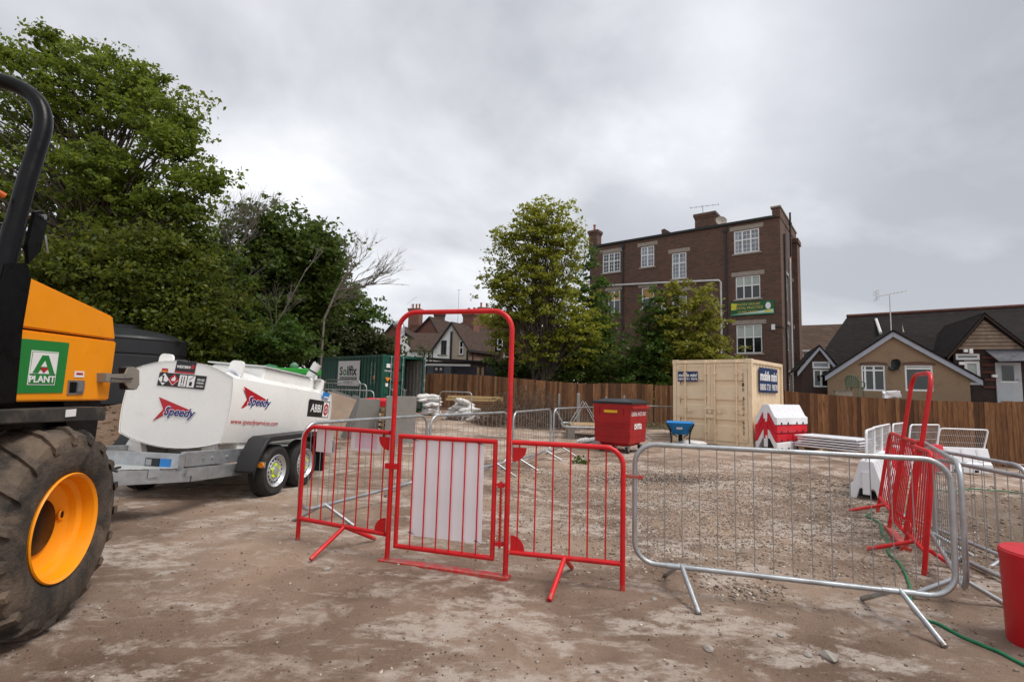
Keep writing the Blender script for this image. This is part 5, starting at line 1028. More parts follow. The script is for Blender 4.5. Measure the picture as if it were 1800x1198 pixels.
# chassis
MC = Matrix.Rotation(math.radians(-4.2),4,'X')
ch = B(MC); 
for x in (-1.36, -.03): ch.bb(x-.035,x+.035,-.62,2.9,.50,.66)
ch.bb(-1.394,.004,-.70,-.621,.47,.64); ch.bb(-1.32,-.07,2.2,2.28,.50,.65); ch.bb(-1.32,-.07,.6,.68,.50,.65)
ch.build('chassis', M_GALV, bow, bevel=.006)
db = B(MC)
def rail(b_, a, c_, w, z0, z1):
    a = Vector(a); c_ = Vector(c_); n_ = Vector((-(c_-a).y, (c_-a).x)).normalized()*w/2; ps = [a+n_, a-n_, c_-n_, c_+n_]; b_.add([(p.x,p.y,z0) for p in ps]+[(p.x,p.y,z1) for p in ps], [(3,2,1,0),(4,5,6,7),(0,1,5,4),(1,2,6,5),(2,3,7,6),(3,0,4,7)])
rail(db, (.03,.35), (.03,-.55), .05, .34, .485); rail(db, (.03,-.552), (-.66,-1.75), .05, .34, .485); rail(db, (-1.42,.35), (-1.42,-.55), .05, .34, .485); rail(db, (-1.42,-.552), (-.73,-1.75), .05, .34, .485); db.bb(-.76,-.63,-2.1,-1.70,.36,.50); db.build('drawbar', M_GALV, bow, bevel=.005)
t = MT('checker_plate'); v_ = t.n('ShaderNodeTexVoronoi'); v_.inputs['Scale'].default_value = 40; t.l(t.tc.outputs['Object'], v_.inputs[0]); t.col((.50,.51,.50)); t.b.inputs['Metallic'].default_value = .5; t.rough(.45); t.bump(v_.outputs['Distance'], .6, .01)
B(MC).add([(.0,-.70,.492),(-1.38,-.70,.492),(-.78,-1.62,.492),(-.62,-1.62,.492),(.0,-.70,.50),(-1.38,-.70,.50),(-.78,-1.62,.50),(-.62,-1.62,.50)], [(4,5,6,7),(0,3,2,1),(0,4,7,3),(1,2,6,5),(2,3,7,6),(0,1,5,4)]).build('tread_plate', t.m, bow)
br = B(MC)
for (x_, y_) in ((.035,-.60),(-.15,-.88),(-.42,-1.36)): B(MC).box((x_+.03,y_,.45),(.012,.10,.09),Matrix.Rotation(-.52 if y_ < -.6 else 0,3,'Z')).build('bracket', M_GALV, bow)
br = None
for y_ in (-.35,-.2,.05,.3,.5): B(MC).cyl((.0,y_,.58),(.018,y_,.58),.016,8).build('bolt', M_GALV, bow)
B(MC).bb(-.40,-.23,-.712,-.702,.50,.585).build('rating_plate', M_DK, bow); B(MC).bb(-.22,-.10,-.712,-.702,.49,.585).build('blue_plate', M_DLB, bow); B(MC).bb(-.39,-.32,-.7145,-.7125,.51,.575).build('rating_label', M_STEEL, bow)
sd = B(MT_)
for x in (-.52,.52): sd.add([(x-.05,.05,-.02),(x+.05,.05,-.02),(x+.14,.05,-.22),(x-.14,.05,-.22),(x-.05,.13,-.02),(x+.05,.13,-.02),(x+.14,.13,-.22),(x-.14,.13,-.22)], [(0,1,2,3),(7,6,5,4),(0,4,5,1),(1,5,6,2),(2,6,7,3),(3,7,4,0)])
sd.bb(-.66,.68,.35,TL-.1,-.12,.03); sd.build('tank_saddle', M_TANK, bow)
B(MC).tube([(.02,-1.45,.52),(-.1,-1.5,.56),(-.25,-1.45,.53),(-.2,-1.32,.52),(-.05,-1.36,.55),(.0,-1.5,.53),(-.2,-1.52,.54),(-.3,-1.40,.52)], .012, 6).build('brake_cable', M_BLACK, bow, True)
B(MC).bb(.05,.36,.28,.31,.44,.51).build('lamp_bracket', M_GALV, bow); B(MC).cyl((.33,.275,.475),(.33,.25,.475),.035,14).build('reflector', M_DO, bow)
# wheels
def wheel(parent, Mw, R, w, rr, tm, rm, tread=48, nuts=True, flare=.0):
    """outer face towards +z of Mw; tyre mesh carries rim and nuts as children"""
    hw = w/2; prof = [(rr*.96,-w),(rr*1.02,-w-.0),(R*.86,-w-.01),(R*.965,-w+.02),(R,-w+.05),(R,-hw),(R,-.05),(R*.965,-.02),(R*.86,.012),(rr*1.10,.004),(rr*1.0,-.008),(rr*.96,-.05)]
    ty = B(Mw).lathe(prof, None, 56)
    for i in range(tread):
        a = 2*PI*i/tread
        for j in range(4):
            z = -w+.035+(w-.07)*(j+.5)/4; a2 = a+(j % 2)*PI/tread; M2 = Matrix.Rotation(a2,4,'Z') @ Matrix.Translation((R+.002,0,z)); B.add(ty, *[[ (M2 @ Vector((x,y,zz))) for x in (-.004,.004) for y in (-PI*R/tread*.80, PI*R/tread*.80) for zz in (-(w-.07)/8*.85,(w-.07)/8*.85)], [(0,1,3,2),(4,6,7,5),(0,4,5,1),(2,3,7,6),(0,2,6,4),(1,5,7,3)]])
    wo = ty.build('wheel', tm, parent, True, angle=30)
    ri = B(Mw).lathe([(rr*.97,-.06),(rr*1.03,.004),(rr*.99,.010),(rr*.93,-.012),(rr*.87,-.035),(rr*.80,-.040),(rr*.74,-.03),(rr*.62,-.012),(rr*.55,-.022),(rr*.30,-.026),(rr*.26,.004),(rr*.10,.008),(0.001,.008)], None, 40).build('rim', rm, wo, True, angle=50)
    h_ = B(Mw)
    for i in range(16): a = 2*PI*i/16; h_.lathe([(.0001,.0),(.016,.0),(.016,.004),(.0001,.004)], Matrix.Translation((rr*.70*math.cos(a), rr*.70*math.sin(a), -.022)), 10)
    tag(h_.build('rim_slots', M_BLACK, wo), kind='stuff')
    if nuts:
        my = mat('nut_indicator_yellow', (.62,.80,.05), .5); 
        for i in range(5): a = 2*PI*i/5+.3; c_ = Vector((rr*.38*math.cos(a), rr*.38*math.sin(a), 0)); B(Mw).lathe([(.010,-.022),(.020,-.022),(.020,-.004),(.010,-.004)], Matrix.Translation(c_), 10).prism([(c_.x+.014*math.cos(a+1.9+q_), c_.y+.014*math.sin(a+1.9+q_)) for q_ in (-.9,.9)]+[(c_.x+.055*math.cos(a+1.9), c_.y+.055*math.sin(a+1.9))], Matrix.Translation((0,0,-.004)), .012).build('nut_indicator', my, wo)
    return wo
M_TYR = mat('trailer_tyre', (.020,.019,.018), .8, 0, .25, 8, .15, 60, dirt=(.11,.085,.06), dirt_amt=.12, dirt_scale=6); M_SIL = mat('silver_rim', (.52,.53,.55), .35, .6, .06)
invB = MBW.inverted()
for px, py in ((478,871),(533.5,854)):
    g_ = invB @ G(px, py); R_w = .335
    MWl = Matrix.Translation((.315, g_.y, R_w-.005)) @ frame((0,0,0),(0,1,0),Z); wheel(bow, MWl, R_w, .20, .205, M_TYR, M_SIL)
    MWl2 = Matrix.Translation((-1.74, g_.y, R_w-.005)) @ frame((0,0,0),(0,-1,0),Z); wheel(bow, MWl2, R_w, .20, .205, M_TYR, M_SIL, tread=24, nuts=False)
    B().cyl((-1.7,g_.y,.335),(.3,g_.y,.335),.04,10).build('axle', M_STEEL, bow)
ya = (invB @ G(478,871)).y; yb = (invB @ G(533.5,854)).y
for xs in ((.085,.345),(-1.77,-1.51)):
    pth = [(ya-.52,.40),(ya-.46,.56),(ya-.30,.76),(ya-.22,.795),(yb+.22,.775),(yb+.32,.72),(yb+.46,.50),(yb+.48,.36)]; b_ = B()
    b_.loft([[Vector((xs[0],y_,z_)),Vector((xs[1],y_,z_)),Vector((xs[1],y_+(.02 if y_ < 1 else -.02)*(z_ < .78),z_-.03)),Vector((xs[0],y_+(.02 if y_ < 1 else -.02)*(z_ < .78),z_-.03))] for y_, z_ in pth]); 
    b_.loft([[Vector((xs[1]-.005 if xs[1] > 0 else xs[0],y_,z_)),Vector((xs[1]+.006 if xs[1] > 0 else xs[0]-.006,y_,z_-.01)),Vector((xs[1]+.006 if xs[1] > 0 else xs[0]-.006,y_,z_-.065)),Vector((xs[1]-.005 if xs[1] > 0 else xs[0],y_,z_-.065))] for y_, z_ in pth]); b_.build('mudguard', M_BLACK, bow, True, angle=35)
B().bb(.02,.34,yb+.50,yb+.515,.14,.52).build('mud_flap', M_BLACK, bow); B().bb(-1.5,.42,yb+.62,yb+.66,.42,.60).build('lamp_board', M_GALV, bow); B().cyl((.36,yb+.60,.52),(.385,yb+.60,.52),.035,12).build('reflector', M_DO, bow)
# ================================================================== dumper
DZ = .2257; DO = Vector((-2.66,3.11,0)); dmp = thing('site_dumper', DO, 'orange site dumper with muddy wheel and black roll bar at the left edge', 'dumper', DZ); MD = rootM(dmp)
M_ORG = mat('orange_paint', (.90,.305,.004), .38, 0, .04, 3, .05, 90, dirt=(.50,.20,.03), dirt_amt=.06, dirt_scale=8); M_DBLK = mat('machine_black', (.005,.005,.006), .30, 0, .25, 5, .05, 50, spec=.14)
M_DUST = mat('dusty_black', (.030,.027,.024), .7, 0, .3, 5, .1, 50, dirt=(.20,.155,.115), dirt_amt=.25, dirt_scale=5)
t = MT('muddy_tyre'); c = t.mix(t.ramp(t.noise(4.5, 8, .65), .40, .62, 0, .9), (.020,.017,.014), (.082,.061,.045)); c = t.mix(t.ramp(t.noise(2.0, 8, .7, None, .5), .47, .62, 0, .8), c, (.165,.115,.078)); t.col(c); t.rough(.85); t.bump(t.math('ADD', t.noise(16, 6, .65), t.math('MULTIPLY', t.noise(70, 4), .4)), .7, .02); M_MUD = t.m
MWd = Matrix.Translation((0,0,.60)) @ frame((0,0,0),(0,1,0),Z); R_t, w_t, rr_t = .600, .50, .300
def dumper_wheel(Mw):
    b_ = B(Mw); prof = [(rr_t,-w_t),(rr_t*1.06,-w_t-.01),(R_t*.75,-w_t-.03),(R_t*.90,-w_t+.0),(R_t*.955,-w_t+.06),(R_t*.965,-w_t/2),(R_t*.955,-.06),(R_t*.90,0),(R_t*.75,.03),(R_t*.60,.02),(rr_t*1.07,.004),(rr_t*1.03,-.012),(rr_t,-.03)]
    rings0 = [[Vector((r_*math.cos(2*PI*i/72), r_*math.sin(2*PI*i/72), h_)) for i in range(72)] for r_, h_ in prof]; b_.loft(rings0, cap=False)
    nl = 19
    for s in (0, 1):
        for i in range(nl):
            a0 = 2*PI*(i+.5*s)/nl; rings = []
            for k in range(7):
                f = k/6; z = (-w_t/2+.03)+(w_t/2+.0)*f if s == 0 else (-w_t/2-.03)-(w_t/2-.0)*f; a = a0+.30*f**.8*(1 if s == 0 else 1); drop = .0 if f < .7 else (f-.7)/.3; ro = R_t*(.990-.10*drop**1.2); ri_ = R_t*(.940-.12*drop); ha = .050*(1-.15*f)+.012*(f < .1)
                rings.append([Vector((r_*math.cos(a+q_), r_*math.sin(a+q_), z)) for r_, q_ in ((ri_,-ha*1.25),(ro,-ha*.8),(ro,ha*.8),(ri_,ha*1.25))])
            b_.loft(rings)
    wo = b_.build('wheel', M_MUD, dmp, True, angle=38)
    B(Mw).lathe([(rr_t*1.0,-.05),(rr_t*1.055,.010),(rr_t*1.035,.018),(rr_t*.985,.004),(rr_t*.965,-.025),(rr_t*.955,-.060),(rr_t*.90,-.070),(rr_t*.87,-.078),(rr_t*.84,-.115),(rr_t*.80,-.122),(rr_t*.62,-.150),(rr_t*.56,-.152),(0.001,-.154)], None, 56, False).build('rim', M_ORG, wo, True, angle=24)
    B(Mw).lathe([(.165,-.156),(.160,-.135),(.150,-.130),(.0001,-.126)], None, 28).build('hub', M_DBLK, wo, True)
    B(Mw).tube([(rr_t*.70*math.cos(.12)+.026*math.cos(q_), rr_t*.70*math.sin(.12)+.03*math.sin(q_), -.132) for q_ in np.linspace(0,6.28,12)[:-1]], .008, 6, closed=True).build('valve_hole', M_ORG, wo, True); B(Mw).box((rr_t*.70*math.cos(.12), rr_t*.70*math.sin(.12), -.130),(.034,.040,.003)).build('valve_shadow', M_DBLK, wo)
    return wo
dumper_wheel(MWd)
dumper_wheel(Matrix.Translation((-1.9,0,.60)) @ frame((0,0,0),(0,-1,0),Z))
XH = -.26; FD = Face(MD, frame((XH,0,0),(0,1,0),Z)); WDT = 1.30
def pan(px): return [FD.uv(*q) for q in px]
def solid(name, px, m, depth, bevel=.012, dx=0.0): return B().prism(pan(px), FD.l @ Matrix.Translation((0,0,dx)), depth).build(name, m, dmp, bevel=bevel)
hd = solid('upper_hood', [(31,574),(203,597),(199,556),(48,485)], M_ORG, WDT, .010); lo_ = solid('side_panel', [(19,706),(191,703),(205,600),(30,577.5)], M_ORG, WDT, .010)
solid('engine_bay', [(22,704),(188,701),(200,560),(46,490)], M_DBLK, WDT-.10, 0, -.05)
solid('rear_chassis', [(128,775),(176,775),(186,704),(120,706)], M_DBLK, WDT-.2, .006, -.03)
solid('chassis', [(-60,780),(130,780),(130,707),(-60,712)], M_DBLK, WDT-.4, .006, -.10)
solid('foot_plate', [(-90,745),(140,738),(141,714),(-90,722)], M_DUST, .55, .006, .16); r = FD.rect(62,83,718,731); plate('number_label', FD.l, r[0]*.93, r[1]*.93, r[2], r[3], M_DW, dmp, .003, .162)
solid('roll_bar_post', [(-34,712),(19,708),(31,577),(46,490),(40,462),(-2,462),(-34,580)], M_DBLK, .14, .008, .03)
wi = MD.inverted()
def dl(px, py, dx=0.0): u_, v_ = FD.uv(px, py); return Vector((XH+dx, u_, v_))
c0 = [dl(-8,560,-.03), dl(30,420,-.03), dl(58,318,-.03), dl(83,240,-.03)]; cc = dl(104,163,-.03); e1 = cc+Vector((-.30,-.02,.02)); c1 = [c0[-1].lerp(cc, t_).lerp(cc.lerp(e1, t_), t_) for t_ in np.linspace(.06,1,12)]
far_c = cc+Vector((-1.22,-.02,.02)); fb = Vector((XH-1.25, c0[3].y, c0[3].z)); f0 = far_c+Vector((.30,0,0)); c2 = [f0.lerp(far_c, t_).lerp(far_c.lerp(fb, t_), t_) for t_ in np.linspace(0,1,12)]
p_ = c0+c1+c2+[Vector((XH-1.25,c0[1].y,c0[1].z)), Vector((XH-1.25,c0[0].y,c0[0].z))]
B().tube(p_, .046, 18).build('roll_bar', M_DBLK, dmp, True, angle=60)
B().cyl(dl(14,480,-.03), dl(36,400,-.03), .051, 18).build('roll_bar_sleeve', M_DBLK, dmp, True)
bk = solid('fold_bracket', [(50,465),(72,442),(84,392),(76,370),(62,372),(48,430)], M_DBLK, .02, .003, .0); solid('fold_bracket', [(50,465),(72,442),(84,392),(76,370),(62,372),(48,430)], M_DBLK, .02, .003, -.10)
B().cyl(dl(76,381,.012), dl(76,381,-.13), .016, 10).build('pivot_bolt', M_STEEL, dmp, True); B().tube([dl(69,413,.03), dl(69,428,.035), dl(73,443,.03)], .007, 6).build('locking_pin', M_STEEL, dmp, True)
B().tube([dl(-40,308,-.2), dl(-10,318,-.16), dl(14,330,-.13)], .017, 8).build('beacon_cable', mat('yellow_hose', (.70,.55,.02), .5), dmp, True); B().tube([dl(14,330,-.13), dl(26,337,-.10), dl(34,347,-.07)], .0175, 8).build('beacon_cable_end', mat('orange_hose', (.55,.12,.02), .5), dmp, True)
# badge, sticker, latch, rear lamp arm
M_APG = mat('badge_green', (.012,.20,.035), .45, 0, .06); pt = B().prism([FD.uv(*q) for q in ((22,691),(109,690),(121,603),(118,602),(36,594.5),(33,597))], FD.l @ Matrix.Translation((0,0,.004)), .003).build('company_badge', M_APG, lo_)
def bq(nm, px, m_, par, dz): return B().prism([FD.uv(*q) for q in px], FD.l @ Matrix.Translation((0,0,dz)), .001).build(nm, m_, par)
bq('badge_white', [(45.5,676),(94,676.5),(102,619),(54,615)], M_DW, pt, .0055); bq('badge_frame', [(47.5,674.5),(93,675),(100.5,620.5),(55.5,616.8)], M_APG, pt, .0067); bq('badge_panel', [(50,656),(95,657),(100,621.5),(56.2,618)], M_DW, pt, .0079)
bq('badge_letter_a', [(54,655),(72,624),(83,624.5),(93,656.5),(84,656.2),(82,650),(68,649.5),(64,655.5)], M_APG, pt, .0091); bq('badge_letter_hole', [(69,644),(79.5,644.5),(76.5,634)], M_DW, pt, .0103); bq('badge_triangle', [(67,645.5),(82,646.5),(74,654.5)], M_DR, pt, .0115)
r = FD.rect(48,94,660,672); text('badge_lettering', 'PLANT', FD.l, (r[0]+r[1])/2, (r[2]+r[3])/2, r[1]-r[0], r[3]-r[2], M_DW, pt, .03, 0, .0075)
r = FD.rect(130,147,652,663); ws = plate('warning_sticker', FD.l, *r, M_DW, lo_, .002, .002); text('sticker_lettering', 'WARNING', FD.l, (r[0]+r[1])/2, r[3]-.018, (r[1]-r[0])*.7, .016, M_DR, ws, .02, 0, .0045)
lt = plate('latch_plate', FD.l, *FD.rect(118,146,668,693), M_STEEL, lo_, .004, .002); r = FD.rect(120.5,132,671,690); poly('latch_recess', FD.l, [(r[0],r[2]),(r[1],r[2]),(r[1],r[3]),(r[0],r[3])], M_DBLK, lt, .001, .0065); r = FD.rect(132,143.5,671,688); B().prism([(r[0],r[2]),(r[1],r[2]),(r[1],r[3]),(r[0],r[3])], FD.l @ Matrix.Translation((0,0,.02)), .013).build('latch_lever', M_STEEL, lt, bevel=.003)
M_BEIGE = mat('grey_beige_bracket', (.25,.225,.19), .5, 0, .1); ar = B().prism(pan([(171,668),(205,664),(205,657),(211,645),(222,644),(231,650),(231,676),(226,684),(212,683),(204,672),(171,671.5)])[::-1], FD.l @ Matrix.Translation((0,0,.06)), .012).prism(pan([(170,671),(180,671),(180,655),(170,655)]), FD.l @ Matrix.Translation((0,0,.06)), .07).prism(pan([(176,669),(206,667),(206,656),(176,657)]), FD.l @ Matrix.Translation((0,0,.055)), .010).build('lamp_arm', M_BEIGE, dmp, bevel=.003)
B().prism(pan([(211,646),(224,643),(232.5,649),(233,677),(227,685),(213,684)]), FD.l @ Matrix.Translation((0,0,.045)), .06).build('rear_lamp', M_BLACK, ar, bevel=.006); B().tube([dl(177,664,.07), dl(195,665.5,.075), dl(216,664.5,.07)], .006, 6).build('lamp_cable', M_BLACK, ar, True)
st_ = thing('driver_seat_shell', MD @ Vector((-.95,-1.0,.0)), 'x', 'x') if False else None
# front of the machine, out of the picture: chassis and skip so that it stands as a whole
B().bb(-1.3,-.5,-1.9,-.4,.45,.75).build('front_chassis', M_DBLK, dmp); B().loft([[Vector((-1.75,-3.2,1.1)),Vector((-.05,-3.2,1.1)),Vector((-.05,-1.5,1.1)),Vector((-1.75,-1.5,1.1))],[Vector((-1.95,-3.6,1.75)),Vector((.1,-3.6,1.75)),Vector((.1,-1.4,1.75)),Vector((-1.95,-1.4,1.75))]]).build('skip', M_ORG, dmp)
# ================================================================== shipping containers
def corrugated(b_, p0, p1, z0, z1, nrm, pitch=.278, dep=.036):
    """corrugated sheet between two plan points, ribs towards nrm"""
    p0 = Vector(p0); p1 = Vector(p1); L_ = (p1-p0).length; n_ = max(1, round(L_/pitch)); k = L_/n_; d_ = (p1-p0).normalized(); pts = []
    for i in range(n_): pts += [(i*k, 0), (i*k+k*.26, 0), (i*k+k*.50, -dep), (i*k+k*.76, -dep)]
    pts.append((L_, 0)); vs = []; N_ = Vector(nrm)
    for s, e in pts: q = p0+d_*s+N_*e; vs += [(q.x,q.y,z0),(q.x,q.y,z1)]
    b_.add(vs, [(2*i, 2*i+2, 2*i+3, 2*i+1) for i in range(len(pts)-1)])
def container(name, loc, rz, W_, L_, H_, m, label, open_right=False, inner=None):
    """door end on local y=0 facing -y, x from 0..W, body runs back along +y"""
    o = thing(name, loc, label, 'container', rz); q = .12
    fr = B()
    for x in (0, W_-q):
        for y in (0, L_-q): fr.bb(x, x+q, y, y+q, .0, H_-.0)
    for z in (0, H_-q):
        for x in (0, W_-q): fr.bb(x+.004, x+q-.004, q, L_-q, z+.003, z+q-.003)
        fr.bb(q, W_-q, .01, q-.01, z+.003, z+q-.003); fr.bb(q, W_-q, L_-q+.01, L_-.01, z+.003, z+q-.003)
    fr.build('frame', m, o, bevel=.008)
    for x in (0, W_-.0):
        for z in (0, H_):
            for y in (0,): s = 1 if x == 0 else -1; B().bbev(min(x-.008*s, x+.17*s), max(x-.008*s, x+.17*s), y-.012, y+.16, z-.006 if z == 0 else z-.13, z+.12 if z == 0 else z+.006, .006).bb(x+s*.06, x+s*.115, y-.0145, y-.0125, z+(.03 if z == 0 else -.095), z+(.09 if z == 0 else -.035)).build('corner_casting', m, o)
    b_ = B(); corrugated(b_, (.03,L_-.05,0), (.03,.09,0), .1, H_-.1, (-1,0,0)); b_.build('side_wall', m, o); b_ = B(); corrugated(b_, (W_-.03,.09,0), (W_-.03,L_-.05,0), .1, H_-.1, (1,0,0)); b_.build('side_wall', m, o); b_ = B(); corrugated(b_, (.1,L_-.03,0), (W_-.1,L_-.03,0), .1, H_-.1, (0,1,0)); b_.build('end_wall', inner or m, o)
    B().bb(.05, W_-.05, .1, L_-.05, H_-.05, H_-.02).build('roof', m, o); B().bb(.06, W_-.06, .06, L_-.06, .10, .14).build('floor', M_WOODP, o)
    half = W_/2
    def door(side, ang):
        x0 = q+.01 if side == 0 else half+.004; x1 = half-.004 if side == 0 else W_-q-.01; hx = x0 if side == 0 else x1
        Md = Matrix.Translation((hx, .02, 0)) @ Matrix.Rotation(ang,4,'Z') @ Matrix.Translation((-hx, -.02, 0)); z0, z1 = .13, H_-.13; b_ = B(Md)
        # pressed door skin: horizontal swages
        zs = [(z0,0),(z0+.42,0),(z0+.46,.03),(z0+.56,.03),(z0+.60,0)]; step = (z1-z0-.55)/3
        prof = [(z0,0)]
        for k in range(3):
            c_ = z0+.55+step*k; prof += [(c_-.10,0),(c_-.06,.055),(c_+.06,.055),(c_+.10,0)]
        prof.append((z1,0)); xa, xb = x0+.10, x1-.10; vs = []
        for z, e in prof: vs += [(xa,.02+e,z),(xb,.02+e,z)]
        b_.add(vs, [(2*i,2*i+1,2*i+3,2*i+2) for i in range(len(prof)-1)])
        b_.bb(x0,xa,.005,.055,z0,z1); b_.bb(xb,x1,.005,.055,z0,z1); b_.bb(xa,xb,.006,.054,z0,z0+.08); b_.bb(xa,xb,.006,.054,z1-.08,z1)
        d_ = b_.build('door', m, o)
        for x in (x0+.30 if side == 0 else x0+.14, x1-.14 if side == 0 else x1-.30):
            rd = B(Md).cyl((x,-.040,z0-.09),(x,-.040,z1+.09),.022,8)
            for z in (z0-.06,z0+.25,z0+.95,z0+1.35,z1-.3,z1+.05): rd.bb(x-.045,x+.045,-.066,.004,z-.03,z+.03)
            rd.build('lock_rod', M_GALV if open_right else m, d_, True, angle=30)
            hn = B(Md).bb(x,x+.30 if side == 0 else x+.30,-.055,-.040,z0+.86,z0+.89).bb(x+.10,x+.18,-.045,-.003,z0+.82,z0+.93).build('lock_handle', M_GALV if open_right else m, d_)
        for z in (z0+.12,z0+.72,z0+1.32,z1-.15): hs = 1 if side == 0 else -1; B(Md).bb(min(hx,hx+hs*.14),max(hx,hx+hs*.14),-.012,.004,z-.03,z+.03).cyl((hx-hs*.02,-.005,z-.06),(hx-hs*.02,-.005,z+.06),.016,8).build('hinge', m, d_)
        return d_
    doors = (door(0, 0), door(1, math.radians(54) if open_right else 0))
    return o, doors
M_TAN = mat('tan_container_paint', (.76,.60,.41), .5, 0, .05, 2, .06, 30, dirt=(.36,.23,.12), dirt_amt=.10, dirt_scale=3.5)
M_GRNC = mat('green_container_paint', (.010,.080,.055), .42, 0, .10, 2, .06, 30, dirt=(.02,.05,.035), dirt_amt=.1)
# tan container
cFR = Vector((7.02,14.62,0)); cv = Vector((math.cos(math.radians(-44)), math.sin(math.radians(-44)), 0)); cang = math.atan2(cv.y, cv.x)
cFL = cFR-cv.normalized()*2.44
tan, tdoors = container('tan_container', (cFL.x, cFL.y, -.02), cang, 2.44, 2.99, 2.59, M_TAN, 'tan ten foot storage container with double doors on the right')
MTn = rootM(tan); FT = Face(MTn, frame((0,-.006,0),(1,0,0),Z)); M_NAVY = mat('navy_sign', (.010,.028,.10), .45, 0, .06)
r = FT.rect(1191.5,1226.5,652.5,670); pt = plate('sign_plate', FT.l, *r, M_NAVY, tan, .004, .0); w, h = r[1]-r[0], r[3]-r[2]; text('sign_lettering', 'mobile mini', FT.l, (r[0]+r[1])/2, r[2]+h*.64, w*.94, h*.36, M_DW, pt, .035, .25, .005); text('sign_lettering', '0800 731 9878', FT.l, (r[0]+r[1])/2, r[2]+h*.24, w*.94, h*.22, M_DW, pt, .02, 0, .005)
FTs = Face(MTn, frame((2.445,0,0),(0,1,0),Z)); r = (.62,2.36,1.62,2.38)
pt = plate('sign_plate', FTs.l, *r, M_NAVY, tan, .01, .0); w, h = r[1]-r[0], r[3]-r[2]; text('sign_lettering', 'mobile mini', FTs.l, (r[0]+r[1])/2, r[2]+h*.67, w*.94, h*.40, M_DW, pt, .035, .2, .012); text('sign_lettering', '0800 731 9878', FTs.l, (r[0]+r[1])/2, r[2]+h*.22, w*.96, h*.26, M_DW, pt, .01, 0, .012)
y_ = 2.12
for chh in ('C','C','1','0',None,'J','G','N','O',None,'6','5','2'):
    if chh: text('code_letter', chh, FT.l, 2.20, y_, .055, .10, M_DK, tan, .01, 0, .018)
    y_ -= .145 if chh else .12
for z in (1.05,.80): B().bb(1.10,1.34,-.06,.0,z,z+.11).build('lock_box', M_TAN, tan, bevel=.008)
# green container, its right door open
gN = P(670, 690, 22.7); gN.z = .30; gang = math.atan2(.74,.67)
grn, gdoors = container('green_container', tuple(gN), gang, 2.44, 6.06, 2.59, M_GRNC, 'dark green shipping container with one door open behind the concrete blocks', True, mat('grey_inside', (.22,.21,.19), .7, 0, .2))
MGn = rootM(grn); FGs = Face(MGn, frame((-.005,6.06,0),(0,-1,0),Z)); FGd = Face(MGn, frame((0,-.006,0),(1,0,0),Z))
r = FGs.rect(594.5,632,634,677.5); pt = plate('company_board', FGs.l, *r, mat('board_white', (.84,.84,.87), .45, 0, .03), grn, .012); w, h = r[1]-r[0], r[3]-r[2]; dz = .0145
text('board_lettering', 'S', FGs.l, r[0]+w*.155, r[2]+h*.59, w*.14, h*.36, M_DK, pt, .03, 0, dz); text('board_lettering', 'ilfix', FGs.l, r[0]+w*.66, r[2]+h*.61, w*.46, h*.40, M_DK, pt, .03, 0, dz)
M_LG = mat('logo_green', (.02,.30,.06), .5); cx, cy = r[0]+w*.325, r[2]+h*.53; poly('logo_ring', FGs.l, [(cx+w*.085*math.cos(a), cy+h*.125*math.sin(a)) for a in np.linspace(0,6.28,19)[:-1]], M_LG, pt, .001, dz); poly('logo_core', FGs.l, [(cx+w*.045*math.cos(a), cy+h*.06*math.sin(a)) for a in np.linspace(0,6.28,13)[:-1]], M_DW, pt, .001, dz+.0012)
poly('board_strip', FGs.l, [(r[0]+w*.10,r[2]+h*.25),(r[0]+w*.90,r[2]+h*.25),(r[0]+w*.90,r[2]+h*.355),(r[0]+w*.10,r[2]+h*.355)], M_DK, pt, .001, dz); text('board_lettering', 'GROUND RISK SOLUTIONS', FGs.l, r[0]+w*.5, r[2]+h*.303, w*.76, h*.06, M_DW, pt, .01, 0, dz+.0012); text('board_lettering', 'www.soilfix.co.uk', FGs.l, r[0]+w*.5, r[2]+h*.15, w*.44, h*.06, M_DK, pt, .01, 0, dz)
MGI = mat('container_lining', (.30,.29,.27), .7, 0, .15); b_ = B(); corrugated(b_, (2.36,.09,0), (2.36,5.9,0), .15, 2.44, (1,0,0)); b_.build('lining', MGI, grn); b_ = B(); corrugated(b_, (.075,5.9,0), (.075,.09,0), .15, 2.44, (-1,0,0)); b_.build('lining', MGI, grn)
r = FGd.rect(679,686,639,646); plate('white_sticker', FGd.l, *r, M_DW, grn, .003, .02); r = FGd.rect(676.5,685,663,671); poly('warning_triangle', FGd.l, [(r[0],r[3]),((r[0]+r[1])/2,r[2]),(r[1],r[3])], M_DO, grn, .002, .02); r = FGd.rect(677,681.5,673,679); plate('white_sticker', FGd.l, *r, M_DW, grn, .003, .02)
r = FGd.rect(675,688,650,653); text('door_lettering', 'CONTAINER', FGd.l, (r[0]+r[1])/2, (r[2]+r[3])/2, r[1]-r[0], r[3]-r[2], M_DW, grn, .01, .2, .02)
r = FGs.rect(656,659,660,666); plate('orange_sticker', FGs.l, *r, M_DO, grn, .003, .002)
for x_, n_ in ((652.5, 'MAX GROSS 30 480 KG'), (658.5, 'CONTAINER 22G1')): u_ = FGs.uv(x_, 660)[0]; text('side_marking', n_, FGs.l @ Matrix.Translation((u_, 1.72, 0)) @ Matrix.Rotation(-PI/2,4,'Z'), 0, 0, 1.0, .05, M_DW, grn, .005, 0, .006)
B().bb(1.4,2.0,.9,1.5,.141,1.0).build('white_crate', mat('crate_white', (.50,.50,.50), .6), None); o = bpy.data.objects['white_crate']; o.matrix_world = MGn; tag(o, 'pale box standing inside the open green container', 'box')
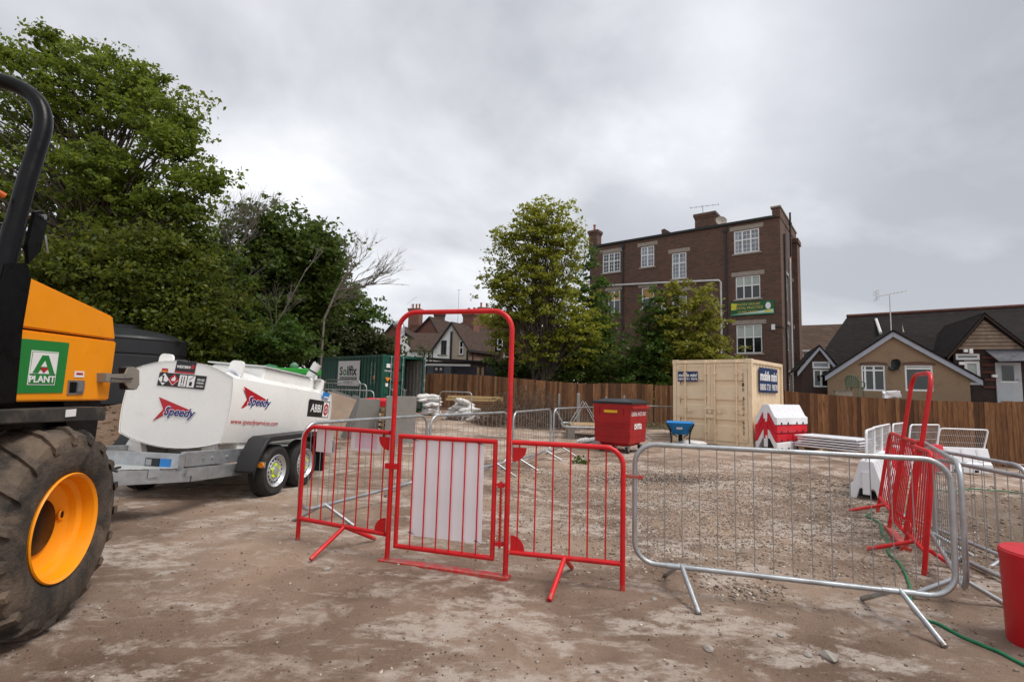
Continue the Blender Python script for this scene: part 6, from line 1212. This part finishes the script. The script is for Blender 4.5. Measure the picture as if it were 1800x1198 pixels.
# ================================================================== red wheeled bin
bn = G(1113.5,801); nc = Vector((2.93,12.28,0)); la = Vector((-.80,.60)); ba = math.atan2(-la.y, -la.x)    # local +x from far left corner to near corner
bin_ = thing('wheelie_bin', (nc.x+la.x*1.0, nc.y+la.y*1.0, 0), 'red four wheeled waste bin with black lid in the middle of the yard', 'bin', ba)
M_BIN = mat('bin_red', (.34,.008,.010), .42, 0, .12, 3, .08, 30, dirt=(.30,.03,.02), dirt_amt=.15, dirt_scale=4); BWx, BDy = 1.0, 1.05
zb, zt = .24, 1.20
def bring(z, i): return [Vector((i,i,z)),Vector((BWx-i,i,z)),Vector((BWx-i,BDy-i,z)),Vector((i,BDy-i,z))]
hs_ = [.24,.40,.405,.55,.555,.72,.725,.90,.905,1.05,1.20]; rings = []
for k, z in enumerate(hs_): rings.append(bring(z, .075*(1-(z-zb)/(zt-zb))*.45-(.006 if (k//2) % 2 else 0)))
B().loft(rings).build('body', M_BIN, bin_, bevel=.006)
B().loft([bring(.16,.16), bring(.24,.11)]).build('underside', M_BIN, bin_)
B().loft([[Vector((x,y,1.205)) for x,y in ((-.04,-.04),(BWx+.05,-.04),(BWx+.05,BDy+.04),(-.04,BDy+.04))],[Vector((x,y,1.25)) for x,y in ((-.045,-.045),(BWx+.055,-.045),(BWx+.055,BDy+.045),(-.045,BDy+.045))],[Vector((x,y,1.325)) for x,y in ((.25,.15),(BWx-.12,.15),(BWx-.12,BDy-.15),(.25,BDy-.15))]]).build('lid', mat('bin_lid', (.022,.023,.027), .35, 0, .1), bin_, bevel=.012)
B().bb(BWx+.003,BWx+.06,-.02,BDy+.05,1.09,1.16).build('lift_rail', M_BIN, bin_, bevel=.006)
FBn = frame((0,-.012,0),(1,0,0),Z); ys = plate('warning_plate', FBn, .30,.66,.98,1.045, mat('bin_yellow', (.72,.42,.01), .5), bin_, .004)
B().tube([(.16,.0,.68),(.16,-.03,.67),(.82,-.03,.67),(.82,0,.68)], .012, 6).build('grab_rail', M_BIN, bin_, True); B().bb(.14,.17,-.02,.02,.93,1.08).bb(.78,.81,-.02,.02,.93,1.08).build('stiffener', M_BIN, bin_)
FBr = frame((BWx-.005,0,0),(0,1,0),Z)
text('bin_lettering', 'GENERAL WASTE ONLY', FBr, .52, .96, .92, .10, M_DW, bin_, .005, 0, .006); text('bin_logo', 'Biffa', FBr @ Matrix.Translation((0,0,-.015)), .50, .68, .46, .20, M_DW, bin_, .02, .1, .006); text('bin_lettering', '0800 601 601', FBr @ Matrix.Translation((0,0,-.055)), .50, .33, .50, .07, M_DW, bin_, .02, 0, .006)
for x in (.14, BWx-.14):
    for y in (.14, BDy-.14):
        c_ = B().bb(x-.045,x-.035,y-.05,y+.05,.08,.165).bb(x+.035,x+.045,y-.05,y+.05,.08,.165).bb(x-.05,x+.05,y-.06,y+.06,.155,.175).build('castor', M_STEEL, bin_)
        B().cyl((x-.028,y+.03,.085),(x+.028,y+.03,.085),.085,18).build('castor_wheel', M_RUB, c_, True); B().cyl((x-.030,y+.03,.085),(x+.030,y+.03,.085),.045,14).build('castor_hub', M_STEEL, c_, True)
# ================================================================== blue wheelbarrow, seen end on
g_ = G(1192,781); wbr = thing('wheelbarrow', (g_.x-.12, g_.y-.55, 0), 'blue wheelbarrow with black frame in front of the tan container', 'wheelbarrow', -.33)
M_BLU = mat('blue_tray', (.010,.20,.52), .4, 0, .08)
def trg(z, x, y0, y1): return [Vector((-x,y0,z)),Vector((x,y0,z)),Vector((x,y1,z)),Vector((-x,y1,z))]
B().loft([trg(.34,.20,-.05,.50),trg(.40,.24,-.12,.58),trg(.66,.36,-.32,.80),trg(.68,.385,-.345,.825),trg(.67,.34,-.30,.78),trg(.42,.22,-.1,.56)]).build('tray', M_BLU, wbr, bevel=.01)
B().tube([(-.28,-.75,.62),(-.27,-.3,.52),(-.20,.1,.33),(-.10,.75,.22)], .017, 8).tube([(.28,-.75,.62),(.27,-.3,.52),(.20,.1,.33),(.10,.75,.22)], .017, 8).build('frame', M_BLACK, wbr, True)
for s in (-1,1): B().tube([(s*.36,-.30,.66),(s*.27,-.22,.45),(s*.24,-.16,.25),(s*.25,-.18,.0)], .022, 8).build('leg', M_BLACK, wbr, True)
wh = B().lathe([(.10,-.045),(.17,-.05),(.195,-.02),(.195,.02),(.17,.05),(.10,.045)], Matrix.Translation((0,.78,.195)) @ Matrix.Rotation(PI/2,4,'Y'), 24).build('wheel', M_RUB, wbr, True); B().cyl((-.06,.78,.195),(.06,.78,.195),.10,16).build('hub', M_STEEL, wh, True)
B().bb(-.10,.06,-.262,-.258,.50,.56).build('maker_label', M_PIPEW, wbr)
# pale sack beside it
def sack_mesh(L_=.62, W_=.40, H_=.15, seed=0):
    rng = random.Random(seed); b_ = B(); rings = []
    for i in range(9):
        a = -1+2*i/8; e = (1-abs(a)**2.6)**.6 if abs(a) < 1 else .0; e = max(e, .16); rg = []
        for j in range(12):
            t_ = 2*PI*j/12; c_, s2 = math.cos(t_), math.sin(t_); rg.append(Vector((a*L_/2*(1+.03*rng.uniform(-1,1)), W_/2*math.copysign(abs(c_)**.7, c_)*(.75+.25*e)*(1+.12*rng.uniform(-1,1)), H_/2+H_/2*math.copysign(abs(s2)**.8, s2)*e*(1+.25*rng.uniform(-1,1)))))
        rings.append(rg)
    return b_.loft(rings)
M_SACK = mat('white_sack', (.62,.60,.585), .6, 0, .10, 9, .5, 25, dirt=(.40,.30,.24), dirt_amt=.15, dirt_scale=7, bd=.02)
p = G(1222,785); o = sack_mesh(.8,.45,.16,5).build('sack', M_SACK, None, True, angle=60); o.location = (p.x,p.y+.25,.0); o.rotation_euler = (0,0,.3); tag(o, 'single pale sack lying at the tan container door', 'sack', 'sacks')
p = G(1043,783); o = sack_mesh(.9,.5,.22,8).build('sack', M_SACK, None, True, angle=60); o.location = (p.x,p.y,.0); o.rotation_euler = (0,0,-.2); tag(o, 'white bag on the ground just left of the red bin', 'sack', 'sacks')
# ================================================================== plastic road barriers
M_PLW = mat('white_polythene', (.74,.74,.77), .4, 0, .05, 3, dirt=(.52,.46,.40), dirt_amt=.08); M_PLR = mat('red_polythene', (.58,.016,.030), .4, 0, .08, 3)
def plastic_block(o, m, L_=1.0, name='block', Wb=.44, saddle=False):
    """hollow road barrier section: sloped sides, foot notches as dark plates, end tongue"""
    h1, h2 = .20, .56; hw, tw = Wb/2, .085
    b_ = B(); rings = []
    for x in (0, L_):
        iw, it, iz = (hw*.80, tw+.012, .318) if saddle else (hw*.62, hw*.42, .16)
        rings.append([Vector((x,-hw,.0)),Vector((x,-iw,.0)),Vector((x,-it,iz)),Vector((x,it,iz)),Vector((x,iw,.0)),Vector((x,hw,.0)),Vector((x,hw,h1)),Vector((x,hw*.80,h1+.03)),Vector((x,tw,h2)),Vector((x,-tw,h2)),Vector((x,-hw*.80,h1+.03)),Vector((x,-hw,h1))])
    b_.loft(rings)
    for s in (-1, 1):                    # shallow ribs on the sloped faces
        for k in range(3):
            x = L_*(.2+.3*k); ps = []
            for dx, e in ((-.06,.0),(-.04,.014),(.04,.014),(.06,.0)):
                ps.append([Vector((x+dx, s*(hw*.78+e), h1+.04)), Vector((x+dx, s*(tw+.012+e), h2-.03))])
            b_.add([q for p2 in ps for q in p2], [(0,1,3,2),(2,3,5,4),(4,5,7,6)])
    bo = b_.build(name, m, o, bevel=.008)
    for s in (-1, 1):
        for x in (.28*L_, .68*L_): B().bb(x-.042, x+.042, s*hw-.003, s*hw+.003, .004, .065).build('notch_shade', M_BLACK, bo)  # black plates stand in for the shade inside foot notches
    B().bb(-.028,-.001,-.05,.05,.08,.40).build('end_tongue', m, bo); return bo
def mesh_top(o, m, L_=1.0, z0=.52, z1=1.0, lean=.0):
    Ml = Matrix.Translation((0,0,z0)) @ Matrix.Shear('XY', 4, (lean, 0)) if lean else Matrix.Translation((0,0,z0)); hh = z1-z0
    fr = B(Ml).tube([(x,0,z) for x, z in rrect(.03,L_-.03,-.02,hh,.06)], .018, 8, closed=True).build('mesh_frame', m, o, True)
    w_ = B(Ml)
    n_ = 26
    for k in range(1, n_): x = .03+(L_-.06)*k/n_; w_.cyl((x,0,0),(x,0,hh),.0022,4,cap=False)
    for k in (1,2): w_.cyl((.03,0,hh*k/3),(L_-.03,0,hh*k/3),.004,4,cap=False)
    w_.build('wire_mesh', M_WIRE if False else mat('white_wire', (.5,.5,.5), .5), o)
chain = [((5.30,7.55),(.66,.75),M_PLW,'nearest white plastic barrier with mesh top by the folded red gate'), ((6.05,8.45),(.68,.73),M_PLW,'second white plastic barrier with mesh top from the folded red gate'), ((6.85,9.35),(.69,.72),M_PLR,'red plastic barrier base under mesh in the curved chain'), ((7.70,10.2),(.74,.67),M_PLW,'white plastic barrier at the bend of the curved chain'), ((8.75,11.15),(.93,.36),M_PLR,'red plastic barrier base before the last white one'), ((10.35,12.35),(.985,-.17),M_PLW,'last white plastic barrier with slanted mesh by the right fence')]
for (x,y), (dx,dy), m_, lab in chain:
    o = thing('road_barrier', (x,y,gr_z(x,y)), lab, 'barrier', math.atan2(dy,dx), 'plastic barriers with mesh tops'); L_ = 1.08; plastic_block(o, m_, L_, 'base_block'); mesh_top(o, M_PLW, L_, lean=.25 if 'last' in lab else 0)
# stack of barrier blocks by the tan container
so = G(1338,793); su = Vector((.985,-.17)); sang = math.radians(14); 
for lev, (m_, zz) in enumerate(((M_PLW,0),(M_PLR,.235),(M_PLR,.47),(M_PLW,.705))):
    for k in range(2):
        o = thing('barrier_block', (7.42+.0*k, 14.25, 0), ['bottom white','lower red','upper red','top white'][lev]+(' barrier block at the near end of the stack by the tan container' if k == 0 else ' barrier block at the far end of the stack by the tan container'), 'barrier', 0, 'stacked plastic barrier blocks')
        ax2 = Vector((.80,.60)); sp0 = Vector((7.22,14.30)); pp = sp0+ax2*(k*.98) + Vector((-.6,.8))*(.02*((lev*3+k) % 3-1)); o.location = (pp.x, pp.y, zz+gz(pp)); o.rotation_euler = (0,0,math.atan2(ax2.y,ax2.x)+.02*((lev*5+k*3) % 3-1)); plastic_block(o, m_, .95, 'block', .62, True)
# white mesh panels on a pallet
pp = G(1402,790); pq = G(1490,800); dv2 = (pq-pp); pa_ = math.atan2(dv2.y, dv2.x)
pal = thing('pallet', (pp.x,pp.y,gz(pp)), 'low wooden pallet under the white panels', 'pallet', pa_)
for x in (.05,.68,1.34):
    B().bb(x,x+.14,-.02,.9,0,.11).build('block', M_WOODP, pal)
for k in range(5): B().bb(.02,1.5,-.02+.2*k,.10+.2*k,.111,.132).build('slat', M_WOODP, pal)
for k in range(5):
    o = thing('mesh_infill', (pp.x,pp.y,gz(pp)+.134+k*.068), ('topmost' if k == 4 else 'lowest' if k == 0 else ['second','third','fourth','fifth','sixth'][k-1])+' white panel counted from the pallet up in the stack by the fence', 'panel', pa_+random.uniform(-.012,.012), 'white panels stacked on the pallet'); x0 = random.uniform(-.08,.03)
    B().bb(x0,x0+1.58,-.05,.05,0,.040).bb(x0,x0+1.58,.90,.98,0,.040).bb(x0,x0+.08,.051,.899,.002,.038).bb(x0+1.50,x0+1.58,.051,.899,.002,.038).build('rim', M_PLW, o, bevel=.006); B().bb(x0+.081,x0+1.499,.051,.899,.014,.024).build('sheet', M_PLW, o)
# ================================================================== black water tank
tp = P(208, 705, 14.0); bt = thing('water_tank', (tp.x, tp.y, .80), 'black ribbed plastic water tank behind the orange dumper', 'tank'); M_TKB = mat('black_tank', (.016,.017,.020), .5, 0, .2, 1.2, .05, 20)
R0 = 1.50; B().lathe([(R0*.98,0),(R0,.04),(R0,.62),(R0*.985,.64),(R0*.985,.68),(R0,.70),(R0,1.28),(R0*.985,1.30),(R0*.985,1.34),(R0,1.36),(R0,1.70),(R0*.97,1.76)], None, 64).build('shell', M_TKB, bt, True, angle=30)
B().lathe([(R0*1.0,1.70),(R0*1.01,1.74),(R0*.99,1.80),(R0*.75,1.95),(R0*.40,2.05),(.28,2.08),(.28,2.16),(.24,2.18),(.001,2.18)], None, 64).build('lid', M_TKB, bt, True, angle=30)
sp_ = G(196, 770); 
o = thing('dropped_bracket', (tp.x+1.35, tp.y-2.0, gr_z(tp.x+1.35, tp.y-2.0)), 'x', 'x') if False else None
# ================================================================== green plant behind the bowser
gm = P(480, 700, 11.0); gmo = thing('green_mixer', (gm.x, gm.y, gr_z(gm.x, gm.y)), 'bright green machine half hidden behind the white bowser', 'machine', math.radians(5)); M_GB = mat('bright_green', (.02,.30,.03), .45, 0, .1); M_GD = mat('machine_green', (.015,.13,.05), .5, 0, .15)
B().bbev(-.55,.65,0,.9,.25,1.55,.04).build('body', M_GD, gmo); B().bbev(-.05,.72,-.1,.95,1.70,1.83,.015).build('tray', M_GB, gmo); B().bb(.0,.1,.3,.4,1.55,1.70).bb(.55,.65,.3,.4,1.55,1.70).build('post', M_GD, gmo)
B().tube([(-.75,.3,1.62),(-.45,.3,1.76),(-.25,.3,1.82),(-.08,.3,1.78)], .10, 10).build('hopper_pipe', M_GD, gmo, True); B().lathe([(.06,0),(.09,.03),(.09,.08),(.05,.12),(.02,.14),(.001,.14)], Matrix.Translation((.30,.3,1.831)), 16).build('motor_cap', mat('sage', (.10,.20,.13), .5), gmo, True); B().lathe([(.07,0),(.12,.05),(.10,.14),(.001,.16)], Matrix.Translation((-.30,.4,1.551)), 16).build('motor_cap', M_GD, gmo, True)
for x in (-.35,.45): w_ = B().lathe([(.12,-.08),(.24,-.09),(.26,-.04),(.26,.04),(.24,.09),(.12,.08)], Matrix.Translation((x,-.02,.26)) @ Matrix.Rotation(PI/2,4,'X'), 24).build('wheel', M_RUB, gmo, True)
# ================================================================== concrete units, boards, pallets by the green container
M_CON = mat('grey_concrete', (.25,.232,.212), .85, 0, .12, 3, .25, 30, dirt=(.12,.11,.10), dirt_amt=.2, dirt_scale=3)
def conc_box(px0, px1, py_t, py_b, d_, label, rz=.0, dep=1.0):
    a = P(px0, py_b, d_); b_ = P(px1, py_b, d_); zt = P((px0+px1)/2, py_t, d_).z; z0 = gz(a); L_ = (b_-a).length; o = thing('concrete_unit', (a.x, a.y, z0), label, 'concrete block', rz, 'concrete units'); h = zt-z0; t_ = .09
    B().bb(0,L_,0,t_,0,h).bb(0,L_,dep-t_,dep,0,h).bb(0,t_,t_,dep-t_,0,h).bb(L_-t_,L_,t_,dep-t_,0,h).build('chamber_walls', M_CON, o, bevel=.012); B().bb(t_,L_-t_,t_,dep-t_,.0,.08).build('chamber_floor', M_CON, o); return o
conc_box(676,729,697,757,13.2,'square grey concrete chamber right of the small pallet stack', .24); conc_box(622,664,701,753,13.8,'square grey concrete chamber left of the small pallet stack', .29)
M_PLY = mat('weathered_plywood', (.235,.17,.125), .85, 0, .18, 2.5, .15, 20, dirt=(.15,.10,.075), dirt_amt=.25, dirt_scale=3)
def leaning(corners, d0, d1, th, m_, label, name):
    ps = [P(x,y,d0+(d1-d0)*k) for (x,y,k) in corners]; n_ = (ps[1]-ps[0]).cross(ps[2]-ps[0]).normalized(); c_ = sum(ps, Vector())/4
    bq_ = Vector((c_.x,c_.y,gz(c_))); o = B().add([p2-bq_ for p2 in ps]+[p2-bq_+n_*th for p2 in ps], [(0,1,2,3),(7,6,5,4),(0,4,5,1),(1,5,6,2),(2,6,7,3),(3,7,4,0)]).build(name, m_, None); o.location = bq_; tag(o, label, 'board', 'leaning boards'); return o
leaning([(570,765,0),(597,772,0),(627,703,1),(577,688,1)], 10.6, 11.3, .02, M_PLY, 'brown plywood sheet leaning behind the rear of the bowser', 'plywood_sheet')
leaning([(600,768,0),(618,768,0),(632,697,1),(622,694,1)], 11.8, 12.2, .03, mat('grey_board', (.115,.11,.105), .85, 0, .15), 'dark board with pale edge leaning against the left concrete chamber', 'leaning_board')
leaning([(585,758,0),(618,764,0),(632,702,1),(584,684,1)], 12.6, 12.9, .03, mat('grey_board2', (.15,.145,.14), .85, 0, .15), 'grey sheet standing behind the plywood', 'leaning_board')
p = P(670, 750, 14.6); 
for k in range(6):
    o = thing('pallet', (p.x-.45+random.uniform(-.03,.03), p.y, gz(p)+.142*k), (['bottom','second','third','fourth','fifth','top'][k])+' pallet from the ground in the small stack between concrete chambers', 'pallet', .1+random.uniform(-.05,.05), 'pallets stacked between the concrete chambers')
    for x in (0,.4,.8): B().bb(x,x+.1,0,.8,0,.1).build('bearer', M_WOODP, o)
    for y in (0,.23,.46,.70): B().bb(-.02,.92,y,y+.10,.101,.120).build('slat', M_WOODP, o)
o = thing('barrier_block', (p.x-.5, p.y+.1, gz(p)+.86), 'red barrier block lying on the small pallet stack', 'barrier', .08, 'stacked plastic barrier blocks'); B().loft([[Vector((x,y,z)) for x,y in ((-.05-e,-.05-e),(.75+e,-.05-e),(.75+e,.45+e),(-.05-e,.45+e))] for z, e in ((0,0),(.17,0),(.24,-.06))]).build('block', M_PLR, o, bevel=.012)
# ================================================================== sacks and timber by the back fence
ORD = ['first','second','third','fourth','fifth','sixth','seventh','eighth']
LAY = ['bottom','second','third','fourth','fifth','top','very top','peak']
def sackpile(pxs, d_, label, seed):
    rng = random.Random(seed)
    for i, (px, py, rz, L2, k2) in enumerate(pxs):
        p = P(px+rng.uniform(-4,4), py, d_+rng.uniform(-.2,.2)); o = sack_mesh(.60,.42,.20,seed*50+i).build('sack', M_SACK, None, True, angle=60); o.location = (p.x, p.y, p.z-.08); o.rotation_euler = (rng.uniform(-.15,.15), rng.uniform(-.22,.22), rz*1.6); tag(o, ORD[k2]+' white sack, '+LAY[L2]+' layer, pile '+label, 'sack', 'white sacks piled by the back fence')
def rowpile(x0, x1, levels, d_, label, seed, base_y):
    rng = random.Random(seed); pts = []; stp = 17.0; lh = 4.6
    for L2 in range(levels):
        xa, xb = x0+L2*4.5, x1-L2*6.5; n_ = max(1, int((xb-xa)/stp))
        for k in range(n_+1): pts.append((xa+(xb-xa)*(k+.5)/(n_+1), base_y-L2*lh*1.1+rng.uniform(-1,1), rng.uniform(-.5,.5), L2, k))
    sackpile(pts, d_, label, seed)
rowpile(786, 848, 6, 20.3, 'beside the timber', 3, 731)
rowpile(748, 774, 7, 22.0, 'by the green container door', 4, 727)
rowpile(822, 872, 1, 19.6, 'lying in front of the timber', 6, 737)
p = P(786, 728, 23.4); M_TIM = mat('new_timber', (.46,.32,.15), .75, 0, .15, 3, .1, 40); M_TIMB = mat('brown_timber', (.17,.09,.045), .8, 0, .2, 3, .1, 40)
tm = thing('timber_stack', (p.x, p.y, gz(p)), 'stack of sawn timber lengths by the back fence', 'timber', math.radians(-3))
for L2 in range(7):
    for k in range(6):
        m_ = M_TIM if L2 >= 5 else M_TIMB; x0 = random.uniform(-.1,.15)+(.0 if L2 >= 5 else .4); ln = (2.35 if L2 >= 5 else 2.5)+random.uniform(-.1,.15); B().bb(x0,x0+ln,k*.115,k*.115+.10,L2*.118,L2*.118+.098).build('timber_length', m_, tm)
# pallet collars lying right of the stack
o = thing('board_pile', tuple(P(862,722,21.6))[:2]+(gz(P(862,722,21.6)),), 'loose brown boards lying right of the timber stack', 'timber', .1)
for k in range(4): B().box((.2+.1*k,.1*k,.05+.07*k),(1.6,.22,.035),Matrix.Rotation(.10-.04*k,3,'Z')).build('loose_board', M_TIMB, o)
# ================================================================== tube trolley behind the barriers
ta = G(968,770); o = thing('tube_trolley', (2.0,15.6,.0), 'low silver tube frame trolley on blocks behind the barriers', 'trolley', math.radians(-4)); Lx, Ly, zf = 1.15, 1.9, .38
B().tube([(x,y,zf) for x,y in rrect(-.35,Lx,0,Ly,.15)], .035, 10, closed=True).build('base_frame', M_GALV, o, True)
for y in (.35,1.5): B().tube([(-.1,y,zf),(.35,y,1.15),(.80,y,zf)], .022, 8).build('a_brace', M_GALV, o, True)
B().bb(-.1,1.05,.15,1.75,zf+.02,zf+.05).build('deck', M_WOODP, o)
for x in (-.2,.9): B().bb(x,x+.22,.1,.5,0,zf-.04).build('support_block', M_CON, o); B().bb(x,x+.22,1.3,1.7,0,zf-.04).build('support_block', M_WOODP, o)
B().tube([(-.3,.1,zf),(-.62,-.0,.95)], .022, 8).build('handle', M_GALV, o, True)
for px, pt_, pb, d_, lab in ((982,692,750,18.8,'thin grey post left of the trolley'),(1016,691,752,18.3,'thick grey post behind the trolley'),(1065,697,745,19.6,'grey post showing above the left of the red bin lid'),(1097,695,745,19.8,'grey post showing above the right of the red bin lid')):
    p = P(px, pb, d_); zt = P(px, pt_, d_).z; w_ = .055 if 'thick' in lab else .035; z0 = gr_z(p.x,p.y); o = B().bb(-w_,w_,-w_,w_,-.3,zt-z0-.02).loft([[Vector((s*w_,t2*w_,zt-z0-.02)) for s,t2 in ((-1,-1),(1,-1),(1,1),(-1,1))],[Vector((s*w_*.6,t2*w_*.6,zt-z0+.01)) for s,t2 in ((-1,-1),(1,-1),(1,1),(-1,1))]]).build('concrete_post', M_CON, None); o.location = (p.x,p.y,z0); tag(o, lab, 'post', 'grey posts by the brambles')
# ================================================================== hose and drum at the right
pts = [(1800,848),(1745,852)]; 
hp_ = [(1648,862,.02),(1690,858,.02),(1745,857,.02),(1790,862,.02)]
def hose(pxs, label, r=.011):
    raw = [G(x,y) for x,y in pxs]; pts = []
    for i in range(len(raw)-1):
        p0 = raw[max(0,i-1)]; p1 = raw[i]; p2 = raw[i+1]; p3 = raw[min(len(raw)-1,i+2)]
        for k in range(8):
            t_ = k/8; pts.append(.5*((2*p1)+(p2-p0)*t_+(2*p0-5*p1+4*p2-p3)*t_*t_+(3*p1-p0-3*p2+p3)*t_**3))
    pts.append(raw[-1]); c0 = pts[0].copy(); o = B().tube([Vector((p.x-c0.x,p.y-c0.y,gr_z(p.x,p.y)+r*.9)) for p in pts], r, 8).build('hose', mat('green_hose', (.010,.16,.07), .4, 0, .1), None, True, angle=80); o.location = (c0.x,c0.y,0); tag(o, label, 'hose', 'green hoses'); return o
hose([(1527,903),(1524,908),(1545,920),(1550,935),(1560,950),(1562,968),(1580,985),(1592,1005),(1600,1030),(1602,1055),(1620,1078),(1655,1095),(1700,1117),(1750,1140),(1805,1168),(1850,1190)], 'green hose snaking under the long silver barrier to the bottom right')
hose([(1640,868),(1680,861),(1730,858),(1790,862),(1860,870)], 'green hose lying on soil behind the leaning barriers', .010)
M_DRUM = mat('red_drum_plastic', (.50,.008,.014), .4, 0, .10, 2.5, .05, 20)
p = G(1815,1140); dr_ = thing('red_drum', (p.x+.20, p.y+.05, -.02), 'smooth red plastic drum cut off by the right edge of the picture', 'drum'); Rd = .235
B().lathe([(Rd*.95,0),(Rd*.965,.02),(Rd*1.0,.50),(Rd*1.03,.54),(Rd*1.03,.565),(Rd*.99,.575)], None, 56).build('body', M_DRUM, dr_, True, angle=30); B().lathe([(Rd*.985,.555),(Rd*.99,.578),(Rd*.6,.582),(.001,.583)], None, 56).build('top', M_DRUM, dr_, True, angle=30)
# soil bank oddments
p = G(196,748,.15); o = B().box((0,0,.03),(.45,.16,.03),Matrix.Rotation(.5,3,'Z')).build('offcut', mat('pale_offcut', (.45,.52,.45), .6), None); o.location = (p.x,p.y,gr_z(p.x,p.y)); tag(o, 'small pale offcut on the soil beside the dumper', 'offcut')
